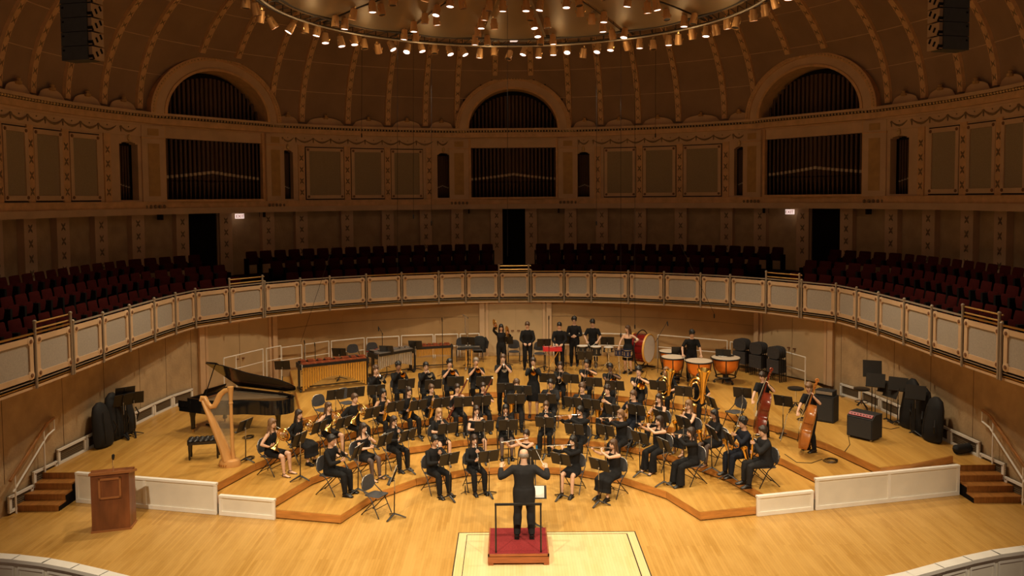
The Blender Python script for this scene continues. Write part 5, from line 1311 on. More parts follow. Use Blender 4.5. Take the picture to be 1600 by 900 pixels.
# (head px, head py, tier, instrument pose, female, turn, hair, skin, top, bottom, shoes, description, stand px, stand py, extras)
F, M_ = True, False
PL = [
 (681, 689, 0, 'oboe', M_, 8, ('short', 'black'), 'tan', 'long', 'trousers', 'flat', 'person in black shirt playing the oboe, on the floor left of the podium', 702, 718, {}),
 (742, 688, 0, 'clarinet', F, -22, ('long', 'hair'), 'light', 'long', 'trousers', 'flat', 'long-haired person playing a clarinet, nearest left of the conductor', 756, 706, {}),
 (822, 680, 0, 'flute', F, 10, ('ponytail', 'dark'), 'light', 'tank', 'trousers', 'flat', 'person in sleeveless top playing flute, behind the conductor', 829, 709, {}),
 (894, 690, 0, 'flute', F, -6, ('long', 'black'), 'light', 'long', 'dress', 'flat', 'person in short black dress playing flute, right of the conductor', 879, 714, {}),
 (956, 695, 0, 'flute', F, -2, ('longwavy', 'brown'), 'light', 'tank', 'longdress', 'flat', 'person in sleeveless dress playing flute, rightmost on the floor', 936, 725, {}),
 (521, 688, 1, 'clarinet', M_, 12, ('short', 'black'), 'tan', 'long', 'trousers', 'flat', 'person in black shirt playing clarinet, leftmost on the lowest riser', 556, 707, {}),
 (570, 669, 1, 'clarinet', F, 10, ('long', 'dark'), 'light', 'off', 'dress', 'heel', 'person in off-shoulder dress and tights playing clarinet on the lowest riser', 588, 686, {'tights': 1}),
 (617, 658, 1, 'clarinet', F, 2, ('longwavy', 'dark'), 'light', 'long', 'trousers', 'flat', 'person with glasses and long hair playing clarinet on the lowest riser', 632, 678, {'glasses': 1}),
 (687, 646, 1, 'clarinet', F, 0, ('longwavy', 'blonde'), 'light', 'short', 'dress', 'flat', 'blonde long-haired person playing clarinet on the lowest riser', 699, 669, {}),
 (745, 642, 1, 'clarinet', F, 0, ('long', 'dark'), 'light', 'off', 'dress', 'flat', 'person in off-shoulder dress playing clarinet behind the centre-left stand', 751, 660, {}),
 (790, 640, 1, 'clarinet', F, 0, ('long', 'black'), 'tan', 'long', 'dress', 'flat', 'person in long sleeves and tights playing clarinet, just left of centre', 792, 657, {'tights': 1}),
 (853, 635, 1, 'clarinet', F, 0, ('bun', 'brown'), 'light', 'long', 'trousers', 'flat', 'person with tied-up hair playing clarinet, just right of centre', 851, 659, {}),
 (905, 643, 1, 'flute', M_, 0, ('short', 'black'), 'tan', 'long', 'trousers', 'flat', 'short-haired person playing flute on the lowest riser', 901, 667, {'glasses': 1}),
 (968, 648, 1, 'flute', F, 4, ('ponytail', 'light'), 'light', 'long', 'trousers', 'flat', 'person with glasses and tied light hair playing flute', 946, 672, {'glasses': 1}),
 (1028, 658, 1, 'flute', F, 4, ('long', 'dark'), 'light', 'tank', 'wide', 'heel', 'person in sleeveless top and wide trousers playing flute on the lowest riser', 1000, 683, {}),
 (1077, 676, 1, 'flute', F, 4, ('long', 'dark'), 'light', 'long', 'wide', 'flat', 'person in long sleeves playing flute, rightmost on the lowest riser', 1038, 697, {}),
 (428, 662, 2, 'horn', F, 8, ('longwavy', 'light'), 'light', 'tank', 'dress', 'heel', 'bare-legged person in black dress playing horn, leftmost of the horns', 468, 688, {}),
 (469, 648, 2, 'horn', F, 6, ('long', 'dark'), 'light', 'long', 'longdress', 'flat', 'person in long black skirt playing horn, second of the horns', 499, 668, {}),
 (515, 636, 2, 'horn', F, 4, ('longwavy', 'brown'), 'light', 'tank', 'dress', 'heel', 'person in sleeveless black dress playing horn, third of the horns', 537, 659, {}),
 (556, 623, 2, 'horn', M_, 2, ('short', 'brown'), 'light', 'long', 'trousers', 'flat', 'short-haired person playing horn, rightmost of the horns', 582, 645, {}),
 (600, 615, 2, 'sax', F, 0, ('long', 'black'), 'tan', 'tank', 'trousers', 'flat', 'person in sleeveless top with saxophone, right of the horns', 616, 635, {}),
 (640, 612, 2, 'sax', F, 0, ('long', 'dark'), 'light', 'long', 'trousers', 'flat', 'dark-haired person with saxophone, second right of the horns', 652, 632, {}),
 (675, 608, 2, 'tenor_sax', F, 0, ('bun', 'brown'), 'light', 'long', 'trousers', 'flat', 'person with pinned-up hair and saxophone in the second riser row', 684, 625, {}),
 (715, 607, 2, 'bassoon', F, 0, ('ponytail', 'dark'), 'light', 'tank', 'trousers', 'flat', 'person in sleeveless top playing bassoon, left of the two bassoons', 720, 625, {}),
 (755, 605, 2, 'bassoon', F, 0, ('ponytail', 'dark'), 'light', 'short', 'trousers', 'flat', 'person in short sleeves playing bassoon, right of the two bassoons', 752, 624, {}),
 (807, 601, 2, 'tenor_sax', M_, 0, ('fluffy', 'brown'), 'light', 'jacket', 'trousers', 'flat', 'brown-haired person in jacket with saxophone at the centre', 806, 622, {}),
 (860, 600, 2, 'sax', M_, 0, ('short', 'black'), 'tan', 'jacket', 'trousers', 'flat', 'black-haired person in jacket with saxophone right of centre', 857, 618, {}),
 (909, 607, 2, 'sax', M_, 0, ('fluffy', 'brown'), 'light', 'jacket', 'trousers', 'flat', 'person with tousled hair and saxophone in the second riser row', 902, 623, {}),
 (948, 610, 2, 'tenor_sax', M_, 0, ('curly', 'dark'), 'light', 'short', 'trousers', 'flat', 'curly-haired person in short sleeves with gold saxophone', 936, 624, {}),
 (988, 618, 2, 'tenor_sax', M_, 0, ('short', 'brown'), 'light', 'long', 'trousers', 'flat', 'person in dark blue shirt with saxophone below the trombones', 974, 633, {'glasses': 1, 'cloth': 'navy_cloth'}),
 (1028, 623, 2, 'sax', F, 0, ('long', 'dark'), 'light', 'tank', 'trousers', 'flat', 'dark-haired person in sleeveless top with saxophone below the euphonium', 1007, 637, {}),
 (1074, 633, 2, 'sax', F, 4, ('long', 'light'), 'light', 'tank', 'longdress', 'heel', 'reddish-haired person with glasses and saxophone below the tuba', 1048, 646, {'glasses': 1}),
 (1114, 648, 2, 'sax', F, 4, ('longwavy', 'black'), 'brown', 'short', 'dress', 'heel', 'curly dark-haired person in short sleeves with saxophone', 1090, 658, {'tights': 1}),
 (1158, 661, 2, 'sax', M_, 6, ('curly', 'black'), 'tan', 'long', 'trousers', 'flat', 'person in dark blue shirt with saxophone, second from the right of the row', 1128, 674, {'cloth': 'navy_cloth'}),
 (1189, 674, 2, 'sax', M_, 6, ('short', 'dark'), 'light', 'jacket', 'trousers', 'flat', 'person in black suit with gold saxophone, rightmost of the row', 1157, 684, {}),
 (588, 579, 3, 'trumpet', M_, 4, ('curly', 'brown'), 'light', 'long', 'trousers', 'flat', 'person playing silver trumpet, leftmost of the trumpets', 588, 609, {'metal': 'silver'}),
 (623, 573, 3, 'trumpet', M_, 2, ('curly', 'black'), 'brown', 'long', 'trousers', 'flat', 'curly-haired person with dark tie playing gold trumpet', 635, 601, {}),
 (666, 573, 3, 'trumpet', M_, 2, ('short', 'black'), 'light', 'long', 'trousers', 'flat', 'person with glasses playing silver trumpet', 677, 601, {'metal': 'silver', 'glasses': 1}),
 (703, 569, 3, 'trumpet', M_, 2, ('fluffy', 'black'), 'light', 'short', 'trousers', 'flat', 'person in short sleeves playing gold trumpet', 712, 597, {}),
 (744, 566, 3, 'trumpet', M_, 0, ('short', 'grey'), 'light', 'short', 'trousers', 'flat', 'seated person playing gold trumpet beside the standing one', 757, 596, {}),
 (786, 561, 3, 'trumpet_up', M_, 0, ('short', 'brown'), 'light', 'short', 'trousers', 'flat', 'standing person in short sleeves playing silver trumpet', 788, 595, {'metal': 'silver'}),
 (833, 566, 3, 'trumpet_up', F, 0, ('ponytail', 'dark'), 'light', 'long', 'dress', 'flat', 'standing person in black skirt playing gold trumpet', 820, 589, {}),
 (875, 572, 3, 'trombone', F, 0, ('longwavy', 'dark'), 'light', 'long', 'trousers', 'flat', 'long-haired person playing trombone, leftmost of the trombones', 856, 588, {}),
 (916, 569, 3, 'trombone', M_, 0, ('short', 'black'), 'tan', 'short', 'trousers', 'flat', 'person in black shirt playing trombone, second of the trombones', 892, 591, {}),
 (953, 575, 3, 'trombone', M_, 0, ('short', 'black'), 'dark', 'short', 'trousers', 'flat', 'person playing trombone, third of the trombones', 928, 596, {}),
 (997, 581, 3, 'trombone', M_, 8, ('curly', 'black'), 'light', 'short', 'trousers', 'flat', 'person playing trombone below the bass drum', 967, 597, {}),
 (1040, 581, 3, 'euphonium', M_, 4, ('short', 'light'), 'light', 'short', 'trousers', 'flat', 'person in short sleeves playing euphonium', 1028, 602, {}),
 (1091, 591, 3, 'tuba', F, 10, ('long', 'black'), 'tan', 'short', 'trousers', 'flat', 'dark-haired person playing tuba', 1068, 613, {}),
]
def desc_noun(d): return d.replace('person', 'player', 1)
for (hx, hy, tr, key, fem, turn, hair, skin, top, bottom, shoes, desc, sx, sy, ex) in PL:
    z = TIER[tr]; up = key == 'trumpet_up'; sc = (.975 if fem else 1.005) * random.uniform(.985, 1.015)
    if hair[1] == 'hair': hair = (hair[0], 'dark')
    hz = (1.668 if up else 1.248) * sc
    p = G(hx, hy, z + hz); rz = face(p, 0, (16.6, 17.3, 17.4, 14.5)[tr], extra=(turn if key == 'x' else 0))
    fw = V((math.sin(rz), -math.cos(rz), 0))
    loc = V((p.x, p.y, z)) - fw * .10 * sc
    o = person((key, fem), POSE[(key, fem)], desc, loc, rz, skin, hair, top, bottom, shoes, sc, ex.get('cloth', 'black_suit' if top == 'jacket' else 'black_cloth'), ex.get('glasses'), ex.get('tights'))
    nm, cat = INAME[key]
    col = 'silver' if ex.get('metal') == 'silver' or key == 'flute' else 'black' if key in ('clarinet', 'oboe') else 'dark red' if key == 'bassoon' else 'gold'
    short = desc.split(' playing')[0].split(' with ')[0] if False else desc
    instrument(key, fem, nm, '%s %s held by the %s' % (col, cat, ' '.join(desc.replace(' playing', '').replace(' a ', ' ').split()[:11])), cat, loc, rz, sc, ex.get('metal'))
    if not up: chair(loc + V((0, 0, 0)), rz, 'black folding chair under the %s' % ' '.join(desc.split()[:10]))
    if sx:
        q = G(sx, sy, z + .95); q = V((q.x, q.y, z)); dd = (q - loc).dot(fw)
        if dd < .62: q = q + fw * (.62 - dd)
        stand((q.x, q.y, z), rz + random.uniform(-.12, .12), 'black music stand in front of the %s' % ' '.join(desc.split()[:9]), random.uniform(.97, 1.02))
# two sax players on the right share a sheet-covered stand; empty places
def g3(px, py, z): q = G(px, py, z); return V((q.x, q.y, z))
def empty_chair(px, py, z, target, label): # px,py = seat centre
    q = G(px, py, z + .45); c = chair((q.x, q.y, z), face(q, *target), label); return c
empty_chair(588, 772, 0, (1.6, 15.2), 'empty black folding chair on the floor at the left front')
empty_chair(505, 640, .6, (2, 16), 'empty black folding chair behind the horns, nearer the piano')
empty_chair(543, 629, .6, (2, 16), 'empty black folding chair behind the horns, nearer the trumpets')
empty_chair(1148, 643, .6, (-3, 17), 'empty black folding chair left of the double basses')
empty_chair(553, 556, .8, (0, 15), 'empty black folding chair behind the marimba')
empty_chair(583, 553, .8, (0, 15), 'empty black folding chair with a red cloth behind the vibraphone')
empty_chair(722, 545, .8, (0, 15), 'empty black folding chair behind the glockenspiel table')
empty_chair(745, 546, .8, (0, 15), 'empty black folding chair with a dark coat near the cymbals')
empty_chair(843, 552, .8, (0, 15), 'empty black folding chair behind the red table')
empty_chair(803, 549, .8, (0, 15), 'empty black folding chair right of the cymbal player')
def lone_stand(px, py, z, tx, ty, label, h=1.0):
    q = G(px, py, z + .95 * h); stand((q.x, q.y, z), face(q, tx, ty, 180), label, h)
for px, py, z, tx, ty, lab in ((615, 743, 0, -8.5, 17.6, 'music stand with slanted desk beside the empty front chair'), (524, 617, .6, -7, 26, 'music stand in front of the empty chair nearer the piano'), (556, 613, .6, -6, 26, 'music stand in front of the empty chair nearer the trumpets'),
        (1160, 614, .6, 8, 26, 'music stand left of the left double bass'), (1224, 627, .6, 9, 24, 'music stand between the two double basses'), (1111, 629, .6, 7, 22, 'music stand right of the tuba'),
        (441, 571, .6, -8, 30, 'music stand standing left of the marimba'), (530, 551, .8, -5, 34, 'music stand behind the marimba'), (604, 547, .8, -3.5, 34, 'music stand behind the vibraphone'), (649, 539, .8, -3, 34, 'music stand behind the xylophone'),
        (731, 533, .8, -1, 34, 'music stand in front of the wind chimes'), (791, 532, .8, 0, 34, 'music stand in front of the cymbal player'), (823, 527, .8, 0, 34, 'music stand in front of the person beside the double door'), (850, 536, .8, 1, 34, 'music stand above the red table'),
        (884, 531, .8, 2, 34, 'music stand in front of the two standing percussionists'), (949, 533, .8, 4, 34, 'music stand behind the snare drum'), (914, 556, .8, 3, 34, 'low music stand hiding the concert toms'), (1061, 549, .8, 6, 30, 'music stand among the timpani'), (1130, 553, .8, 7.5, 29, 'music stand with open book on the right timpano')):
    lone_stand(px, py, z, tx, ty, lab)
# percussionists and the others who stand
ST = [
 (783, 512, .8, 'cymbals', F, 0, ('long', 'black'), 'light', 'long', 'trousers', 'person in black raising a pair of cymbals', {}),
 (824, 508, .8, 'hands_low', M_, 0, ('short', 'brown'), 'light', 'long', 'trousers', 'person in black looking down in front of the double door', {}),
 (874, 509, .8, 'hands_low', M_, 0, ('short', 'black'), 'light', 'long', 'trousers', 'person in black sweatshirt standing behind the red table', {}),
 (897, 501, .8, 'hands_folded', M_, 0, ('fluffy', 'black'), 'light', 'long', 'trousers', 'tall person with glasses standing with hands joined', {'glasses': 1, 'scale': 1.01}),
 (926, 505, .8, 'drum_sticks', M_, 0, ('curly', 'black'), 'light', 'short', 'trousers', 'person with drumsticks behind the concert toms', {}),
 (980, 514, .8, 'bass_drum', F, -12, ('longwavy', 'brown'), 'light', 'strapless', 'dress', 'person in strapless black dress beside the bass drum', {}),
 (1081, 521, .8, 'timpani_mallets', M_, 20, ('fluffy', 'black'), 'light', 'short', 'trousers', 'person in black shirt playing the timpani', {}),
 (1190, 588, .6, 'double_bass', M_, -4, ('short', 'dark'), 'light', 'short', 'trousers', 'person playing the dark red double bass', {}),
 (1263, 605, .6, 'double_bass', M_, -4, ('short', 'light'), 'light', 'short', 'trousers', 'person playing the orange-brown double bass', {}),
]
BASSPOS = []
for hx, hy, z, key, fem, turn, hair, skin, top, bottom, desc, ex in ST:
    sc = ex.get('scale', .95 if fem else .975); p = G(hx, hy, z + 1.665 * sc); rz = face(p, extra=turn) if key != 'double_bass' else face(p, -1.0, 17.0)
    fw = V((math.sin(rz), -math.cos(rz), 0)); loc = V((p.x, p.y, z)) - fw * .08 * sc
    person((key, fem), POSE[(key, fem)], desc, loc, rz, skin, hair, top, bottom, 'flat', sc, glasses=ex.get('glasses'))
    if key in HOLD: instrument(key, fem, HOLD[key][0], '%s held by the %s' % (HOLD[key][1], ' '.join(desc.split()[:9])), 'mallet', loc, rz, sc)
    if key == 'double_bass': BASSPOS.append((loc, rz, sc))
    if key == 'cymbals':
        P_ = POSE[(key, fem)]
        for s, lab in ((-1, 'raised brass cymbal in the right hand'), (1, 'lower brass cymbal in the left hand')):
            w_ = P_.arm[s][2]; t = thing('cymbal', lab, 'cymbal', loc, rz); t.scale = (sc,) * 3; ax = V((s * .9, -.35, .2 * s)).normalized() * -1; c = w_ + V((-s * .03, -.06, .09))
            MB().lathe([(.004, .035), (.03, .03), (.045, .012), (.21, -.004), (.21, -.008), (.045, .006), (.004, .02)], 28, c, ax).build('plate', 'gold_brass', t, True)
            MB().ring(c - ax * .04, .04, .008, V((1, 0, 0)), 12, 5).build('strap', 'ebony', t)
# conductor
cz_ = .22
cl = V((0.06, 16.02, cz_))
person(('conducting', M_), POSE[('conducting', M_)], 'conductor in black suit seen from behind on the red podium', cl, R_(180), 'light', ('bald', 'grey'), 'jacket', 'trousers', 'flat', 1.0, 'black_suit').scale = (1.12, 1.06, 1.0)
instrument('conducting', M_, 'baton', 'thin white baton in the hand of the conductor', 'baton', cl, R_(180), 1.0)
# ================================================================== OTHER THINGS ON STAGE
mat('red_carpet', (.22, .012, .014), .95, var=.25, scale=40); mat('podium_wood', (.34, .10, .03), .4, var=.2, scale=3, stretch=(1, 6, 6)); mat('lectern_wood', (.20, .065, .020), .4, var=.35, scale=5, stretch=(1, 1, .25)); mat('lectern_trim', (.34, .13, .04), .4)
mat('piano_black', (.008, .008, .009), .08, spec=.6); mat('piano_gold', (.45, .24, .08), .35, .6); mat('soundboard', (.30, .11, .035), .4); mat('ivory', (.75, .72, .63), .4)
mat('harp_wood', (.60, .31, .10), .35, var=.15, scale=4, stretch=(1, 1, .2)); mat('string', (.5, .42, .3), .5); mat('leather_black', (.014, .013, .013), .35)
mat('rosewood', (.26, .055, .022), .35, var=.25, scale=30); mat('rosewood_light', (.34, .085, .03), .35); mat('resonator_gold', (.80, .50, .11), .3, .75); mat('alu', (.62, .62, .62), .3, .85)
mat('drum_red', (.20, .012, .010), .15, spec=.7); mat('hoop_gold', (.75, .40, .09), .35); mat('drum_head', (.72, .66, .60), .7); mat('timp_head', (.62, .50, .38), .7); mat('copper', (.85, .28, .05), .3, .55); mat('drum_blue', (.02, .025, .06), .2)
mat('cloth_red', (.55, .02, .02), .8); mat('bass_red', (.17, .026, .010), .22, var=.3, scale=3); mat('bass_orange', (.42, .14, .026), .22, var=.3, scale=3); mat('amp_black', (.015, .015, .016), .7, bump=.2, bscale=200); mat('amp_red', (.28, .008, .014), .4); mat('amp_grille', (.035, .034, .034), .9)
mat('case_black', (.010, .010, .011), .75, var=.3, scale=5); mat('bottle_blue', (.02, .16, .34), .35); mat('chrome', (.75, .74, .72), .15, 1.0)
def T3(name, label, cat, p, rz=0, group=None): return thing(name, label, cat, p, rz, group)
# ---- podium
t = T3('podium', 'red carpeted conductor podium with wooden sides and black rail', 'podium', (-.065, 15.9, 0))
MB().box((0, 0, .115), (1.17, 1.28, .13)).build('base', 'podium_wood', t)
for s in (-1, 1):
    for q in (-1, 1): MB().box((s * .53, q * .56, .025), (.10, .14, .05)).build('foot', 'podium_wood', t)
MB().box((0, 0, .20), (1.12, 1.23, .04)).build('carpet', 'red_carpet', t)
for s in (-1, 1): MB().box((s * .572, 0, .195), (.026, 1.28, .05)).build('edge_trim', 'podium_wood', t)
MB().box((0, -.627, .195), (1.17, .026, .05)).build('edge_trim', 'podium_wood', t)
rl_ = MB().tube([(-.43, -.56, .22), (-.43, -.56, 1.15)], .017, 8).tube([(.43, -.56, .22), (.43, -.56, 1.15)], .017, 8)
MB().bar((-.45, -.56, 1.16), (.45, -.56, 1.16), .045, .035).build('rail_top', 'black_metal', t)
for s in (-1, 1): MB().tube([(s * .43, -.56, .22), (s * .43, -.56, 1.15)], .017, 8).build('rail_post', 'black_metal', t)
stand((.30, 17.05, 0), R_(180), 'low music stand with white pages in front of the conductor', .80)
# ---- lectern
a, b = G(148, 833, 0), G(200, 827, 0); c = (a + b) / 2; an = math.atan2(b.y - a.y, b.x - a.x)
t = T3('lectern', 'dark wooden lectern with a framed panel and a microphone', 'lectern', (c.x, c.y, 0), an); W = .74; H_ = 1.28
poly = [V((-W / 2, 0, 0)), V((W / 2, 0, 0)), V((W / 2 + .05, .30, 0)), V((-W / 2 - .05, .30, 0))]
MB().prism([(-W / 2, 0), (W / 2, 0), (W / 2 + .06, .42), (-W / 2 - .06, .42)], .03, H_ - .06).build('body', 'lectern_wood', t)
MB().prism([(-W / 2 - .02, -.02), (W / 2 + .02, -.02), (W / 2 + .08, .42), (-W / 2 - .08, .42)], 0, .04).build('plinth', 'lectern_trim', t)
MB().extrude([(-W / 2 - .03, -.03, H_), (W / 2 + .03, -.03, H_), (W / 2 + .10, .46, H_ - .12), (-W / 2 - .10, .46, H_ - .12)], (0, 0, 0), (0, 0, -.05)).build('sloped_top', 'lectern_trim', t)
MB().box((0, -.008, .93), (.38, .012, .40)).build('panel', 'lectern_wood', t)
for z_ in (.73, 1.13): MB().box((0, -.016, z_), (.44, .03, .04)).build('panel_frame', 'lectern_trim', t)
for s in (-1, 1): MB().box((s * .20, -.016, .93), (.04, .03, .44)).build('panel_frame', 'lectern_trim', t)
mt = T3('lectern_microphone', 'small microphone on a chrome gooseneck standing on the lectern', 'microphone', (c.x + .02, c.y + .12, H_ - .06), an)
MB().tube([(0, 0, 0), (0, 0, .22), (.01, -.02, .30)], .012, 8).build('gooseneck', 'chrome', mt, True); MB().lathe([(.02, 0), (.03, .05), (.03, .11), (.015, .13)], 10, (.01, -.02, .29), (.1, -.3, 1)).build('capsule', 'black_metal', mt, True)
# ---- grand piano
u = V((.91, -.42, 0)).normalized(); kb = V((-8.74, 22.9, .6)); an = math.atan2(u.y, u.x)
t = T3('grand_piano', 'black grand piano with raised lid beside the left wall', 'piano', kb, an)
OUT = [(0, -.76), (.75, -.76), (1.0, -.70), (1.3, -.52), (1.6, -.34), (1.95, -.24), (2.25, -.18), (2.5, -.08), (2.66, .10), (2.72, .32), (2.62, .56), (2.42, .70), (2.1, .76), (0, .76)]
INN = [(x * .965 + .04, y * .94) for x, y in OUT]
rim_ = MB(); n = len(OUT)
vs = [(x, y, .60) for x, y in OUT] + [(x, y, .99) for x, y in OUT] + [(x, y, .99) for x, y in INN] + [(x, y, .86) for x, y in INN]
fs = [(i, (i + 1) % n, n + (i + 1) % n, n + i) for i in range(n)] + [(n + i, n + (i + 1) % n, 2 * n + (i + 1) % n, 2 * n + i) for i in range(n)] + [(2 * n + i, 2 * n + (i + 1) % n, 3 * n + (i + 1) % n, 3 * n + i) for i in range(n)] + [tuple(range(n))]
rim_.add(vs, fs).build('rim', 'piano_black', t, True)
MB().prism(INN, .84, .865).build('soundboard', 'soundboard', t)
pl_ = MB().prism([(x * .9 + .2, y * .82) for x, y in OUT], .885, .90)
pl_.build('iron_frame', 'piano_gold', t)
st_ = MB()
for k in range(24):
    y = .62 - k * .052; xe = 2.3 - max(0, (k - 4)) * .085; st_.tube([(.35, y, .925), (max(.6, xe), y + .12, .925)], .003, 3)
stuff(st_.build('strings', 'string', t))
MB().box((-.14, 0, .66), (.34, 1.52, .12)).build('key_bed', 'piano_black', t)
for s in (-1, 1): MB().box((-.16, s * .71, .80), (.36, .10, .20)).build('cheek', 'piano_black', t)
MB().box((-.18, 0, .73), (.15, 1.24, .025)).build('white_keys', 'ivory', t)
bk_ = MB()
for k in range(36):
    if k % 7 in (2, 6): continue
    bk_.box((-.15, -.60 + k * .034, .748), (.09, .014, .018))
stuff(bk_.build('black_keys', 'ebony', t)); MB().box((-.07, 0, .84), (.025, 1.3, .16), Matrix.Rotation(.2, 3, 'Y')).build('fallboard', 'piano_black', t)
MB().box((.25, 0, 1.08), (.02, .8, .20), Matrix.Rotation(.5, 3, 'Y')).build('music_desk', 'piano_black', t)
ang = R_(36)
def lid_pt(x, y, z=0): # hinge along y=.76
    d = .76 - y; return V((x, .76 - d * math.cos(ang) , 1.02 + d * math.sin(ang))) + V((0, math.sin(ang) * z, math.cos(ang) * z))
LID = [(.42, -.78), (.75, -.78), (1.0, -.72), (1.3, -.54), (1.6, -.36), (1.95, -.26), (2.25, -.20), (2.5, -.10), (2.70, .10), (2.76, .32), (2.64, .58), (2.44, .72), (2.1, .76), (.42, .76)]
n = len(LID); vs = [lid_pt(x, y, 0) for x, y in LID] + [lid_pt(x, y, .025) for x, y in LID]
MB().add(vs, [tuple(range(n)), tuple(range(2 * n - 1, n - 1, -1))] + [(i, (i + 1) % n, n + (i + 1) % n, n + i) for i in range(n)]).build('lid', 'piano_black', t)
fl_ = [(.42, -.78), (.42, .76), (.80, .76), (.80, -.78)]; vs = [lid_pt(x, y, .035) for x, y in fl_] + [lid_pt(x, y, .055) for x, y in fl_]
MB().add(vs, [(0, 1, 2, 3), (7, 6, 5, 4), (0, 1, 5, 4), (1, 2, 6, 5), (2, 3, 7, 6), (3, 0, 4, 7)]).build('folded_front_lid', 'piano_black', t)
MB().tube([(.55, -.70, .98), lid_pt(.62, -.62)], .014, 6).build('lid_prop', 'piano_black', t)
for x, y in ((.02, -.60), (.02, .60), (2.25, .28)):
    lg = MB().lathe([(.09, .60), (.085, .52), (.065, .42), (.055, .16), (.065, .12), (.05, .09)], 8, (x, y, 0)).build('leg', 'piano_black', t, True)
    MB().lathe([(.045, .09), (.045, .07), (.03, .06), (.035, .0)], 8, (x, y, 0)).build('caster', 'brass', lg, True)
ly = MB().box((.12, -.06, .36), (.03, .05, .50)).box((.12, .06, .36), (.03, .05, .50)).box((.10, 0, .10), (.14, .30, .05)); ly.build('pedal_lyre', 'piano_black', t)
for s in (-1, 0, 1): MB().box((.0, s * .07, .07), (.14, .02, .012)).build('pedal', 'brass', t)
# bench
q = (G(298, 722, .6) + G(330, 712, .6)) / 2
t = T3('piano_bench', 'black tufted leather piano bench beside the harp', 'bench', (q.x + .05, q.y + .1, .6), R_(12))
MB().box((0, 0, .42), (.74, .36, .08)).build('apron', 'piano_black', t)
pad = MB()
for i in range(6):
    for j in range(3): pad.ball((-.31 + i * .124, -.12 + j * .12, .475), (.075, .072, .04), 8, 6)
pad.build('tufted_cushion', 'leather_black', t, True)
for sx in (-1, 1):
    for sy in (-1, 1): MB().lathe([(.03, .40), (.032, .30), (.024, .15), (.028, .04), (.02, 0)], 8, (sx * .33, sy * .14, 0)).build('leg', 'piano_black', t, True)
# ---- harp
q = G(358, 727, .6)
t = T3('concert_harp', 'golden wooden concert harp in front of the grand piano', 'harp', (q.x, q.y, .6), R_(-6)); k = 1.04
MB().tube([(.12, 0, .14), (.10, 0, .40), (.085, 0, 1.3), (.085, 0, 1.62)], [.05, .042, .040, .042], 12).lathe([(.045, 1.50), (.055, 1.52), (.045, 1.55)], 12, (.085, 0, 0)).lathe([(.045, 1.62), (.05, 1.70), (.07, 1.86), (.075, 1.92), (.02, 1.93)], 12, (.085, 0, 0)).build('column', 'harp_wood', t, True)
MB().tube([(-.02, .0, .14), (-.12, .0, .45), (-.38, 0, 1.05), (-.60, 0, 1.52), (-.63, 0, 1.58)], [(.20, .12), (.17, .11), (.11, .08), (.06, .05), (.03, .03)], 12, flat=(0, 1, 0)).build('sound_box', 'harp_wood', t, True)
MB().tube([(-.67, 0, 1.56), (-.64, 0, 1.64), (-.57, 0, 1.64), (-.50, 0, 1.50), (-.42, 0, 1.42), (-.33, 0, 1.44), (-.26, 0, 1.56), (-.18, 0, 1.72), (-.06, 0, 1.82), (.09, 0, 1.86)], [(.045, .045), (.05, .055), (.05, .06), (.05, .06), (.05, .06), (.05, .065), (.05, .07), (.05, .07), (.05, .06), (.05, .05)], 10, flat=(0, 1, 0)).build('neck', 'harp_wood', t, True)
MB().tube([(.02, .0, 0), (.02, 0, .05), (.02, 0, .14), (.02, 0, .17)], [(.26, .20), (.27, .21), (.24, .19), (.18, .15)], 18, flat=(1, 0, 0)).build('base', 'harp_wood', t, True)
for i in range(7): MB().box((-.16 + i * .03, .20 * (1 if i % 2 else -1), .06), (.02, .10, .015)).build('pedal', 'brass', t)
def neck_z(x):
    pts_ = [(-.50, 1.47), (-.42, 1.38), (-.33, 1.39), (-.26, 1.50), (-.18, 1.66), (-.06, 1.77), (.09, 1.80)]
    for (xa, za), (xb, zb) in zip(pts_, pts_[1:]):
        if xa <= x <= xb: return za + (zb - za) * (x - xa) / (xb - xa)
    return 1.47
ss = MB()
for i in range(30):
    x = -.48 + i * .0175; xb = x; zb = max(.22, .45 + (-.12 - x) / .26 * .60 + .12) if x < -.06 else .22
    ss.tube([(x, 0, zb), (x + .0, 0, neck_z(x))], .0022, 3)
stuff(ss.build('strings', 'string', t))
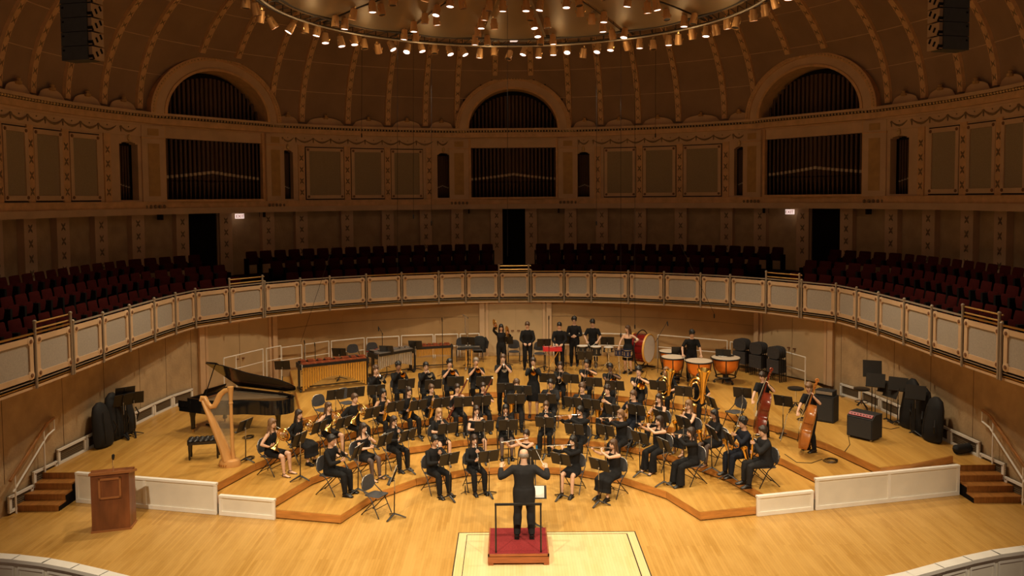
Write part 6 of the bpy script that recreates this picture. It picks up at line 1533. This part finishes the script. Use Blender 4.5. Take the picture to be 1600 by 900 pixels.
# ---- keyboard percussion
def mallet_kb(name, label, cat, pl, pr, zt, barcol, rescol, nb, depth0, depth1, res, arch, frame_col='black_metal'):
    L = (pr - pl).length; d = (pr - pl).normalized(); an = math.atan2(d.y, d.x); c = (pl + pr) / 2
    t = T3(name, label, cat, (c.x, c.y, .8), an); w_ = L / nb
    for i in range(nb):
        f = (i + .5) / nb; x = -L / 2 + L * f; dp = depth0 + (depth1 - depth0) * f
        MB().box((x, -dp * .27, zt), (w_ * .86, dp * .62, .022)).build('bar', barcol[i % len(barcol)], t)
        if i % 7 not in (2, 6): MB().box((x + w_ / 2, dp * .33, zt + .03), (w_ * .86, dp * .56, .022)).build('bar', barcol[i % len(barcol)], t)
        if res:
            ln = res * (1 - arch * math.sin(math.pi * min(1, max(0, f * 1.02)))) 
            MB().tube([(x, -dp * .42, zt - .10), (x, -dp * .42, zt - .10 - ln)], w_ * .40, 8).build('resonator', rescol, t, True)
    for s, dp in ((-1, depth0), (1, depth1)):
        MB().box((s * (L / 2 + .05), 0, zt * .5 + .03), (.05, .14, zt - .06)).build('end_post', frame_col, t)
        MB().box((s * (L / 2 + .05), 0, zt - .10), (.06, dp * 1.0, .16)).build('end_block', frame_col, t)
        MB().box((s * (L / 2 + .05), 0, .07), (.06, dp * .9, .06)).build('foot_rail', frame_col, t)
        for q_ in (-1, 1): MB().lathe([(.04, -.02), (.04, .02)], 10, (s * (L / 2 + .05), q_ * dp * .40, .045), (1, 0, 0)).build('caster', 'black_metal', t)
    for yy in (-1, 1): MB().bar((-L / 2, yy * depth0 * .60, zt - .05), (L / 2, yy * depth1 * .60, zt - .05), .035, .09).build('side_rail', frame_col, t)
    MB().bar((-L / 2, 0, .30 if not res else .12), (L / 2, 0, .30 if not res else .12), .04, .03).build('stretcher', frame_col, t)
    return t
mallet_kb('marimba', 'long marimba with rosewood bars and arched golden resonators', 'marimba', g3(470, 611, .8), g3(571, 600, .8), .92, ['rosewood', 'rosewood', 'rosewood_light'], 'resonator_gold', 27, .62, .40, .78, .52)
mallet_kb('vibraphone', 'vibraphone with silver bars right of the marimba', 'vibraphone', g3(585, 590, .8), g3(640, 581, .8), .88, ['alu'], 'alu', 19, .62, .42, .5, .3)
mallet_kb('xylophone', 'xylophone with reddish bars left of the wind chimes', 'xylophone', g3(650, 577, .8), g3(704, 574, .8), .86, ['rosewood', 'rosewood_light'], 'resonator_gold', 21, .42, .30, .28, .2)
def in_front(px, py, z): return g3(px, py, z)
q = g3(733, 577, .8); t = T3('glockenspiel', 'glockenspiel on a two-legged trolley below the wind chimes', 'glockenspiel', q)
MB().box((0, 0, .80), (.80, .40, .05)).build('case', 'black_metal', t)
for i in range(16): MB().box((-.36 + i * .048, -.04, .84), (.036, .24 - i * .006, .012)).build('bar', 'alu', t)
for s in (-1, 1):
    MB().tube([(s * .10, 0, .78), (s * .10, 0, .10)], .025, 8).build('leg', 'hoop_gold', t); MB().bar((s * .10, -.30, .07), (s * .10, .30, .07), .05, .05).build('foot', 'alu', t)
q = g3(732, 570, .8); t = T3('wind_chimes', 'silver bell tubes hanging from a tall stand', 'chimes', q)
MB().tube([(0, 0, .05), (0, 0, 1.78)], .014, 8).build('pole', 'black_metal', t)
MB().tube([(0, 0, 1.70), (-.04, -.1, 1.80), (-.16, -.34, 1.92)], .018, 8).build('arm', 'alu', t)
for i in range(9): f = i / 8; MB().tube([(-.01 - .15 * f * .5, -.04 - .28 * f, 1.72 + .14 * f), (-.01 - .15 * f * .5, -.04 - .28 * f, 1.06 + .22 * f)], .021, 6).build('tube', 'silver', t)
for k in range(3):
    a = k * 2.094; MB().tube([(0, 0, .25), (.28 * math.cos(a), .28 * math.sin(a), .0)], .010, 6).build('foot', 'black_metal', t)
# red table with mallets
q = g3(863, 581, .8); t = T3('percussion_table', 'small folding table with a red cloth top', 'table', q)
MB().box((0, 0, .83), (.66, .42, .12)).build('red_top', 'cloth_red', t)
for s in (-1, 1):
    MB().tube([(s * -.22, .1 * s, .78), (s * .24, .1 * s, .0)], .012, 6).build('leg', 'hoop_gold', t); MB().tube([(s * .22, -.12 * s, .78), (s * -.24, -.12 * s, .0)], .012, 6).build('leg', 'hoop_gold', t)
for i, (x, y, an_) in enumerate(((-.16, 0, .3), (.02, -.08, .6), (.16, .05, -.4))):
    m_ = T3('mallet', ('wooden mallet on the left of the red table', 'white mallet in the middle of the red table', 'white mallet on the right of the red table')[i], 'mallet', (q.x + x, q.y + y, .8 + .90), an_)
    MB().tube([(-.13, 0, .012), (.10, 0, .012)], .007, 6).build('shaft', 'bow_hair', m_); MB().ball((.12, 0, .022), .022, 8, 6).build('head', 'white_plastic' if i else 'hoop_gold', m_, True)
# drums
def drum(px, py, r, h, top, shell, headm, name, label, tilt=0, legs=True):
    q = G(px, py, .8 + top); t = T3(name, label, 'drum', (q.x, q.y, .8))
    MB().lathe([(r, top - h), (r, top - .01)], 24).build('shell', shell, t, True); MB().lathe([(0.001, top - .004), (r - .005, top - .004)], 24, cap=False).build('drum_head', headm, t)
    for z_ in (top - h + .01, top - .012): MB().ring((0, 0, z_), r + .004, .011, n=24, m=6).build('hoop', 'chrome', t, True)
    for k in range(8): a = k * .785; MB().box((math.cos(a) * (r + .008), math.sin(a) * (r + .008), top - h / 2), (.02, .02, h * .5)).build('lug', 'chrome', t)
    MB().tube([(0, 0, top - h), (0, 0, .22)], .014, 6).build('stand_post', 'chrome', t)
    for k in range(3): a = k * 2.094 + .5; MB().tube([(0, 0, .42), (.30 * math.cos(a), .30 * math.sin(a), .0)], .011, 6).build('stand_leg', 'chrome', t)
drum(910, 540, .20, .30, .92, 'black_metal', 'drum_head', 'concert_tom', 'white-headed concert tom, left of the pair')
drum(931, 541, .20, .32, .92, 'black_metal', 'drum_head', 'concert_tom', 'white-headed concert tom, right of the pair')
drum(951, 542, .185, .17, .90, 'chrome', 'drum_head', 'snare_drum', 'chrome snare drum between the toms and the bass drum')
drum(967, 545, .15, .24, .88, 'drum_blue', 'drum_blue', 'concert_tom', 'dark blue tom, left one beside the bass drum')
drum(980, 546, .16, .26, .88, 'drum_blue', 'drum_blue', 'concert_tom', 'dark blue tom, right one beside the bass drum')
# bass drum
q = G(1003, 578, .8); t = T3('bass_drum', 'large dark red bass drum with golden hoops', 'drum', (q.x, q.y + .1, .8), R_(-34)); ax = V((1, 0, 0)); c = V((0, 0, .78)); R0 = .50; hw = .29
MB().lathe([(R0, -hw), (R0, hw)], 40, c, ax, cap=False).build('shell', 'drum_red', t, True)
for s in (-1, 1):
    MB().lathe([(R0 + .004, s * hw - .035), (R0 + .028, s * hw - .035), (R0 + .028, s * hw + .03), (R0 - .01, s * hw + .03)], 40, c, ax, cap=False).build('hoop', 'hoop_gold', t, True)
    MB().lathe([(.001, s * (hw + .012)), (R0, s * (hw + .012))], 40, c, ax, cap=False).build('drum_head', 'drum_head', t)
for k in range(12):
    a = k * math.pi / 6 + .2; e = V((0, math.cos(a), math.sin(a))); MB().tube([c + e * (R0 + .02) - ax * .3, c + e * (R0 + .02) + ax * .3], .007, 5).build('tension_rod', 'chrome', t)
MB().ring(c + V((-.0, .0, 0)), .64, .022, ax, 40, 6).build('suspension_ring', 'black_metal', t, True)
for s in (-1, 1): MB().tube([(-.0, s * .62, .78), (0, s * .5, .06)], .022, 8).build('stand_post', 'black_metal', t); MB().bar((-.32, s * .48, .04), (.32, s * .48, .04), .06, .05).build('stand_foot', 'black_metal', t)
MB().bar((0, -.5, .06), (0, .5, .06), .05, .05).build('stand_cross', 'black_metal', t)
# timpani
def timpano(px, py, r, label):
    q = G(px, py, .8 + .86); t = T3('timpano', label, 'timpani', (q.x, q.y, .8)); h = .86
    MB().lathe([(.06, .30), (r * .45, .34), (r * .78, .46), (r * .93, .62), (r * .96, h - .05)], 26).build('copper_bowl', 'copper', t, True)
    MB().lathe([(.001, h), (r, h), (r + .012, h - .012)], 28, cap=False).build('drum_head', 'timp_head', t, True)
    MB().ring((0, 0, h - .03), r + .012, .026, n=28, m=6).build('hoop', 'black_metal', t, True)
    for k in range(6):
        a = k * math.pi / 3 + .3; e = V((math.cos(a), math.sin(a), 0)); MB().tube([e * (r + .03) + V((0, 0, h - .04)), e * (r * .98) + V((0, 0, .55)), e * (r * .72) + V((0, 0, .22))], .017, 6).build('strut', 'black_metal', t, True)
    MB().ring((0, 0, .22), r * .72, .022, n=24, m=6).build('base_ring', 'black_metal', t, True)
    MB().lathe([(.10, .10), (.09, .32)], 12).build('base_post', 'black_metal', t)
    for k in range(3):
        a = k * 2.094 + .9; e = V((math.cos(a), math.sin(a), 0)); MB().tube([e * .05 + V((0, 0, .16)), e * r * .8 + V((0, 0, .10))], .022, 6).build('base_arm', 'black_metal', t); MB().lathe([(.045, -.02), (.045, .02)], 10, e * r * .8 + V((0, 0, .045)), e.cross(V((0, 0, 1)))).build('caster', 'black_metal', t)
    MB().box((0, -r * .55, .12), (.16, .34, .03)).build('pedal', 'black_metal', t)
timpano(1046, 548, .34, 'smallest timpano, rear left of the four, with copper bowl')
timpano(1052, 557, .38, 'front left timpano with orange copper bowl')
timpano(1092, 563, .42, 'second timpano from the right with orange copper bowl')
timpano(1134, 558, .46, 'rightmost and largest timpano, with a book on its head')
q = G(1133, 556, 1.66); t = T3('music_book', 'open music book lying on the right timpano', 'book', (q.x, q.y, 1.665), .2)
MB().box((-.13, 0, .008), (.25, .32, .012), Matrix.Rotation(.05, 3, 'Y')).build('left_page', 'paper', t); MB().box((.13, 0, .008), (.25, .32, .012), Matrix.Rotation(-.05, 3, 'Y')).build('right_page', 'black_metal', t)
# stool
def stool(px, py, z, label, h=.72):
    q = g3(px, py, z); t = T3('round_stool', label, 'stool', q)
    MB().lathe([(.20, h - .07), (.23, h - .05), (.23, h - .015), (.18, h)], 20).build('seat_pad', 'leather_black', t, True); MB().tube([(0, 0, h - .07), (0, 0, .15)], .02, 8).build('column', 'chrome', t); MB().ring((0, 0, .24), .18, .012, n=20, m=6).build('foot_ring', 'black_metal', t)
    for k in range(4): a = k * 1.571 + .4; MB().tube([(0, 0, .28), (.25 * math.cos(a), .25 * math.sin(a), .01)], .014, 6).build('leg', 'black_metal', t)
stool(1243, 644, .8, 'round black stool between the double basses and the wall'); stool(1346, 640, .6, 'round black stool beside the stored music stands', .66)
# folded chairs leaning in stacks
def folded_proto():
    t = thing('folded_chair', 'x', 'chair'); pts = []
    for i in range(20):
        a = 2 * math.pi * i / 20; x = .21 * (abs(math.cos(a)) ** .6) * (1 if math.cos(a) >= 0 else -1); z = .17 * (abs(math.sin(a)) ** .75) * (1 if math.sin(a) >= 0 else -1); pts.append(V((x, 0, .80 + z)))
    MB().extrude(pts, (0, -.02, 0), (0, .02, 0)).build('backrest', 'chair_pad', t, True)
    MB().box((0, -.02, .43), (.40, .045, .36)).build('seat_pad', 'chair_pad', t)
    for s in (-1, 1): MB().tube([(s * .22, .01, 0), (s * .215, 0, .5), (s * .20, 0, .80)], .012, 6).build('front_leg', 'chair_frame', t); MB().tube([(s * .19, .035, .0), (s * .19, .03, .5)], .012, 6).build('rear_leg', 'chair_frame', t)
    MB().tube([(-.215, .01, .14), (.215, .01, .14)], .008, 6).build('stretcher', 'chair_frame', t)
    return t
FC = folded_proto(); fcu = False
for si, (px, py) in enumerate(((1159, 580), (1185, 587), (1213, 595))):
    q = g3(px, py, .8); dv = (V((0, 22, 0)) - V((q.x, q.y, 0))).normalized()
    for k in range(4):
        o = FC if not fcu else copy_tree(FC); fcu = True
        o.location = q + dv * .10 * (k - 1.5); o.rotation_euler = (0, 0, math.atan2(dv.x, -dv.y)); tag(o, 'folded black chair, %s in the %s row by the right door' % (('rearmost', 'second rearmost', 'second foremost', 'foremost')[k], ('left', 'middle', 'right')[si]), 'chair', 'folded chairs by the right door')
        o.scale = (1.25, 1, 1.2)
# amplifiers
q = g3(1290, 657, .8); t = T3('bass_amplifier', 'black bass amplifier cabinet with head behind the right double bass', 'amplifier', q, R_(-40))
MB().box((0, 0, .36), (.56, .42, .70)).build('cabinet', 'amp_black', t); MB().box((0, -.215, .36), (.50, .012, .62)).build('grille', 'amp_grille', t); MB().box((0, 0, .79), (.48, .32, .14)).build('head', 'amp_black', t); MB().box((0, -.165, .80), (.44, .012, .08)).build('control_panel', 'alu', t)
a_, b_ = g3(1330, 684, .8), g3(1352, 690, .8); q = g3(1353, 686, .8)
t = T3('combo_amplifier', 'black combo amplifier with red control panel at the right', 'amplifier', q + V((0, .1, 0)), R_(-52))
MB().prism([(-.34, -.24), (.34, -.24), (.34, .24), (-.34, .24)], .05, .56).build('cabinet', 'amp_black', t); MB().extrude([(-.34, -.24, .56), (-.34, -.10, .66), (-.34, .24, .66), (-.34, .24, .56)], (0, 0, 0), (.68, 0, 0)).build('top_wedge', 'amp_black', t)
MB().bar((-.31, -.18, .625), (.31, -.18, .625), .10, .02, up=(0, -.58, .81)).build('control_panel', 'amp_red', t); MB().box((0, -.246, .30), (.62, .014, .46)).build('grille', 'amp_grille', t)
for k in range(7): MB().lathe([(.014, 0), (.012, .02)], 8, (-.24 + k * .08, -.185, .63), (0, -.58, .81)).build('knob', 'black_metal', t)
for sx in (-1, 1):
    for sy in (-1, 1): MB().lathe([(.03, -.015), (.03, .015)], 10, (sx * .28, sy * .19, .03), (1, 0, 0)).build('caster', 'alu', t)
# double basses
def bass_mesh():
    prof = [(0, .09), (.02, .18), (.06, .26), (.13, .315), (.22, .335), (.32, .325), (.40, .295), (.455, .27), (.468, .235), (.52, .197), (.58, .186), (.64, .195), (.695, .222), (.708, .252), (.77, .264), (.85, .264), (.94, .245), (1.02, .185), (1.09, .085), (1.12, .045)]
    out = [(w_, z) for z, w_ in prof] + [(-w_, z) for z, w_ in reversed(prof)]; n = len(out); mb = MB(); vs = []
    for y, k in ((-.125, .55), (-.105, .90), (-.095, 1.0), (-.085, .985), (.085, .985), (.095, 1.0), (.108, .90), (.13, .55)):
        for x, z in out: vs.append((x * k, y, .18 + .56 + (z - .56) * (1 - (1 - k) * .55)))
    fs = [(i * n + j, i * n + (j + 1) % n, (i + 1) * n + (j + 1) % n, (i + 1) * n + j) for i in range(7) for j in range(n)] + [tuple(range(n - 1, -1, -1)), tuple(7 * n + j for j in range(n))]
    return mb.add(vs, fs)
for (loc, rz, sc), colr, lab in zip(BASSPOS, ('bass_red', 'bass_orange'), ('dark red double bass, the left one of two', 'orange-brown double bass, the right one of two')):
    t = T3('double_bass', lab, 'double bass', loc, rz); Rm = Matrix.Translation(V((.16, -.44, 0))) @ Matrix.Rotation(R_(-40), 4, 'Z') @ Matrix.Rotation(R_(-12), 4, 'X')
    def put(mb, nm, mt, sm=True, par=None):
        mb.v = [tuple(Rm @ V(v)) for v in mb.v]; return mb.build(nm, mt, par or t, sm)
    put(bass_mesh(), 'body', colr)
    put(MB().tube([(0, -.085, 1.27), (0, -.075, 1.45), (0, -.06, 1.70)], [(.032, .028), (.024, .02), (.02, .018)], 8, flat=(1, 0, 0)), 'neck', colr)
    put(MB().tube([(0, -.165, .98), (0, -.125, 1.30), (0, -.09, 1.70)], [(.045, .008), (.036, .008), (.022, .008)], 8, flat=(1, 0, 0)), 'fingerboard', 'ebony')
    hd_ = put(MB().tube([(0, -.06, 1.68), (0, -.045, 1.80), (0, -.03, 1.88)], [(.026, .03), (.024, .03), (.02, .025)], 8, flat=(1, 0, 0)).ring((0, -.035, 1.92), .032, .02, (1, 0, 0), 14, 6), 'scroll', colr)
    for k in range(4): put(MB().tube([((1 if k % 2 else -1) * .02, -.05, 1.74 + k * .03), ((1 if k % 2 else -1) * .09, -.05, 1.75 + k * .03)], .007, 5), 'tuning_peg', 'brass', True, hd_)
    put(MB().box((0, -.155, .70), (.13, .012, .14)), 'bridge', 'bow_hair', False)
    put(MB().tube([(0, -.14, .30), (0, -.155, .55)], [(.03, .008), (.05, .008)], 8, flat=(1, 0, 0)), 'tailpiece', 'ebony')
    sm_ = MB()
    for k in range(4): x = -.03 + k * .02; sm_.tube([(x, -.155, .54), (x * 1.2, -.225, .76), (x * .5, -.10, 1.70)], .0025, 3)
    put(sm_, 'strings', 'string', False); put(MB().tube([(0, 0, .18), (0, 0, .01)], .010, 6), 'endpin', 'chrome')
    bw = T3('bass_bow', 'black bow hanging at the side of the %s' % lab.split(',')[0], 'bow', loc, rz)
    MB().tube([(-.30, -.46, .92), (-.36, -.62, .22)], .007, 6).build('stick', 'ebony', bw); MB().tube([(-.29, -.47, .90), (-.35, -.635, .24)], .004, 4).build('hair', 'bow_hair', bw)
# stored stands and soft cases at the side walls
for i, (px, py, z, h, tr_) in enumerate(((1363, 577, .6, 1.5, 200), (1368, 595, .6, 1.22, 190), (1386, 605, .6, 1.05, 170), (1405, 601, .6, 1.2, 185), (1392, 613, .6, .95, 150), (1437, 614, .6, 1.2, 185))):
    q = G(px, py, z + .95 * h); d_ = stand((min(q.x, 10.55), q.y, z), R_(tr_ - 40), 'stored black music stand by the right wall, %s from the door' % ORD[i], h, bare=True)
for i, (px, py, h, tr_) in enumerate(((168, 626, 1.1, 50), (190, 616, 1.25, 40), (209, 622, 1.1, 30))):
    q = G(px, py, .6 + .95 * h); stand((max(q.x, -10.6), q.y, .6), R_(tr_), 'stored black music stand by the left wall, %s from the front' % ORD[i], h, bare=True)
def soft_case(x, y, z, rz, h, label, lean_=.16):
    t = T3('instrument_case', label, 'case', (x, y, z), rz)
    MB().tube([(0, 0, 0), (0, .01, .06), (0, .03, h * .3), (0, .07, h * .52), (0, .10, h * .75), (0, .13, h * .92), (0, .14, h)], [(.24, .14), (.33, .17), (.34, .18), (.31, .17), (.29, .15), (.22, .11), (.08, .05)], 16, flat=(1, 0, 0)).build('shell', 'case_black', t, True)
    MB().tube([(.26, -.12, h * .25), (.30, -.16, h * .4), (.24, -.10, h * .55)], .018, 6).build('carry_handle', 'leather_black', t); MB().tube([(-.14, -.15, .12), (-.14, -.13, h * .4), (-.10, -.06, h * .8)], .008, 5).build('zip', 'leather_black', t)
for i, (px, py) in enumerate(((1452, 668), (1472, 678), (1492, 689))):
    q = g3(px, py, .6); soft_case(min(q.x + .15, 10.72), q.y, .6, R_(-80), (1.35, 1.25, 1.15)[i], 'black soft instrument case against the right wall, %s from the steps' % ('farthest', 'second', 'nearest')[i])
for i, (px, py) in enumerate(((128, 698), (150, 686), (170, 676))):
    q = g3(px, py, .6); soft_case(max(q.x - .15, -10.8), q.y, .6, R_(80), (1.15, 1.25, 1.2)[i], 'black soft instrument case against the left wall, %s from the steps' % ('nearest', 'second', 'farthest')[i])
q = g3(1565, 716, .6); t = T3('equipment_bag', 'small black bag lying by the right stair rail', 'bag', (10.95, 19.9, .6), .3); MB().tube([(-.22, 0, .10), (-.2, 0, .12), (.2, 0, .13), (.22, 0, .11)], [(.06, .08), (.11, .12), (.11, .12), (.05, .07)], 12, flat=(0, 1, 0)).build('bag_body', 'case_black', t, True); MB().ring((0, 0, .22), .09, .012, (0, 1, 0), 14, 5, a0=0, a1=math.pi, x=(1, 0, 0)).build('bag_handle', 'leather_black', t)
# microphone stands
def mic_stand(px, py, z, h, label, boom=None):
    q = g3(px, py, z); t = T3('microphone_stand', label, 'microphone stand', q)
    MB().tube([(0, 0, .03), (0, 0, h)], .012, 6).build('pole', 'black_metal', t)
    for k in range(3): a = k * 2.094 + .3; MB().tube([(0, 0, .12), (.28 * math.cos(a), .28 * math.sin(a), .01)], .010, 6).build('foot', 'black_metal', t)
    e = V((0, 0, h))
    if boom: MB().tube([V((-boom[0] * .3, -boom[1] * .3, h - boom[2] * .3)), V((boom[0], boom[1], h + boom[2]))], .009, 6).build('boom', 'black_metal', t); e = V((boom[0], boom[1], h + boom[2]))
    MB().lathe([(.012, -.02), (.02, .02), (.02, .13), (.012, .16)], 8, e, (0, -.4, 1) if not boom else (.1, -.3, -.9)).build('microphone', 'black_metal', t, True)
mic_stand(692, 590, .8, 1.95, 'tall black microphone stand behind the trumpets'); mic_stand(858, 583, .8, 1.9, 'tall black microphone stand in front of the red table'); mic_stand(598, 575, .8, 1.3, 'boom microphone stand behind the vibraphone', (-.1, -.2, .25)); mic_stand(477, 583, .8, 1.05, 'microphone stand behind the left end of the marimba'); mic_stand(493, 580, .8, .9, 'short microphone stand behind the marimba'); mic_stand(1028, 580, .8, 1.2, 'slanting boom microphone stand right of the bass drum', (.35, .1, .55))
# small things
q = g3(839, 709, .2); t = T3('water_bottle', 'blue water bottle on the lowest riser right of centre', 'bottle', q); MB().lathe([(.034, 0), (.036, .02), (.036, .20), (.022, .235)], 14).build('bottle_body', 'bottle_blue', t, True); MB().lathe([(.022, .235), (.024, .24), (.024, .27), (.01, .275)], 12).build('cap', 'black_metal', t, True)
q = G(583, 548, 1.28); t = T3('red_cloth', 'red cloth hanging over the chair behind the vibraphone', 'cloth', (q.x, q.y - .06, .8 + .46), 0); MB().extrude([(-.24, 0, .06), (-.16, 0, .02), (.02, 0, 0), (.20, 0, .02), (.23, 0, .17), (.1, 0, .12), (-.1, 0, .10)], (0, -.24, 0), (0, -.20, 0)).build('cloth_fold', 'cloth_red', t)
q = G(749, 540, 1.4); t = T3('coat', 'dark coat hanging over the chair near the cymbals', 'coat', (q.x, q.y + .1, .8), 0); MB().tube([(0, .12, .30), (0, .1, .60), (0, .1, .85), (0, .1, .93)], [(.24, .05), (.26, .06), (.25, .06), (.12, .04)], 12, flat=(1, 0, 0)).build('coat_body', 'case_black', t, True); MB().tube([(.2, .1, .88), (.30, .08, .70), (.27, .06, .46)], [.05, .06, .045], 8).build('sleeve', 'case_black', t, True)
def coil(px, py, z, r, label):
    q = g3(px, py, z); t = MB()
    for k in range(4): t.ring((q.x + .02 * k, q.y + .015 * (k % 2), z + .008 + .012 * k), r * (1 - .08 * k), .007, n=20, m=5)
    tag(t.build('cable_coil', 'black_metal', None, True), label, 'cable')
coil(1297, 721, .6, .16, 'coiled black cable on the riser near the right double bass'); coil(387, 684, .6, .14, 'coiled black cable under the grand piano'); coil(388, 717, .6, .12, 'coiled black cable right of the harp'); coil(1253, 656, .8, .13, 'coiled black cable beside the round stool')
def floor_cable(pts, label):
    tag(MB().tube([g3(*p) + V((0, 0, .008)) for p in pts], .008, 5).build('floor_cable', 'black_metal', None, True), label, 'cable')
floor_cable([(1329, 668, .8), (1325, 680, .8), (1328, 695, .8), (1320, 706, .8)], 'thin black cable running down from the red-faced amplifier'); floor_cable([(1226, 710, .6), (1245, 723, .6), (1268, 724, .6), (1285, 718, .6)], 'thin black cable snaking beside the right double bass'); floor_cable([(1377, 668, .8), (1392, 671, .8), (1405, 668, .8)], 'thin cable from the back of the red-faced amplifier')
q = g3(727, 771, 0); t = T3('clarinet_peg', 'small black tripod instrument peg beside the clarinet player', 'instrument stand', q); MB().tube([(0, 0, .02), (0, 0, .14), (0, 0, .20)], [.016, .014, .006], 8).build('peg', 'black_metal', t, True)
for k in range(4): a = k * 1.571 + .3; MB().tube([(0, 0, .05), (.11 * math.cos(a), .11 * math.sin(a), .006)], .008, 5).build('foot', 'black_metal', t)
q = g3(384, 722, .6); t = stand((q.x, q.y, .6), R_(70), 'music stand turned sideways right of the harp', .95)
bpy.data.scenes.remove(WORK)
